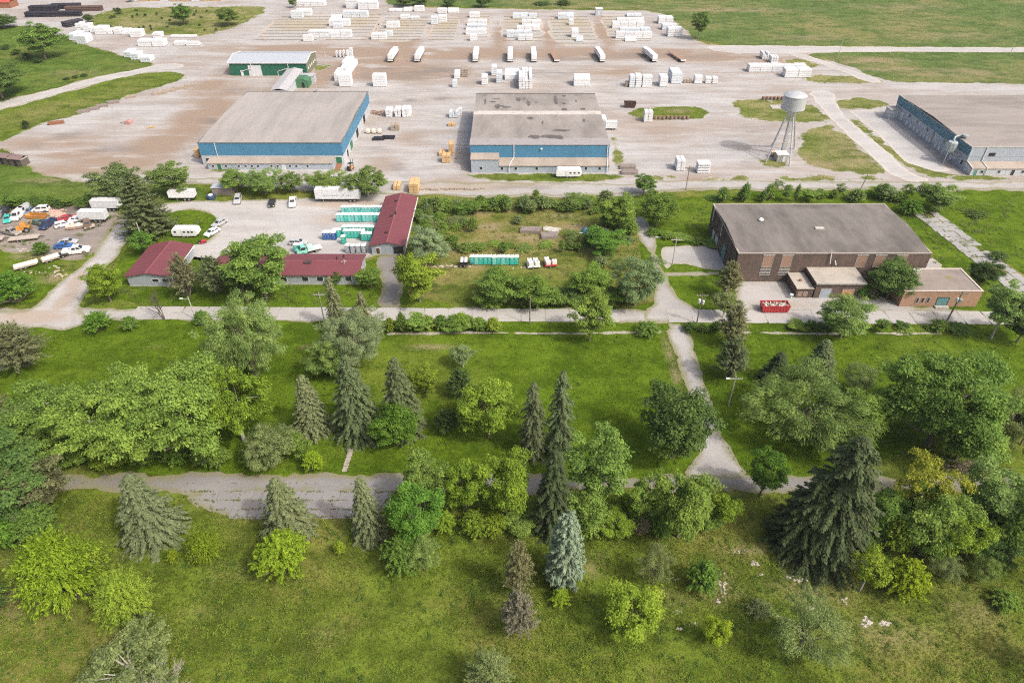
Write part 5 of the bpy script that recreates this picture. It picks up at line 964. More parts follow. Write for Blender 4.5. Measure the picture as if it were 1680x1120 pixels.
for k, (a, b_, py, tp, dp, lb) in enumerate(((1228, 1322, 119, 108, 4, 'long low white lumber row left of the diagonal track'), (1287, 1330, 128, 115, 5, 'white lumber stack on dark supports in front of the long low row'), (1250, 1262, 98, 88, 5, 'white lumber stack behind the long low row, left one'), (1264, 1276, 104, 94, 4, 'white lumber stack behind the long low row, right one'), (1109, 1123, 281, 264, 4, 'leaning white lumber bundles on the yard by the gravel road, left of the striped stack'), (1056, 1070, 201, 184, 3, 'tall white lumber stack on the oval grass island'),
    (633, 644, 193, 181, 4, 'left white stack of the three beside the left warehouse'), (648, 658, 193, 180, 4, 'middle white stack of the three beside the left warehouse'), (660, 674, 193, 179, 4, 'right white stack of the three beside the left warehouse'), (737, 752, 194, 184, 3, 'pale blue-white stack by the shaded side of the patched roof warehouse'), (752, 758, 190, 180, 2.5, 'narrow white stack touching the pale blue-white one'))): pstack(a, b_, py, tp, dp, lb, None, mat=wrapb if k == 9 else wrap, along='x' if k < 2 else 'y')
stp = thing('lumber_stack', 'white striped lumber stack with gaps between tiers near the gravel road', 'lumber stack', (*G(1152, 282), .1))
for k in range(4): MB().box(-2.0, 2.0, -1.5, 1.5, .15 + k * .85, .75 + k * .85).build('bundle', wrap, stp, bevel=.06); MB().box(-1.8, 1.8, -1.2, 1.2, k * .85, .148 + k * .85).build('bearer', dunn, stp)
for k in (0, 1, 2): pass
LF = [(126, 135, 52, 40, 6), (137, 147, 53, 42, 6), (148, 154, 54, 47, 5), (156, 175, 57, 46, 6), (177, 186, 57, 50, 5), (187, 199, 57, 47, 5), (200, 212, 58, 50, 5), (214, 233, 62, 51, 5), (251, 265, 63, 55, 4), (227, 249, 77, 67, 5), (250, 270, 77, 67, 5), (286, 304, 75, 69, 3), (306, 327, 76, 69, 3), (280, 322, 62, 60, 2)]
for k, (a, b_, py, tp, dp) in enumerate(LF): pstack(a, b_, py, tp, dp, '%s white wrapped bundle stack of the row below the grass mound, from the left' % ORD[k], 'white stacks below the grass mound')
for k, (a, b_, py, tp, dp, lb) in enumerate(((114, 128, 67, 57, 8, 'white stack on the slope edge right of the large round tree, farther one'), (127, 143, 73, 60, 7, 'white stack on the slope edge right of the large round tree, nearer one'), (204, 216, 95, 86, 7, 'white stack where the slope meets the yard, farthest of three'), (215, 228, 99, 89, 6, 'white stack where the slope meets the yard, middle of three'), (231, 248, 103, 95, 5, 'white stack where the slope meets the yard, nearest of three'))): pstack(a, b_, py, tp, dp, lb, None, mat=wrapb, along='y')
for k, (a, b_, py, tp, dp, lb) in enumerate(((720, 731, 257, 246, 3, 'orange lumber stack in the yard, left of the group'), (725, 739, 268, 256, 3, 'front orange lumber stack of the yard group'), (736, 744, 256, 238, 4, 'tallest orange lumber stack of the yard group'), (735, 747, 208, 199, 2, 'small orange lumber stack below the pale blue-white one'), (645, 656, 313, 306, 4, 'orange lumber stack behind the ridge of the long garage, left'), (671, 687, 318, 303, 5, 'orange lumber stack behind the ridge of the long garage, right'), (320, 327, 260, 247, 4, 'orange lumber stack at the left corner of the left warehouse'))): pstack(a, b_, py, tp, dp, lb, None, mat=raw, along='y', uneven=.3)
for k, (a, b_, py, tp, dp, lb) in enumerate(((757, 769, 127, 114, 5, 'open tan lumber stack left in the row before the brown track'), (641, 655, 215, 206, 3, 'brown lumber stack on the yard beside the left warehouse'), (1026, 1036, 143, 135, 2, 'tan lumber stack left of the bluish white stacks'), (1122, 1135, 137, 132, 2, 'low reddish pallet pile between white stacks'))): pstack(a, b_, py, tp, dp, lb, None, mat=raw2, along='y')
# three pale sacks, black beams, stacked beams
for k in range(3):
    s_ = thing('bulk_bag', '%s pale bulk bag from the left beside the green warehouse door' % ORD[k], 'bag', (*G(604 + k * 9.5, 219), .1), 0, 'bulk bags'); MB().box(-.75, .75, -.7, .7, .12, 1.5).build('sack', paint('sack_cloth', (.66, .60, .50), .85, dirt=.3), s_, bevel=.3); MB().box(-.7, .7, -.6, .6, 0, .115).build('pallet', dunn, s_)
def beams(label, px, py, n, L, mat, rz=0., tiers=2, w=.5, name='beam_pile'):
    t = thing(name, label, 'pile', (*G(px, py), .1), rz); r2 = random.Random(int(px))
    for k in range(tiers):
        for j in range(n): o = MB().box(-L / 2, L / 2, -w / 2, w / 2, 0, w * .8).build('beam', mat, t); o.location = (r2.uniform(-.3, .3), (j - n / 2) * (w + .15), k * (w * .8 + .05)); o.rotation_euler = (0, 0, r2.uniform(-.03, .03))
pblack = paint('black_plastic', (.02, .02, .03), .5); gtim = paint('grey_timber', (.25, .21, .19), .85, dirt=.4)
beams('left black beam pile on the yard beside the left warehouse', 622, 229, 3, 4, pblack); beams('right black beam pile on the yard beside the left warehouse', 637, 227, 3, 4.5, pblack); beams('dark strapped beams beside the caravan warehouse corner, farther pile', 1029, 275, 4, 5, gtim); beams('dark strapped beams beside the caravan warehouse corner, nearer pile', 1032, 284, 4, 5, gtim)
beams('left weathered timber pile in the overgrown plot', 871, 379, 4, 5.5, gtim, -.08); beams('right weathered timber pile in the overgrown plot', 901, 388, 4, 4.6, gtim, .15); beams('white plank heap between the timber piles of the overgrown plot', 905, 377, 4, 4.4, paint('bleached_planks', (.56, .53, .46), .8), -.3, 1, .45)
# long black pipe racks, far left
for k, (px, py, L, n, rz, lb) in enumerate(((90, 27, 30, 4, .09, 'long black pipe stack across the far left gravel, nearest'), (75, 17, 16, 5, .12, 'black pipe stack behind the nearest, left'), (110, 14, 16, 5, .12, 'black pipe stack behind the nearest, right'), (140, 18, 20, 4, .1, 'dark brown beam stack right of the black pipes'), (120, 42, 10, 5, 1.0, 'black pipe bundle at the head of the white stacks'))):
    t = thing('pipe_stack', lb, 'pipes', (*G(px, py), .1), rz)
    for j in range(n):
        for q in range(3): place(BMESH.setdefault(('pipe', L, k), MB().tube((-L / 2, 0, 0), (L / 2, 0, 0), .42, n=10).mesh('pipe', pblack if k != 3 else paint('dark_brown_steel', (.10, .06, .05), .7))), 'pipe', t, (0, (j - n / 2) * .95, .45 + q * .86))
# timber bundles along the grass strip, the two old wagons at the left edge
for k, (px, py, L, c) in enumerate(((93, 203, 5, m_rust), (138, 184, 4.2, gtim), (153, 180, 4.2, gtim), (168, 175, 4.2, gtim), (186, 169, 4.2, gtim), (215, 160, 3.4, raw2), (262, 154, 5, raw2), (278, 150, 5, raw2), (295, 146, 5, raw2), (312, 142, 4, raw2))): beams('%s timber bundle from the left along the edge of the grass strip' % ORD[k], px, py, 3, L, c, .42, 2, .5, 'timber_bundle')
for k, (px, py, lb) in enumerate(((12, 267, 'dark weathered shed at the left edge of the dirt yard, left one'), (34, 270, 'dark weathered shed at the left edge of the dirt yard, right one'))):
    t = thing('old_shed', lb, 'shed', (*G(px, py), .05), R(-12)); MB().box(-2.3, 2.3, -1.6, 1.6, 0, 2.4).build('wall', paint('weathered_shed', (.11, .09, .08), .9, dirt=.5), t); hipless(-2.5, 2.5, -1.9, 1.9, 2.38, 3.1, 'x', .1).build('roof', paint('rusty_shed_roof', (.20, .14, .13), .8, dirt=.5), t); MB().box(-.5, .5, -1.66, -1.6, .05, 2.0).build('door', m_black, t); MB().box(2.3, 2.42, -1.7, 1.7, 2.2, 2.5).build('barge_board', m_conc, t)
# ================================================================== vegetation
m_leaf = leaf_mat('foliage', .48); m_needle = leaf_mat('needles', .30)
bark = paint('grey_bark', (.19, .16, .13), .9, dirt=.4, scale=2); bark_p = paint('pale_bark', (.38, .35, .31), .9, dirt=.3, scale=2); bark_d = paint('dark_bark', (.09, .07, .055), .9)
def leafmesh(name, C, N, S, T, mat, asp=.55, axis=None, rng=None):
    n = len(C); rnd = rng.normal(size=(n, 3)) if axis is None else axis
    N = N / (np.linalg.norm(N, axis=1, keepdims=True) + 1e-9)
    t = rnd - N * (rnd * N).sum(1, keepdims=True); t /= (np.linalg.norm(t, axis=1, keepdims=True) + 1e-9)
    b = np.cross(N, t); S = S[:, None]
    V = np.stack([C + t * S, C + b * S * asp, C - t * S, C - b * S * asp], 1).reshape(-1, 3)
    F = np.arange(n * 4).reshape(n, 4)
    me = bpy.data.meshes.new(name); me.vertices.add(n * 4); me.vertices.foreach_set('co', V.astype(np.float32).ravel())
    me.loops.add(n * 4); me.loops.foreach_set('vertex_index', F.ravel().astype(np.int32))
    me.polygons.add(n); me.polygons.foreach_set('loop_start', np.arange(0, n * 4, 4, dtype=np.int32)); me.polygons.foreach_set('loop_total', np.full(n, 4, dtype=np.int32))
    me.update(); me.validate(); me.materials.append(mat)
    me.attributes.new('tint', 'FLOAT', 'POINT').data.foreach_set('value', np.repeat(np.clip(T, 0, 1), 4).astype(np.float32))
    return me
def unit(rng, n):
    v = rng.normal(size=(n, 3)); return v / np.linalg.norm(v, axis=1, keepdims=True)
def broadleaf(seed, H, W, cb, nc, nl, leaf, shape='round', spiky=.0, trunk=bark, rc=(.2, .34), asp=.55, droop=0., fill=.7):
    """crown of leaf clumps on limbs; returns (trunk mesh, crown mesh, H, W)"""
    rng = np.random.default_rng(seed); z0 = H * cb; cz = (z0 + H) / 2; rz = (H - z0) / 2; rx = W / 2
    d = unit(rng, nc); d[:, 2] = d[:, 2] * .9 + .12; rad = rng.uniform(.45, .86, nc) ** .8
    lump = 1 + .22 * np.sin(3 * np.arctan2(d[:, 1], d[:, 0]) + seed) + rng.normal(0, .08, nc)
    if shape == 'vase': lump *= .62 + .38 * (d[:, 2] + 1) / 1.6
    if shape == 'cone': lump *= 1.0 - .45 * d[:, 2]
    cc = d * (rad * lump)[:, None] * np.array([rx, rx, rz]) + np.array([0, 0, cz]); cr = rng.uniform(*rc, nc) * rx
    cc[:, 2] = np.maximum(cc[:, 2], cr * .55)
    C, N, T, A, S = [], [], [], [], []
    for i in range(nc):
        k = int(nl * (cr[i] / cr.mean()) ** 2); u = unit(rng, k); u[:, 2] = np.abs(u[:, 2]) * .75 + u[:, 2] * .25
        u /= np.linalg.norm(u, axis=1, keepdims=True)
        r = cr[i] * rng.uniform(fill * .6, 1.08, k) * np.where(rng.random(k) < .14, 1.38, 1.0); p = cc[i] + u * r[:, None] * np.array([rng.uniform(.8, 1.45), rng.uniform(.8, 1.45), rng.uniform(.6, .95)])
        outw = (p - np.array([0, 0, cz])); outw /= np.linalg.norm(outw, axis=1, keepdims=True)
        C.append(p); N.append(u * .6 + rng.normal(0, .38, (k, 3)) + np.array([.15, -.1, .75])); T.append(np.clip(rng.normal(.5 + rng.normal(0, .10), .2, k), 0, 1))
        ax = rng.normal(size=(k, 3)) * (1 - spiky) + (outw + np.array([0, 0, -droop])) * spiky * 2; A.append(ax); S.append(leaf * rng.uniform(.5, 1.5, k))
    C, N, T, A, S = map(np.concatenate, (C, N, T, A, S)); C[:, 2] = np.maximum(C[:, 2], .08)
    crown = leafmesh('crown', C, N, S, T, m_leaf, asp, A, rng)
    m = MB(); r0 = max(.06, W * .022); top = Vector((rng.normal(0, .02) * W, rng.normal(0, .02) * W, z0 + (H - z0) * .35))
    mid = Vector((top.x * .4, top.y * .4, top.z * .5)); m.path([(0, 0, -.1), mid, top], [r0 * 1.25, r0, r0 * .7], 7)
    for i in rng.choice(nc, min(nc, 16), replace=False):
        c = Vector(cc[i]); st = mid.lerp(top, rng.uniform(.1, 1)); md = st.lerp(c, .5) + Vector(rng.normal(0, .04 * W, 3)) + Vector((0, 0, .03 * H))
        m.path([st, md, c], [r0 * .5, r0 * .32, r0 * .12], 5)
    return m.mesh('trunk', trunk), crown, H, W
def spruce(seed, H, W, levels, nb, leaf=.26, droop=.25, power=.85, base=.04, ragged_=.15, up=0., gap=0.):
    rng = np.random.default_rng(seed); C, N, S, T, A = [], [], [], [], []; m = MB(); m.path([(0, 0, -.1), (0, 0, H * .5), (0, 0, H * .98)], [H * .02 + .04, H * .012 + .02, .02], 6)
    for l in range(levels):
        f = base + (1 - base) * (l / levels); z = H * f; L0 = W / 2 * (1 - f) ** power + .12; off = rng.uniform(0, 6.28)
        k = max(4, int(nb * (.45 + .55 * (1 - f)))); tl = rng.normal(0, .06)
        for j in range(k):
            if rng.random() < gap: continue
            a = off + 6.283 * j / k + rng.normal(0, .15); L = L0 * rng.uniform(1 - ragged_ * 2, 1 + ragged_ * .7); di = np.array([math.cos(a), math.sin(a), 0.]); si = np.array([-di[1], di[0], 0.])
            n = max(4, int(L / (leaf * .62))); t = np.linspace(.12, 1.0, n) ** .9
            zz = z - droop * L * t ** 1.4 + up * L * t ** 2
            w_ = leaf * (1.25 - .75 * t) * 1.5
            for s in (-1, 0, 1):
                p = di * (L * t)[:, None] + si * (s * w_ * rng.uniform(.5, 1.1, n))[:, None] + np.array([0, 0, 1.]) * (zz - abs(s) * .12 * leaf * 3)[:, None] + rng.normal(0, leaf * .22, (n, 3))
                C.append(p); N.append(np.tile(np.array([.1, -.1, 1.1]) + di * .4 + si * s * .3, (n, 1)) + rng.normal(0, .28, (n, 3))); A.append(np.tile(di + si * s * .9 + np.array([0, 0, -droop]), (n, 1)) + rng.normal(0, .2, (n, 3)))
                S.append(leaf * rng.uniform(.7, 1.25, n)); T.append(np.clip(rng.normal(.45 + .12 * t + tl, .16, n), 0, 1))
            if l % 2 == 0: m.tube((0, 0, z), tuple(di * L * .8 + np.array([0, 0, z - droop * L * .7 + up * L * .6])), .05, .015, 4, False)
    C, N, S, T, A = map(np.concatenate, (C, N, S, T, A)); C[:, 2] = np.maximum(C[:, 2], .05)
    return m.mesh('trunk', bark_d), leafmesh('crown', C, N, S, T, m_needle, .5, A, rng), H, W
def bush(seed, H, W, shoots, leaf, per=26, spread=1.0, mat=None, asp=.42, up=.6):
    """shoots fanning out of one root, leafy towards the tips"""
    rng = np.random.default_rng(seed); C, N, S, T, A = [], [], [], [], []; m = MB()
    for i in range(shoots):
        a = rng.uniform(0, 6.283); e = rng.uniform(0, 1) ** .75; R_ = W / 2 * e * rng.uniform(.75, 1.12); Z = H * math.sqrt(max(0, 1 - (.92 * e) ** 2)) * rng.uniform(.72, 1.12) + .05
        di = np.array([math.cos(a), math.sin(a), 0.]); n = per; t = rng.uniform(.42, 1.0, n)
        p = di * (R_ * t ** 1.15)[:, None] + np.array([0, 0, 1.]) * (Z * (t * (2 - t)) ** .8)[:, None] + rng.normal(0, leaf * .55, (n, 3))
        tip = di * R_ + np.array([0, 0, Z]); tip /= np.linalg.norm(tip)
        C.append(p); N.append(rng.normal(0, .42, (n, 3)) + np.array([.1, -.1, 1.0]) + tip * .4); A.append(np.tile(tip, (n, 1)) * up * 2 + rng.normal(0, .5, (n, 3))); S.append(leaf * rng.uniform(.6, 1.35, n)); T.append(np.clip(rng.normal(.5 + rng.normal(0, .11), .17, n), 0, 1))
        if i % 4 == 0: m.path([(0, 0, 0), tuple(di * R_ * .45 + np.array([0, 0, Z * .6])), tuple(di * R_ * .9 + np.array([0, 0, Z * .92]))], [.05, .035, .012], 4)
    C, N, S, T, A = map(np.concatenate, (C, N, S, T, A)); C[:, 2] = np.maximum(C[:, 2], .04)
    return m.mesh('stem', bark), leafmesh('crown', C, N, S, T, mat or m_leaf, asp, A, rng), H, W
def deadtree(seed, H, W, mat, depth=5):
    rng = random.Random(seed); m = MB()
    def br(p, d, L, r, k):
        q = p + d * L; m.tube(p, q, r, r * .65, 5, False)
        if k == 0: return
        for _ in range(rng.choice((2, 3, 3))):
            nd_ = (d + Vector((rng.uniform(-1, 1), rng.uniform(-1, 1), rng.uniform(-.3, .6))) * .75).normalized()
            br(p.lerp(q, rng.uniform(.55, 1)), nd_, L * rng.uniform(.55, .8), r * .55, k - 1)
    for _ in range(3): br(Vector((0, 0, 0)), Vector((rng.uniform(-.5, .5), rng.uniform(-.5, .5), 1)).normalized(), H * .34, W * .014 + .03, depth)
    return m.mesh('branches', mat), None, H, W
PROTO = {
 'big1': broadleaf(1, 11, 20, .14, 192, 214, 0.195, spiky=.4, trunk=bark_p, rc=(0.072, 0.160)), 'big2': broadleaf(2, 13, 20, .16, 192, 225, 0.195, spiky=.4, rc=(0.072, 0.168)), 'big3': broadleaf(13, 11, 20, .14, 208, 194, 0.195, spiky=.55, trunk=bark_p, rc=(0.058, 0.143)),
 'round1': broadleaf(3, 8, 9, .1, 102, 194, 0.148, rc=(0.115, 0.252)), 'round2': broadleaf(4, 8, 9, .1, 99, 194, 0.148, spiky=.3, rc=(0.108, 0.244)),
 'tall1': broadleaf(5, 11, 9, .1, 102, 194, 0.156, spiky=.3, rc=(0.108, 0.235)), 'tall2': broadleaf(6, 11, 9, .16, 89, 184, 0.156, 'vase', .3, bark_p, rc=(0.094, 0.227)),
 'feather1': broadleaf(7, 12, 22, .10, 224, 214, 0.234, spiky=.75, asp=.24, droop=.35, rc=(0.065, 0.151)), 'feather2': broadleaf(8, 8, 9, .1, 102, 194, 0.172, spiky=.7, asp=.26, droop=.2, rc=(0.108, 0.235)),
 'young1': broadleaf(9, 5, 5, .12, 64, 132, 0.109, spiky=.2, rc=(0.130, 0.286)), 'young2': broadleaf(10, 5, 5, .25, 54, 122, 0.109, 'vase', .2, bark_p, rc=(0.122, 0.277)),
 'open1': broadleaf(11, 7, 9, .12, 76, 122, 0.125, 'vase', .3, bark_p, rc=(0.086, 0.185), fill=.4), 'fuzzy1': broadleaf(12, 4, 5, .08, 70, 173, 0.094, spiky=.6, asp=.2, rc=(0.115, 0.252), fill=.3),
 'fuzzy2': bush(31, 3, 5, 240, .12, 28, asp=.2, up=.9),
 'spruce1': spruce(1, 12, 9, 36, 20, .20, .30, .62, ragged_=.24, gap=.04), 'spruce2': spruce(2, 13, 6.6, 38, 16, .19, .38, .58, ragged_=.22, gap=.04), 'spruce3': spruce(3, 13, 6.6, 34, 16, .19, .42, .48, ragged_=.34, gap=.1), 'spruce4': spruce(4, 18, 16, 40, 22, .29, .26, .50, .03, .30, gap=.06),
 'pine1': spruce(5, 17, 15, 32, 20, .30, .04, .75, .05, .24, up=.16, gap=.06), 'blue1': spruce(6, 9, 5, 32, 17, .19, .12, .36, .10, .18, up=.12),
 'juniper1': bush(21, 7, 6, 300, .17, 36, asp=.3, mat=m_needle, up=.9), 'juniper2': bush(22, 5.5, 6.5, 300, .17, 36, asp=.32, mat=m_needle, up=.8),
 'bush1': bush(23, 4.2, 11, 640, .18, 44, asp=.32, up=.9), 'bush2': bush(24, 2.4, 4, 190, .12, 30), 'bush3': bush(25, 1.8, 4, 150, .12, 28), 'bush4': bush(26, 3.6, 6, 380, .14, 38, asp=.5, up=.45),
 'dead1': deadtree(1, 5, 4, bark_d), 'dead2': deadtree(2, 4, 5, paint('bleached_wood', (.42, .38, .33), .9)), 'dead3': deadtree(5, 6, 5, paint('bleached_wood', (.42, .38, .33), .9), 4),
}
K = dict(light=(.250, .370, .072), bright=(.275, .390, .046), lime=(.285, .390, .030), mid=(.190, .305, .058), fresh=(.150, .290, .042), dark=(.130, .215, .052), deep=(.082, .138, .036), grey=(.245, .320, .130), silver=(.29, .36, .19),
         sp=(.178, .212, .096), spd=(.138, .175, .078), spk=(.080, .108, .042), blue=(.205, .265, .175), brown=(.200, .208, .100), olive=(.245, .305, .110), soft=(.230, .335, .090), yel=(.330, .375, .050), rust=(.215, .20, .125))
vr = random.Random(77)
def plant(proto, px, py, top, wpx, col, name, label, cat='tree', group=None, under=None):
    tm, cm, H0, W0 = PROTO[proto]; x, y = G(px, py); w = max(.6, wpx * MPP(py)); r = w / 2
    y += r * .30                                      # the root stands inside the crown's footprint, behind its near edge
    h = max(.5, HT(px, G_row(y), top) - r * .22)
    t = thing(name, label, cat, (x * (y / G(px, py)[1]), y, .03), vr.uniform(0, 6.28), group)
    s = (w / W0 * 1.02, w / W0 * 1.02, h / H0)
    place(tm, 'branches' if cm is None else ('stem' if cat == 'bush' else 'trunk'), t, sc=s)
    if cm is not None:
        c = K[col]; j = vr.uniform(.9, 1.12); place(cm, 'crown', t, color=(c[0] * j * vr.uniform(.94, 1.06), c[1] * j, c[2] * j * vr.uniform(.9, 1.1)), sc=s)
    return t
def G_row(y):                                          # image row of a ground distance
    d = y * CP + CAM_H * SP; u = y * SP - CAM_H * CP
    return 560 - FPX * u / d
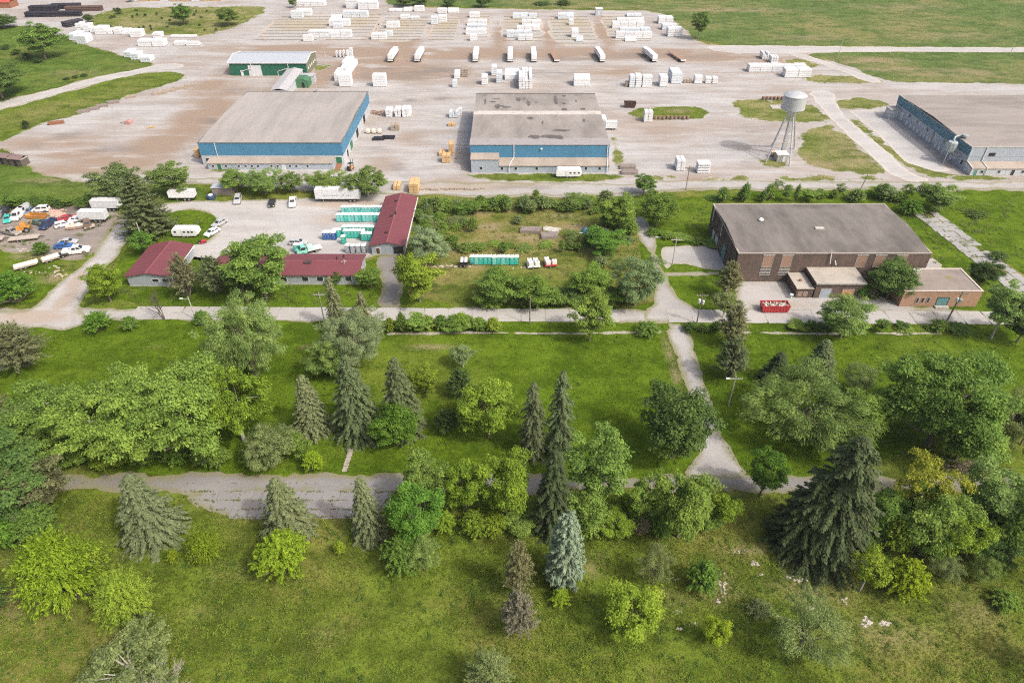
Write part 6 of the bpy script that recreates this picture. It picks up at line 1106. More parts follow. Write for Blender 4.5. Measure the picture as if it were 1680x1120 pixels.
TREES = [
 # --- foreground row and lower left
 ('spruce1', 262, 888, 770, 108, 'sp', 'spruce_tree', 'broad pale grey-green spruce at the left end of the broken apron'),
 ('spruce1', 480, 884, 776, 88, 'sp', 'spruce_tree', 'pale spruce right behind the round lime bush, in front of the apron'),
 ('spruce2', 610, 886, 776, 60, 'sp', 'spruce_tree', 'slim pale spruce at the right end of the broken apron'),
 ('round1', 40, 868, 735, 150, 'dark', 'broadleaf_tree', 'dark bluish-green tree at the left edge below the lower road'),
 ('round2', 88, 850, 752, 100, 'brown', 'broadleaf_tree', 'olive brown tree just right of the dark left edge tree'),
 ('bush4', 20, 895, 845, 90, 'fresh', 'shrub', 'bright green shrub under the dark left edge tree', 'bush'),
 ('bush4', 75, 885, 835, 80, 'mid', 'shrub', 'green shrub under the olive brown tree', 'bush'),
 ('bush1', 138, 1003, 885, 152, 'lime', 'shrub', 'large spiky lime green bush, the biggest in the lower left meadow', 'bush'),
 ('bush1', 232, 1030, 945, 100, 'bright', 'shrub', 'olive green bush leaning against the large spiky lime one', 'bush'),
 ('bush4', 475, 950, 880, 97, 'lime', 'shrub', 'dense round lime bush in front of a pale spruce', 'bush'),
 ('bush1', 347, 925, 877, 64, 'lime', 'shrub', 'small spiky lime bush between the broad spruce and the round bush', 'bush'),
 ('bush3', 288, 922, 903, 28, 'lime', 'shrub', 'tiny lime shrub at the foot of the broad pale spruce', 'bush'),
 ('bush2', 560, 910, 890, 22, 'lime', 'shrub', 'tiny lone lime bush in the meadow between two spruces', 'bush'),
 ('bush4', 2, 1012, 950, 74, 'dark', 'shrub', 'dark green bush cut by the left edge of the photo', 'bush'),
 ('open1', 250, 1150, 1062, 165, 'grey', 'shrub', 'bare-twigged grey shrub at the bottom edge, left', 'bush'),
 ('dead2', 300, 1165, 1075, 120, 'grey', 'dead_shrub', 'bleached bare branches rising through the bottom left grey shrub', 'bush'),
 ('fuzzy2', 805, 1150, 1078, 100, 'grey', 'shrub', 'grey twiggy shrub at the bottom edge, middle', 'bush'),
 ('dead3', 805, 1150, 1090, 70, 'grey', 'dead_shrub', 'bare twigs in the middle of the bottom edge grey shrub', 'bush'),
 # --- the row along the lower road
 ('tall1', 690, 905, 790, 90, 'fresh', 'broadleaf_tree', 'vivid green tree right of the slim pale spruce'),
 ('bush4', 665, 940, 885, 80, 'mid', 'shrub', 'trailing vine covered shrub sweeping into the meadow', 'bush'),
 ('fuzzy1', 700, 942, 880, 55, 'soft', 'shrub', 'greyish shrub at the right tip of the vine covered mass', 'bush'),
 ('tall2', 705, 846, 752, 84, 'light', 'broadleaf_tree', 'light green tree hiding the lower road right of the apron'),
 ('tall1', 765, 850, 752, 66, 'bright', 'broadleaf_tree', 'yellow-green tree second in the row along the lower road'),
 ('round2', 830, 858, 742, 90, 'bright', 'broadleaf_tree', 'wide yellow-green tree left of the dark roadside spruce'),
 ('spruce2', 905, 872, 730, 78, 'spk', 'spruce_tree', 'dark spruce in the leafy row along the lower road'),
 ('tall2', 972, 848, 708, 108, 'light', 'broadleaf_tree', 'tall airy light green tree right of the dark roadside spruce'),
 ('round1', 960, 875, 800, 70, 'light', 'broadleaf_tree', 'light green tree behind the blue spruce'),
 ('open1', 1060, 868, 775, 76, 'light', 'broadleaf_tree', 'thin leaved tree with visible branches over the lower road'),
 ('round2', 1108, 893, 778, 98, 'light', 'broadleaf_tree', 'full light green tree on the near side of the road junction'),
 ('open1', 1040, 848, 806, 56, 'bright', 'broadleaf_tree', 'low yellow-green tree between the airy tree and the junction tree'),
 ('young1', 1185, 865, 812, 46, 'bright', 'young_tree', 'small bright tree just left of the giant dark spruce'),
 ('fuzzy1', 1050, 880, 850, 30, 'rust', 'shrub', 'small reddish dry shrub below the thin leaved tree', 'bush'),
 ('blue1', 924, 962, 836, 62, 'blue', 'blue_spruce', 'silvery blue spruce standing in the middle of the meadow'),
 ('juniper1', 850, 985, 893, 56, 'brown', 'juniper', 'olive brown rounded conifer left of the silvery blue spruce'),
 ('juniper2', 852, 1048, 974, 66, 'rust', 'juniper', 'grey brown rounded juniper below the olive brown one'),
 ('bush3', 918, 995, 970, 40, 'lime', 'shrub', 'low lime weeds at the foot of the silvery blue spruce', 'bush'),
 ('spruce4', 1334, 914, 703, 160, 'spk', 'spruce_tree', 'giant dark spruce, the biggest conifer in the photo'),
 ('spruce4', 1302, 908, 775, 112, 'spk', 'spruce_tree', 'dark spruce grown into the left side of the giant one'),
 ('tall1', 1243, 822, 733, 62, 'fresh', 'broadleaf_tree', 'vivid green tree touching the left side of the giant dark spruce'),
 # --- lower right
 ('young1', 1025, 1052, 970, 92, 'bright', 'young_tree', 'bright leafy young tree alone in the lower middle meadow'),
 ('fuzzy1', 1300, 1085, 992, 118, 'olive', 'shrub', 'large hazy olive shrub at the lower right', 'bush'),
 ('fuzzy1', 1068, 965, 895, 58, 'olive', 'shrub', 'hazy olive shrub with bare foot right of the blue spruce', 'bush'),
 ('bush3', 1145, 972, 925, 70, 'mid', 'shrub', 'low green weedy mound left of the white rubble', 'bush'),
 ('young1', 1165, 1062, 1018, 44, 'lime', 'shrub', 'small lime shrub left of the large hazy olive one', 'bush'),
 ('young2', 1405, 978, 908, 66, 'bright', 'young_tree', 'bright young tree right of the white rubble'),
 ('bush4', 1468, 984, 925, 76, 'lime', 'shrub', 'lime bush right of the bright young tree by the rubble', 'bush'),
 ('fuzzy1', 1540, 955, 915, 50, 'olive', 'shrub', 'pale weedy shrub at the edge of the right thicket', 'bush'),
 ('fuzzy1', 1600, 960, 915, 46, 'soft', 'shrub', 'pale weedy shrub below the right thicket, nearer the edge', 'bush'),
 ('bush3', 1640, 1000, 975, 60, 'mid', 'shrub', 'low green mound near the right edge of the meadow', 'bush'),
 ('fuzzy1', 1690, 1105, 1040, 60, 'dark', 'shrub', 'dark shrub cut by the right edge near the bottom', 'bush'),
 ('bush3', 1240, 1010, 990, 50, 'olive', 'shrub', 'low olive weeds above the large hazy shrub', 'bush'),
 ('round1', 1440, 885, 815, 90, 'mid', 'broadleaf_tree', 'green tree touching the right side of the giant dark spruce'),
 ('open1', 1480, 870, 745, 105, 'yel', 'broadleaf_tree', 'yellow topped tree leaning over the right end of the lower road'),
 ('round2', 1500, 905, 800, 110, 'light', 'broadleaf_tree', 'light green tree below the yellow topped one'),
 ('tall1', 1545, 925, 830, 80, 'bright', 'broadleaf_tree', 'bright tree in the middle of the right thicket'),
 ('tall2', 1590, 880, 770, 100, 'soft', 'broadleaf_tree', 'pale tree at the back of the right thicket by the road'),
 ('round1', 1645, 935, 820, 120, 'mid', 'broadleaf_tree', 'large green tree at the right edge of the thicket'),
 ('round2', 1600, 930, 860, 80, 'dark', 'broadleaf_tree', 'dark tree in the shade of the right thicket'),
 ('dead3', 1618, 830, 755, 40, 'grey', 'dead_tree', 'bleached dead tree by the brush pile at the lower road'),
 ('dead3', 1668, 850, 760, 50, 'grey', 'dead_tree', 'bare grey dead tree at the right edge of the lower road'),
 ('feather2', 1660, 840, 790, 60, 'light', 'broadleaf_tree', 'light tree under the bare dead tree at the right edge'),
 # --- the big trees between the roads
 ('big1', 120, 748, 640, 180, 'light', 'broadleaf_tree', 'leftmost of the broad light green trees in the grove'),
 ('big3', 230, 762, 618, 190, 'light', 'broadleaf_tree', 'second broad tree of the light green grove'),
 ('big2', 330, 765, 598, 180, 'light', 'broadleaf_tree', 'broad tree with pale limbs showing, middle of the grove'),
 ('big3', 405, 735, 605, 120, 'bright', 'broadleaf_tree', 'rightmost of the broad light green trees in the grove'),
 ('round1', 60, 745, 670, 90, 'soft', 'broadleaf_tree', 'low soft green tree at the left foot of the grove'),
 ('feather1', 428, 640, 487, 135, 'soft', 'broadleaf_tree', 'tall soft feathery tree just south of the concrete road, left'),
 ('feather2', 415, 610, 545, 90, 'light', 'broadleaf_tree', 'light lower bough tree in front of the tall feathery one'),
 ('feather2', 452, 775, 700, 84, 'olive', 'broadleaf_tree', 'greyish olive tree at the roadside left of the stepping stones'),
 ('young1', 497, 760, 710, 40, 'mid', 'young_tree', 'narrow dark green tree beside the greyish olive one'),
 ('bush4', 517, 774, 742, 40, 'lime', 'shrub', 'lime bush at the roadside left of the stepping stones', 'bush'),
 ('spruce2', 517, 713, 608, 64, 'sp', 'spruce_tree', 'pale layered spruce, leftmost of the three in mid lawn'),
 ('spruce1', 590, 718, 572, 88, 'spd', 'spruce_tree', 'tallest mid lawn spruce, the middle of the three'),
 ('spruce1', 662, 712, 577, 80, 'spd', 'spruce_tree', 'mid lawn spruce behind the vivid maple'),
 ('round1', 655, 738, 663, 74, 'fresh', 'maple_tree', 'vivid green maple at the foot of the mid lawn spruces'),
 ('feather1', 590, 610, 512, 112, 'silver', 'broadleaf_tree', 'silvery leaved tree behind the mid lawn spruces'),
 ('feather2', 545, 625, 555, 80, 'soft', 'broadleaf_tree', 'soft green tree left of the silvery one'),
 ('round2', 700, 650, 600, 46, 'bright', 'shrub', 'bright round shrub right of the mid lawn spruces', 'bush'),
 ('juniper2', 735, 712, 672, 52, 'deep', 'shrub', 'dark low juniper bush left of the yellow-green lawn tree', 'bush'),
 ('tall1', 802, 728, 620, 98, 'bright', 'broadleaf_tree', 'yellow-green tree with pale trunks in mid lawn'),
 ('young2', 760, 606, 566, 46, 'grey', 'young_tree', 'small white-stemmed tree casting a dark shadow on the lawn'),
 ('juniper2', 757, 655, 605, 50, 'deep', 'juniper', 'dark round-topped small tree on a thin stem, mid lawn'),
 ('spruce3', 873, 752, 620, 52, 'spd', 'spruce_tree', 'left of the pair of narrow ragged spruces'),
 ('spruce3', 916, 748, 600, 56, 'spd', 'spruce_tree', 'right and taller of the pair of narrow ragged spruces'),
 ('round1', 1100, 764, 638, 120, 'dark', 'maple_tree', 'big dark green maple covering the cross road'),
 ('feather1', 1295, 738, 612, 196, 'soft', 'willow_tree', 'huge soft green willow right of the cross road'),
 ('feather2', 1390, 735, 640, 100, 'light', 'broadleaf_tree', 'light green tree on the right shoulder of the willow'),
 ('big2', 1510, 752, 578, 200, 'mid', 'broadleaf_tree', 'biggest spreading tree on the right lawn with dark trunk'),
 ('round2', 1560, 765, 675, 100, 'light', 'broadleaf_tree', 'light tree in front of the biggest spreading tree'),
 ('feather1', 1632, 752, 650, 130, 'olive', 'broadleaf_tree', 'hazy olive tree between the spreading tree and the right edge'),
 ('feather2', 1670, 735, 655, 60, 'grey', 'broadleaf_tree', 'greyish tree cut by the right edge on the right lawn'),
 ('fuzzy1', 1400, 650, 595, 56, 'olive', 'shrub', 'hazy shrub at the left of the biggest spreading tree', 'bush'),
 ('spruce1', 1332, 632, 550, 68, 'spd', 'spruce_tree', 'dark spruce behind the willow, taller of the two'),
 ('spruce1', 1267, 632, 572, 58, 'spk', 'spruce_tree', 'shorter dark spruce behind the willow'),
 ('juniper1', 1192, 628, 555, 62, 'spd', 'juniper', 'dark juniper right of the cross road, lower of the pair'),
 ('juniper1', 1195, 572, 500, 55, 'brown', 'juniper', 'olive juniper by the junction, upper of the pair'),
 ('juniper2', 50, 612, 533, 98, 'brown', 'juniper', 'dark wide juniper beside the left lane'),
 ('juniper2', 5, 690, 632, 52, 'brown', 'juniper', 'dark juniper cut by the left edge above the grove'),
 # --- along the concrete road
 ('bush2', 167, 546, 512, 52, 'fresh', 'shrub', 'green shrub on the south verge near the drive junction', 'bush'),
 ('bush3', 217, 543, 520, 34, 'mid', 'shrub', 'small dark shrub next to the verge shrub by the drive', 'bush'),
 ('dead1', 272, 528, 470, 44, 'brown', 'dead_tree', 'bare brown dead tree on the road verge in front of the office'),
 ('bush2', 335, 535, 510, 32, 'fresh', 'shrub', 'small green shrub at the road edge right of the dead tree', 'bush'),
 ('spruce3', 556, 545, 448, 34, 'brown', 'spruce_tree', 'thin brownish spruce at the road, left of the two'),
 ('spruce3', 600, 545, 474, 32, 'brown', 'spruce_tree', 'thin brownish spruce at the road, right of the two'),
 ('feather2', 575, 552, 505, 60, 'silver', 'broadleaf_tree', 'silvery tree at the foot of the thin roadside spruces'),
 ('round2', 966, 565, 476, 66, 'light', 'broadleaf_tree', 'light green tree standing at the middle of the road verge'),
 ('bush2', 1062, 552, 528, 46, 'mid', 'shrub', 'dark shrub on the verge just left of the cross road', 'bush'),
 ('feather2', 1375, 562, 482, 95, 'soft', 'broadleaf_tree', 'soft green tree across the road from the red dumpster'),
 ('young2', 1185, 525, 478, 50, 'olive', 'broadleaf_tree', 'olive tree at the road in front of the derelict hall'),
 ('tall2', 1622, 562, 462, 76, 'soft', 'broadleaf_tree', 'leaning pale trunked tree in front of the brick building'),
 ('round1', 1664, 568, 488, 66, 'deep', 'broadleaf_tree', 'dark tree cut by the right edge beside the concrete road'),
 # --- around the lot
 ('pine1', 250, 392, 268, 92, 'spd', 'pine_tree', 'large dark layered conifer beside the caravan lawn'),
 ('round1', 207, 335, 265, 78, 'grey', 'broadleaf_tree', 'greyish tree left behind the large layered conifer'),
 ('round2', 290, 325, 262, 66, 'soft', 'broadleaf_tree', 'soft green tree right behind the large layered conifer'),
 ('young1', 240, 420, 377, 38, 'fresh', 'young_tree', 'green tree between the large layered conifer and the maroon office'),
 ('round2', 185, 500, 433, 58, 'bright', 'broadleaf_tree', 'bright rounded tree beside the drive and the maroon office'),
 ('bush2', 35, 502, 447, 74, 'fresh', 'shrub', 'big green bush at the drive junction, left edge', 'bush'),
 ('bush2', 72, 420, 397, 32, 'fresh', 'shrub', 'round green bush at the edge of the scrap yard', 'bush'),
 ('juniper1', 313, 492, 418, 56, 'brown', 'juniper', 'olive conical juniper at the right corner of the maroon office'),
 ('juniper2', 360, 488, 420, 62, 'spd', 'juniper', 'darker juniper right of the olive conical one'),
 ('tall1', 440, 500, 373, 104, 'light', 'broadleaf_tree', 'tall light green tree in front of the long maroon office'),
 ('round1', 405, 498, 425, 50, 'deep', 'broadleaf_tree', 'dark shaded tree left of the tall light green one'),
 ('young1', 610, 475, 436, 42, 'mid', 'shrub', 'dark green bush at the end wall of the long maroon office', 'bush'),
 ('young1', 552, 470, 445, 24, 'dark', 'shrub', 'small dark bush by the porch of the long maroon office', 'bush'),
 ('feather2', 705, 440, 373, 74, 'silver', 'broadleaf_tree', 'silvery green tree beside the garage front corner'),
 ('round2', 690, 502, 412, 76, 'bright', 'broadleaf_tree', 'yellow-green tree on the right of the garage drive'),
 ('feather1', 437, 322, 272, 70, 'soft', 'broadleaf_tree', 'second tree of the row behind the parking lot'),
 ('feather2', 390, 318, 275, 50, 'light', 'broadleaf_tree', 'leftmost tree of the row behind the parking lot'),
 ('feather2', 480, 318, 280, 44, 'soft', 'broadleaf_tree', 'third tree of the row behind the parking lot'),
 ('feather1', 540, 318, 276, 70, 'light', 'broadleaf_tree', 'fourth tree of the row, behind the semi-trailer'),
 ('big3', 605, 328, 273, 74, 'soft', 'broadleaf_tree', 'rightmost tree of the row behind the parking lot'),
 # --- the overgrown plot
 ('round2', 820, 505, 440, 80, 'mid', 'broadleaf_tree', 'green tree in the plot north of the road, left of the pole'),
 ('round1', 875, 508, 450, 60, 'mid', 'broadleaf_tree', 'green tree in the plot north of the road, right of the pole'),
 ('round2', 970, 498, 432, 66, 'light', 'broadleaf_tree', 'light tree below the white chemical tanks'),
 ('feather2', 1040, 508, 420, 84, 'grey', 'broadleaf_tree', 'greyish green tree at the left edge of the side road'),
 ('round2', 1012, 385, 316, 58, 'light', 'broadleaf_tree', 'rounded light tree at the back right of the overgrown plot'),
 ('round1', 1075, 375, 312, 64, 'mid', 'broadleaf_tree', 'full green tree right of the side road end'),
 ('tall1', 1055, 322, 282, 36, 'mid', 'broadleaf_tree', 'narrow tree between the gravel road and the side road end'),
 ('round2', 990, 420, 372, 70, 'fresh', 'shrub', 'green thicket bush at the right of the overgrown plot', 'bush'),
 # --- around the derelict hall
 ('juniper1', 1190, 492, 430, 48, 'brown', 'juniper', 'olive conical juniper at the corner of the derelict hall'),
 ('round1', 1452, 495, 424, 74, 'dark', 'broadleaf_tree', 'dark green tree between the derelict hall and brick building'),
 ('bush2', 1408, 490, 468, 28, 'fresh', 'shrub', 'bright weeds at the corner of the jutting derelict block', 'bush'),
 ('round1', 1606, 472, 428, 50, 'deep', 'broadleaf_tree', 'dark tree at the back corner of the brick building'),
 ('round2', 1530, 350, 298, 64, 'soft', 'broadleaf_tree', 'soft tree at the head of the cracked lane'),
 ('bush2', 1490, 354, 326, 46, 'fresh', 'shrub', 'bright bush at the back right corner of the derelict hall', 'bush'),
 ('bush3', 1600, 357, 344, 44, 'dark', 'shrub', 'low dark shrub in the field right of the cracked lane', 'bush'),
 ('bush3', 1635, 428, 412, 40, 'dark', 'shrub', 'low dark shrub beside the middle of the cracked lane', 'bush'),
 ('young2', 1450, 332, 302, 36, 'grey', 'young_tree', 'thin greyish tree behind the derelict hall, right'),
 ('young2', 1375, 326, 300, 20, 'olive', 'young_tree', 'thin small tree behind the derelict hall, middle'),
 ('open1', 1275, 312, 294, 24, 'grey', 'young_tree', 'thin tree at the gravel road left behind the derelict hall'),
 # --- far
 ('round2', 76, 100, 33, 68, 'mid', 'broadleaf_tree', 'large round tree on the grassy slope, upper left'),
 ('round1', 6, 165, 98, 82, 'dark', 'broadleaf_tree', 'dark tree cut by the left edge at the curved track'),
 ('round1', 8, 48, 20, 44, 'dark', 'broadleaf_tree', 'dark tree at the far left edge below the black pipes'),
 ('round2', 303, 42, 4, 34, 'mid', 'broadleaf_tree', 'tree standing on the grass mound, left of two'),
 ('tall1', 376, 44, 8, 36, 'mid', 'broadleaf_tree', 'tree standing on the grass mound, right of two'),
 ('tall1', 1145, 66, 12, 30, 'mid', 'broadleaf_tree', 'lone tree at the edge of the far field'),
 ('tall1', 481, 14, -6, 14, 'mid', 'broadleaf_tree', 'narrow tree beside the far long white stack'),
 ('round1', 664, 12, -12, 30, 'dark', 'broadleaf_tree', 'leftmost dark tree on the far field edge'),
 ('round2', 690, 10, -10, 28, 'dark', 'broadleaf_tree', 'second dark tree on the far field edge'),
 ('round1', 737, 11, -4, 22, 'dark', 'broadleaf_tree', 'third dark tree on the far field edge'),
 ('round2', 792, 13, -8, 26, 'dark', 'broadleaf_tree', 'fourth dark tree on the far field edge'),
 ('bush2', 890, 9, 0, 34, 'dark', 'shrub', 'fifth dark clump on the far field edge', 'bush'),
 ('bush2', 925, 9, -2, 30, 'dark', 'shrub', 'rightmost dark clump on the far field edge', 'bush'),
 ('round1', 147, 38, 22, 18, 'dark', 'shrub', 'dark round bush at the left tip of the grass mound', 'bush'),
 ('bush2', 196, 24, 12, 14, 'dark', 'shrub', 'dark bush on the back edge of the grass mound', 'bush'),
 ('bush2', 45, 212, 197, 16, 'deep', 'shrub', 'small dark bush on the grass strip, left', 'bush'),
 ('young1', 215, 4, -10, 12, 'dark', 'young_tree', 'small dark tree behind the grass mound at the top'),
]
for row in TREES: plant(*row)
# scrub that forms hedges and rows: alike shrubs share a label
def scrub(spots, where, group, cols=('mid', 'light', 'soft'), protos=('bush2', 'bush4', 'bush3', 'young1')):
    for k, (px, py, top, w) in enumerate(sorted(spots)): plant(vr.choice(protos), px, py, top, w, vr.choice(cols), 'shrub', '%s shrub from the left %s' % (ORD[k], where), 'bush', group)
scrub([(638 + k * 14 + vr.uniform(-9, 9), 545 + vr.uniform(-5, 3), 519 + vr.uniform(-6, 10), vr.uniform(16, 44)) for k in range(13)], 'in the leafy hedge along the middle of the road', 'roadside hedge', ('light', 'bright', 'mid'))
scrub([(540 + k * 24, 548 + vr.uniform(-2, 2), 528 + vr.uniform(-4, 4), 30) for k in range(4)], 'under the thin roadside spruces', 'shrubs under roadside spruces', ('soft', 'grey', 'mid'))
scrub([(1130 + k * 22, 545, 528 + vr.uniform(-4, 4), 26) for k in range(3)] + [(1310 + k * 26 + vr.uniform(-14, 14), 543 + vr.uniform(-4, 4), 529 + vr.uniform(-8, 7), vr.uniform(14, 46)) for k in range(11)], 'between the road and the right footpath', 'scrub by the right footpath', ('mid', 'light', 'dark'))
scrub([(700 + k * 14 + vr.uniform(-9, 9), 348 + vr.uniform(-12, 6), 324 + vr.uniform(-6, 8), vr.uniform(14, 42)) for k in range(22)], 'along the back of the overgrown plot', 'scrub behind the overgrown plot', ('soft', 'light', 'mid', 'grey'))
scrub([(690 + vr.uniform(-6, 14), 345 + k * 9, 325 + k * 8.5, vr.uniform(22, 32)) for k in range(9)], 'along the right wall of the long garage', 'scrub along the garage', ('soft', 'light', 'mid', 'grey'))
scrub([(735 + k * 18 + vr.uniform(-12, 12), 412 + vr.uniform(-9, 5), 399 + vr.uniform(-7, 4), vr.uniform(12, 42)) for k in range(15)], 'in the strip behind the single toilet row', 'scrub behind the toilet row', ('mid', 'soft', 'light'), ('bush3', 'bush2'))
scrub([(790 + k * 17 + vr.uniform(-6, 6), 506 + vr.uniform(-6, 2), 474 + vr.uniform(-10, 8), vr.uniform(26, 44)) for k in range(9)] + [(935 + k * 22, 500, 470, 40) for k in range(5)], 'in the thicket north of the concrete road', 'thicket north of the road', ('mid', 'light', 'dark'))
scrub([(1168 + k * 20 + vr.uniform(-16, 16), 332 + vr.uniform(-8, 2), 311 + vr.uniform(-11, 12), vr.uniform(9, 40)) for k in range(17)], 'in the hedge behind the derelict hall', 'hedge behind the derelict hall', ('soft', 'light', 'mid'))
scrub([(20 + k * 14 + vr.uniform(-5, 5), 343 + vr.uniform(-3, 3), 322 + vr.uniform(-5, 5), vr.uniform(18, 28)) for k in range(11)], 'in the hedge behind the scrap yard', 'hedge behind the scrap yard', ('dark', 'mid'))
scrub([(1000 + k * 18 + vr.uniform(-5, 5), 372 + k * 7, 350 + k * 7, 30) for k in range(3)] + [(1070 + k * 24, 388 + k * 4, 374 + k * 5, 30) for k in range(5)], 'at the end of the side road', 'scrub at the side road end', ('mid', 'light'))
scrub([(700 + k * 38 + vr.uniform(-10, 10), 880 + vr.uniform(-14, 8), 838 + vr.uniform(-8, 10), vr.uniform(36, 56)) for k in range(13) if not 5 <= k <= 6], 'below the leafy row on the lower road', 'undergrowth along the lower road', ('bright', 'light', 'mid'), ('bush4', 'bush2', 'young1'))
scrub([(1420 + k * 26 + vr.uniform(-8, 8), 905 + vr.uniform(-26, 20), 862 + vr.uniform(-20, 10), vr.uniform(40, 60)) for k in range(11)], 'in the undergrowth of the right thicket', 'undergrowth of the right thicket', ('bright', 'light', 'mid', 'dark'), ('bush4', 'young1', 'round2'))
scrub([(90 + k * 40 + vr.uniform(-10, 10), 764 + vr.uniform(-5, 4), 728 + vr.uniform(-8, 8), vr.uniform(40, 60)) for k in range(9)], 'under the light green grove', 'undergrowth of the grove', ('light', 'mid', 'bright'), ('bush4', 'young1', 'bush2'))
for k in range(34):
    px, py = 170 + vr.uniform(0, 220), 18 + vr.uniform(0, 34); plant('bush2', px, py, py - vr.uniform(3, 6), vr.uniform(4, 8), 'dark', 'shrub', 'small dark bush dotted over the grass mound', 'bush', 'bushes on the grass mound')
scrub([(10 + k * 18, 82 + k * 7 + vr.uniform(-3, 3), 72 + k * 7, 22) for k in range(4)] + [(110 + k * 14, 132 - k * 3, 126 - k * 3, 14) for k in range(3)], 'in the dark scrub of the upper left slope', 'scrub on the slope', ('dark', 'mid'), ('bush3',))
scrub([(695 + vr.uniform(0, 95), 340 + vr.uniform(0, 62), 0, vr.uniform(16, 34)) for k in range(0)] + [(px, py, py - vr.uniform(12, 22), vr.uniform(20, 36)) for px, py in ((705, 352), (722, 366), (712, 384), (735, 350), (748, 378), (760, 358), (770, 345), (730, 396), (800, 346), (830, 342), (862, 345), (890, 340), (925, 346), (955, 342), (975, 352), (850, 368), (940, 396), (960, 404), (1000, 425), (1020, 440), (985, 440), (1030, 400))], 'scattered inside the overgrown plot', 'scrub inside the overgrown plot', ('soft', 'light', 'mid', 'grey'), ('bush2', 'bush3', 'fuzzy1', 'fuzzy2'))
scrub([(x_, y_, y_ - vr.uniform(10, 26), vr.uniform(16, 40)) for x_, y_ in [(vr.uniform(695, 780), vr.uniform(332, 400)) for k in range(12)] + [(vr.uniform(780, 1035), vr.uniform(328, 350)) for k in range(12)]], 'in the ragged scrub of the overgrown plot', 'ragged scrub of the overgrown plot', ('soft', 'light', 'mid', 'olive'), ('bush2', 'bush4', 'fuzzy1', 'young1'))
# --- weed clumps: knee-high growth scattered through the meadow
def weeds(name, n, py0, py1, seed, cols, label, hmin, hmax):
    rng = np.random.default_rng(seed); ya, yb = G(840, py1)[1], G(840, py0)[1]; y = rng.uniform(ya, yb, n * 4); x = rng.uniform(-1, 1, n * 4) * .8 * (y * CP + CAM_H * SP)
    keep = vnoise(x / 7, y / 7, seed) + rng.uniform(-.25, .25, n * 4) > .55
    for nm in ROADS:
        for P_, HL in SHEETS.get(nm, []): keep &= sdf(P_, x, y) < -.8
    x, y = x[keep][:n], y[keep][:n]; C, N, S, T, A = [], [], [], [], []
    for i in range(len(x)):
        h_ = rng.uniform(hmin, hmax); w_ = h_ * rng.uniform(.7, 1.8); k = int(30 + 50 * w_); d = rng.normal(0, .5, (k, 3)); d[:, 2] = np.abs(d[:, 2])
        C.append(np.array([x[i], y[i], .05]) + d * np.array([w_, w_, h_])); N.append(rng.normal(0, .45, (k, 3)) + np.array([.1, -.1, 1])); A.append(d + np.array([0, 0, .4])); S.append(rng.uniform(.07, .16, k)); T.append(np.clip(rng.normal(.5 + rng.normal(0, .14), .18, k), 0, 1))
    C, N, S, T, A = map(np.concatenate, (C, N, S, T, A)); o = bpy.data.objects.new(name, leafmesh(name, C, N, S, T, m_leaf, .4, A, rng)); COL.objects.link(o); o.color = c4(cols); tag(o, label, None, None, 'stuff')
ROADS = ['lower_road', 'cracked_apron', 'cross_road', 'concrete_road', 'forecourt', 'side_road', 'footpath', 'garage_drive', 'drive', 'left_lane', 'concrete_pad', 'walkway', 'parking_lot']
weeds('weed_clumps', 1100, 815, 1150, 41, (.215, .300, .045), 'pale green weed clumps scattered through the meadow', .15, .6); weeds('dark_weeds', 420, 815, 1150, 43, (.125, .205, .040), 'darker weed clumps scattered through the meadow', .2, .7); weeds('lawn_weeds', 500, 534, 774, 47, (.165, .255, .032), 'taller grass clumps on the lawns', .12, .4); weeds('plot_weeds', 1500, 330, 500, 49, (.215, .27, .07), 'rank weeds of the overgrown ground beyond the road', .2, .8)
rj = np.random.default_rng(61); C, N, S, T, A = [], [], [], [], []
for (pxa, pya, pxb, pyb, k) in ((335, 821, 648, 821, 260), (352, 836, 640, 836, 240), (300, 806.5, 655, 807.5, 260), (360, 849, 615, 849, 200)) + tuple((q, 809, q - 6, 848, 26) for q in (352, 395, 431, 452, 505, 548, 590, 622)) + ((300, 812, 350, 846, 90), (640, 812, 618, 846, 70), (120, 792, 640, 794, 70)):
    for t_ in rj.uniform(0, 1, k):
        if math.sin(t_ * 37 + pxa) + rj.normal(0, .5) < -.2: continue
        q = G(pxa + (pxb - pxa) * t_ + rj.normal(0, 1.0), pya + (pyb - pya) * t_ + rj.normal(0, .7))
        for _ in range(4): C.append((q[0] + rj.normal(0, .10), q[1] + rj.normal(0, .06), rj.uniform(.12, .24))); N.append(rj.normal(0, .4, 3) + np.array([0, 0, 1])); S.append(rj.uniform(.05, .15)); T.append(rj.uniform(.2, .9)); A.append(rj.normal(0, 1, 3) + np.array([0, 0, .6]))
o = bpy.data.objects.new('crack_weeds', leafmesh('crack_weeds', np.array(C), np.array(N), np.array(S), np.array(T), m_leaf, .4, np.array(A), rj)); COL.objects.link(o); o.color = c4((.17, .21, .05)); tag(o, 'weeds growing in the cracks of the broken apron', None, None, 'stuff')
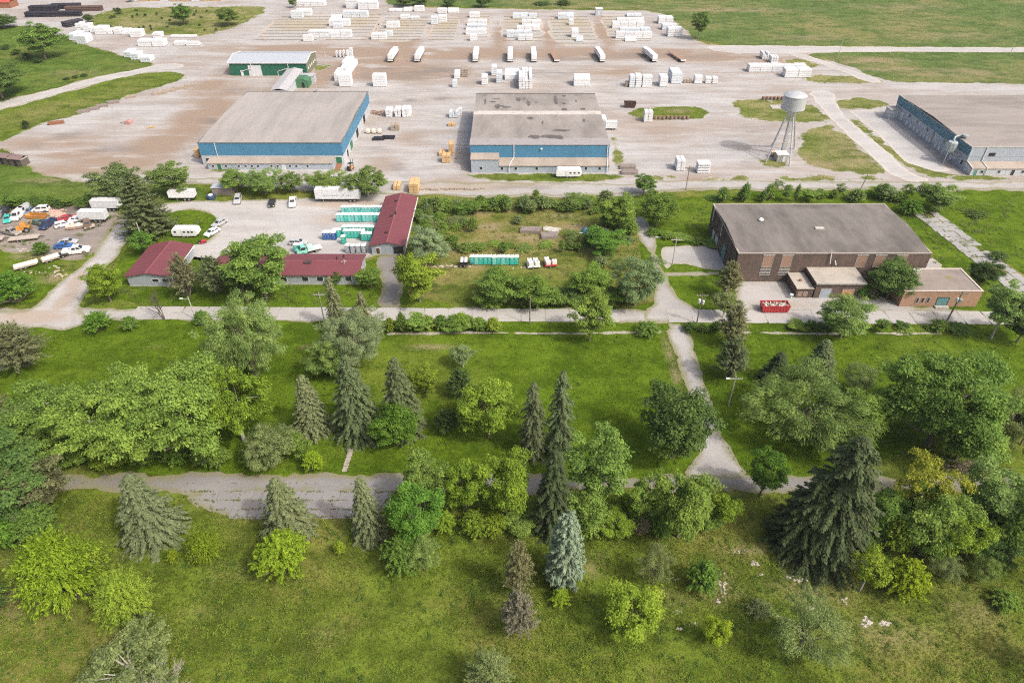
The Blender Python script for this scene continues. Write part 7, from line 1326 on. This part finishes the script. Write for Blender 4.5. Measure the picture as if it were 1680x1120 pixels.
# --- grass tufts and weeds: far too many to count
def tufts(name, n, px0, px1, py0, py1, seed, size, mat, cols, label, avoid):
    rng = np.random.default_rng(seed); xs, ys = [], []
    x = rng.uniform(G(px0, py1)[0] * 1.25, G(px1, py1)[0] * 1.25, n * 2) if False else None
    ya, yb = G(840, py1)[1], G(840, py0)[1]; y = rng.uniform(ya, yb, n * 3); hw = .80 * (y * CP + CAM_H * SP); x = rng.uniform(-1, 1, n * 3) * hw
    cl = vnoise(x / 3.5, y / 3.5, seed) * .6 + vnoise(x / 14, y / 14, seed + 1) * .4
    keep = cl + rng.uniform(-.18, .18, n * 3) > .46
    for nm in avoid:
        for P, HL in SHEETS.get(nm, []): keep &= sdf(P, x, y) < .4
    x, y = x[keep][:n], y[keep][:n]; m = len(x); C, N, S, T, A = [], [], [], [], []
    for b_ in range(3):
        h_ = size * rng.uniform(.4, 1.5, m) ** 1.2; a = rng.uniform(0, 6.283, m); lean = rng.uniform(.2, .9, m)
        dx, dy = np.cos(a) * lean, np.sin(a) * lean; C.append(np.stack([x + dx * h_ * .5, y + dy * h_ * .5, h_ * .45 + .03], 1)); A.append(np.stack([dx, dy, np.ones(m)], 1)); N.append(np.stack([-dy + rng.normal(0, .2, m), dx, rng.normal(.5, .3, m)], 1)); S.append(h_ * .6); T.append(np.clip(rng.normal(.5, .2, m) + (vnoise(x / 6, y / 6, seed + 3) - .5) * .5, 0, 1))
    C, N, S, T, A = map(np.concatenate, (C, N, S, T, A))
    o = bpy.data.objects.new(name, leafmesh(name, C, N, S, T, mat, .2, A, rng)); COL.objects.link(o); o.color = c4(cols); o['kind'] = 'stuff'; o['label'] = label
    return o
tufts('meadow_tufts', 70000, 0, 1680, 812, 1160, 5, .17, m_leaf, (.160, .200, .034), 'rough grass and weeds of the foreground meadow', ROADS)
tufts('meadow_weeds', 16000, 0, 1680, 812, 1160, 9, .30, m_leaf, (.150, .225, .028), 'taller green weeds in the foreground meadow', ROADS)
tufts('lawn_tufts', 42000, 0, 1680, 532, 776, 6, .18, m_leaf, (.125, .190, .016), 'uneven grass of the lawns between the roads', ROADS)
tufts('dry_stalks', 9000, 0, 1680, 840, 1160, 11, .22, m_leaf, (.30, .25, .11), 'dry pale stalks scattered over the meadow', ROADS)
# ================================================================== poles, rubble and small things
m_pole = paint('pole_wood', (.20, .165, .135), .9, dirt=.4, scale=3); m_polel = paint('pale_pole', (.45, .42, .38), .85); m_ins = paint('insulator', (.55, .56, .55), .3)
def pole(label, px, py, top, arm=0, lean=(0, 0), mat=m_pole, lamp=False, transformer=False, r=.15):
    x, y = G(px, py); h = HT(px, py, top); t = thing('utility_pole', label, 'pole', (x, y, .0)); tx, ty = lean[0] * h, lean[1] * h
    MB().tube((0, 0, 0), (tx, ty, h), r, r * .7, n=8).build('post', mat, t)
    if arm:
        MB().cbox((tx * .94, ty * .94 - .12, h * .93), (2.6, .12, .14)).build('crossarm', mat, t)
        for s in (-1.15, -.5, .5, 1.15): MB().lathe([(.05, 0), (.09, .06), (.05, .2)], 6, (tx * .94 + s, ty * .94 - .12, h * .93 + .07)).build('insulator', m_ins, t)
    if arm > 1: MB().cbox((tx * .8, ty * .8 - .12, h * .8), (1.8, .12, .14)).build('crossarm', mat, t)
    if lamp: MB().tube((tx * .9, ty * .9, h * .9), (tx * .9 - 1.3, ty * .9 - .2, h * .95), .05, n=5).build('lamp_arm', m_steel, t); MB().cbox((tx * .9 - 1.5, ty * .9 - .2, h * .95), (.7, .3, .16)).build('lamp_head', m_white, t)
    if transformer: MB().lathe([(.28, 0), (.3, .05), (.3, .85), (.2, .95)], 12, (tx * .75 - .45, ty * .75 - .1, h * .7)).build('transformer', m_ins, t); MB().lathe([(.28, 0), (.3, .05), (.3, .85), (.2, .95)], 12, (tx * .75 + .45, ty * .75 - .1, h * .66)).build('transformer', m_ins, t)
pole('utility pole with crossarm at the road left of the thin spruces', 532, 526, 480, 1, mat=m_polel); pole('pale lamp pole at the road in front of the maroon office', 321, 524, 487, 0, mat=m_polel, lamp=True); pole('plain utility pole at the road beside the green plot trees', 869, 532, 486); pole('utility pole with two crossarms at the junction', 1143, 530, 481, 2, transformer=True); pole('slim utility pole beside the concrete pad', 1103, 434, 390, 1, mat=m_polel)
pole('utility pole by the gravel road right of the white leaning bundles', 1125, 312, 272, 1); pole('leaning utility pole behind the derelict hall', 1405, 324, 284, 0, (.16, 0)); pole('stout utility pole with transformers in front of the brick building', 1552, 529, 478, 1, (.06, 0), transformer=True, r=.2); pole('lamp pole with crossarm right of the cross road', 1195, 665, 617, 1, mat=m_polel, lamp=True); pole('thin pole beside the maroon office back corner', 241, 412, 365, mat=m_polel)
pole('thin white post on the lawn left of the yellow-green tree', 757, 690, 655, mat=m_white, r=.09); pole('leaning pale pole in the meadow verge at the drive mouth', 10, 535, 518, mat=m_polel); pole('thin mast pole behind the left warehouse near the storage lots', 536, 108, 75, mat=m_polel, r=.12); pole('utility pole on the edge of the right far field', 1375, 94, 60, mat=m_polel, r=.12); pole('power pole far along the right track', 1657, 90, 60, mat=m_polel, r=.12)
# rubble: broken white stone in the meadow, debris at the derelict hall, scrap heap
rb = random.Random(21)
def stone_mesh(seed, mat, flat=.45):
    r2 = random.Random(seed); m = MB(); n = 7; lo = [(math.cos(6.283 * k / n) * r2.uniform(.7, 1.2), math.sin(6.283 * k / n) * r2.uniform(.6, 1.1)) for k in range(n)]
    m.v += [(p[0], p[1], 0) for p in lo] + [(p[0] * .7 + r2.uniform(-.1, .1), p[1] * .7, flat * r2.uniform(.6, 1.2)) for p in lo]
    m.f += [tuple(range(n))[::-1], tuple(range(n, 2 * n))] + [(k, (k + 1) % n, n + (k + 1) % n, n + k) for k in range(n)]; return m.mesh('stone', mat)
white_st = paint('broken_white_stone', (.46, .42, .37), .9, dirt=.5, scale=2); SM = [stone_mesh(k, white_st) for k in range(6)]
def rubble(label, spots, meshes, size, name='rubble_heap', cat='rubble'):
    x, y = G(*spots[0][:2]); t = thing(name, label, cat, (x, y, .03))
    for (px, py, rx, ry, n) in spots:
        for k in range(n):
            q = G(px + rb.gauss(0, rx * .5), py + rb.gauss(0, ry * .5)); s_ = size * rb.uniform(.4, 1.3); place(rb.choice(meshes), 'stone', t, (q[0] - x, q[1] - y, 0), rb.uniform(0, 6.28), sc=(s_ * rb.uniform(.8, 1.6), s_, s_ * .7))
rubble('long string of broken white stones left in the meadow rubble', [(1186, 958, 8, 22, 22), (1180, 985, 5, 6, 8)], SM, .22); rubble('white stones below the giant dark spruce', [(1237, 924, 8, 6, 9), (1215, 905, 14, 4, 7), (1250, 940, 5, 4, 5)], SM, .24); rubble('crooked line of white stones right of the string', [(1298, 945, 8, 6, 10), (1312, 953, 10, 3, 9)], SM, .25); rubble('scattered white stones above the large hazy olive shrub', [(1332, 998, 8, 4, 8), (1360, 1016, 8, 6, 10), (1385, 985, 6, 6, 7)], SM, .24); rubble('brightest white stone heap right of the large hazy olive shrub', [(1424, 1020, 7, 7, 16), (1450, 1022, 14, 3, 10)], SM, .27)
rubble('small white stones below the low weedy mound', [(1110, 1005, 10, 5, 6), (1112, 1031, 5, 3, 5), (1108, 950, 6, 2, 4)], SM, .2); rubble('two pale stones beside the bright lone young tree', [(1140, 1024, 14, 3, 5)], SM, .18)
pink_st = paint('brick_rubble', (.48, .33, .27), .9, dirt=.5, scale=2); SP2 = [stone_mesh(10 + k, pink_st, .6) for k in range(5)]
rubble('pinkish rubble heap at the back of the scrap yard', [(93, 352, 18, 5, 90), (90, 346, 14, 4, 50)], SP2, .42); rubble('rubble and broken concrete at the edge of the scrap yard drive', [(92, 444, 10, 8, 22), (55, 446, 24, 4, 14), (105, 452, 14, 8, 16), (42, 409, 12, 5, 14)], SP2 + SM, .3); rubble('debris scattered along the foot of the derelict hall', [(1256, 460, 12, 2, 16), (1285, 478, 6, 6, 14), (1310, 487, 20, 3, 16)], SM + SP2, .26); rubble('debris between the jutting block and brick building', [(1432, 480, 10, 8, 30), (1445, 492, 10, 5, 14)], SM + SP2, .28); rubble('stone and concrete scraps on the overgrown plot driveway', [(745, 437, 30, 2, 16), (860, 439, 20, 1, 8)], SM, .3)
brush = paint('dead_brush', (.30, .24, .19), .9); bp = thing('brush_pile', 'heap of dead branches beside the lower road at the right', 'brush', (*G(1590, 770), .03)); m = MB()
for k in range(130):
    a = rb.uniform(0, 3.14); p = Vector((rb.gauss(0, 2.6), rb.gauss(0, .9), rb.uniform(.1, .8))); d = Vector((math.cos(a), math.sin(a) * .6, rb.uniform(-.3, .3))) * rb.uniform(.5, 1.6); m.tube(p - d, p + d, .05, .02, 4, False)
m.build('branches', brush, bp)
# barrels / stumps in rows, wheel rims, blue barrel boat, tarp, sinks and other small junk
bar_m = paint('rusty_barrel', (.22, .16, .12), .8, dirt=.5); barrel = MB().lathe([(.5, 0), (.52, .05), (.5, .45), (.53, .5), (.5, .95), (.45, 1.0)], 10).mesh('drum', bar_m); lidm = MB().lathe([(.46, 0), (.44, .05)], 10).mesh('lid', m_rust)
for k in range(9):
    t = thing('barrel', '%s rusty barrel from the left in the line along the oval grass island' % ORD[k], 'barrel', (*G(1075 + k * 6.6, 196 + rb.uniform(-.6, .6)), .1), 0, 'barrels by the grass island'); place(barrel, 'drum', t, sc=(1.3, 1.3, 1.2)); place(lidm, 'lid', t, (0, 0, 1.2))
for k in range(6):
    t = thing('barrel', '%s rusty barrel from the left in the line behind the water tower tank' % ORD[k], 'barrel', (*G(1252 + k * 6.2, 164), .1), 0, 'barrels behind the tower'); place(barrel, 'drum', t, sc=(1.4, 1.4, 1.2)); place(lidm, 'lid', t, (0, 0, 1.2))
slab = MB().box(-3.2, 3.2, -2.2, 2.2, 0, .12).build('foundation_slab', m_conc); slab.location = (*G(1278, 176), .07); tag(slab, 'bare concrete slab on the grass behind the water tower', 'slab')
t = thing('tarp_heap', 'blue and white junk heap at the right of the overgrown plot', 'junk', (*G(960, 381), .05)); MB().lathe([(1.3, 0), (1.1, .6), (.6, 1.2), (.1, 1.5)], 9).build('blue_tarp', paint('blue_tarp', (.04, .14, .22), .5), t); MB().tube((-1.8, -.8, .15), (1.6, -1.0, .15), .16, n=6).build('white_tube', m_white, t)
t = thing('bent_tubing', 'bent white metal frame right of the blue junk heap', 'frame', (*G(985, 380), .05)); MB().path([(-2, 0, .1), (-.3, .8, 1.0), (2, .6, .3), (-2, -.2, .1), (1.9, -.5, .2)], [.07] * 5, 5).build('tube', m_white, t); MB().tube((-1, -.6, .05), (1.2, .9, .12), .06, n=5).build('strut', m_white, t)
t = thing('metal_gate', 'small tilted metal gate at the track in the overgrown plot', 'gate', (*G(979, 404), .05), R(25))
for k in range(4): MB().tube((-1.6, 0, .2 + k * .32), (1.6, 0, .2 + k * .32), .04, n=5).build('rail', m_steel, t)
MB().tube((-1.6, 0, 0), (-1.6, 0, 1.3), .05, n=5).tube((1.6, 0, 0), (1.6, 0, 1.3), .05, n=5).build('gate_post', m_steel, t)
t = thing('water_tank', 'round blue and white tank beside the plain white storage trailer', 'tank', (*G(347, 326), .05)); MB().lathe([(1.3, 0), (1.35, .1), (1.35, 1.0), (1.1, 1.2)], 16).build('shell', paint('navy_tank', (.03, .06, .12), .4), t); MB().lathe([(.7, 0), (.6, .15), (.1, .2)], 12, (0, 0, 1.2)).build('lid', m_white, t)
t = thing('container', 'grey shed under the leftmost tree of the row behind the lot', 'container', (*G(366, 318), .05)); MB().box(-2.6, 3.4, -1.2, 1.6, 0, 2.4).build('wall', gtim, t); MB().box(-2.8, 3.6, -1.4, 1.8, 2.405, 2.5).build('roof', m_roofmetal, t)
t = thing('loader_bucket', 'pinkish loader attachment lying on the left dirt yard', 'machine', (*G(212, 203), .1)); MB().prism([(-1, 0), (1, 0), (.8, .9), (.2, 1.2), (-.8, 1.1)], 'y', -1.2, 1.2).build('shell', paint('faded_red', (.42, .22, .20), .7), t); MB().tube((-1, 0, .6), (-3.5, .5, .1), .09, n=5).build('arm', m_chassis, t)
t = thing('lumber_scrap', 'small heap of yellow lumber scraps on the left dirt yard', 'scrap', (*G(247, 210), .1))
for k in range(8): o = MB().cbox((0, 0, 0), (rb.uniform(.8, 2), .25, .15)).build('plank', raw, t); o.location = (rb.uniform(-1, 1), rb.uniform(-.8, .8), .1 + k * .05); o.rotation_euler = (0, 0, rb.uniform(0, 3))
t = thing('lumber_scrap', 'reddish heap of broken pallets beside the left warehouse', 'scrap', (*G(622, 186), .1))
for k in range(22): o = MB().cbox((0, 0, 0), (rb.uniform(.8, 2.2), .3, .2)).build('plank', raw2 if k % 3 else m_rust, t); o.location = (rb.uniform(-2.4, 2.8), rb.uniform(-2.5, 2.5), .1 + k * .04); o.rotation_euler = (0, 0, rb.uniform(0, 3))
t = thing('toilet_cistern', 'teal and white urinal pedestal by the debris of the derelict hall', 'junk', (*G(1297, 489), .05)); MB().lathe([(.25, 0), (.18, .5), (.45, .9), (.45, 1.05)], 12).build('bowl', paint('pale_teal', (.42, .60, .57), .4), t); MB().lathe([(.4, 0), (.2, .06)], 12, (0, 0, 1.051)).build('lid', m_white, t)
t = thing('pallet_stack', 'plank ends and pallets lined along the gravel road behind the overgrown plot', 'pallets', (*G(742, 311), .08))
for k in range(14): o = MB().box(-.6, .6, -.5, .5, 0, rb.uniform(.2, .7)).build('pallet', raw2, t); o.location = ((k - 7) * 1.5 + rb.uniform(-.3, .3), rb.uniform(-.6, .6), 0)
t = thing('white_plank', 'white plank lying in the grass right of the side road', 'plank', (*G(1078, 390), .08), R(-8)); MB().box(-1.2, 1.2, -.2, .2, 0, .12).build('board', m_white, t); MB().box(-.9, -.8, -.25, .25, .121, .16).build('batten', m_conc, t)
# ---- the far top edge: red shed, yellow lumber rows
t = thing('red_shed', 'red roofed shed cut by the far left top edge', 'shed', (*G(2, 14), .05)); MB().box(-6, 6, 0, 8, 0, 3.2).build('wall', m_rust, t); hipless(-6.4, 6.4, -.4, 8.4, 3.1, 5, 'x').build('roof', paint('red_sheet', (.42, .08, .06), .6), t)
for k in range(9): pstack(212 + k * 17, 225 + k * 17, 2.5, -3, 4, '%s yellow lumber stack from the left along the top edge behind the grass mound' % ORD[k], 'yellow lumber at the top edge', mat=raw if k % 3 else wrap)
# ================================================================== the air
hz = MB().box(-1500, 1500, -60, 900, -1.0, 92.0).build('haze', None); hz['kind'] = 'stuff'; hz['label'] = 'thin summer haze over the whole place'
hm = bpy.data.materials.new('haze_air'); hm.use_nodes = True; hn = hm.node_tree
for n_ in list(hn.nodes):
    if n_.type == 'BSDF_PRINCIPLED': hn.nodes.remove(n_)
pv = hn.nodes.new('ShaderNodeVolumePrincipled'); pv.inputs['Color'].default_value = (.92, .94, 1.0, 1); pv.inputs['Density'].default_value = .00012; pv.inputs['Anisotropy'].default_value = .3
hn.links.new(pv.outputs[0], hn.nodes['Material Output'].inputs['Volume']); hz.data.materials.append(hm)
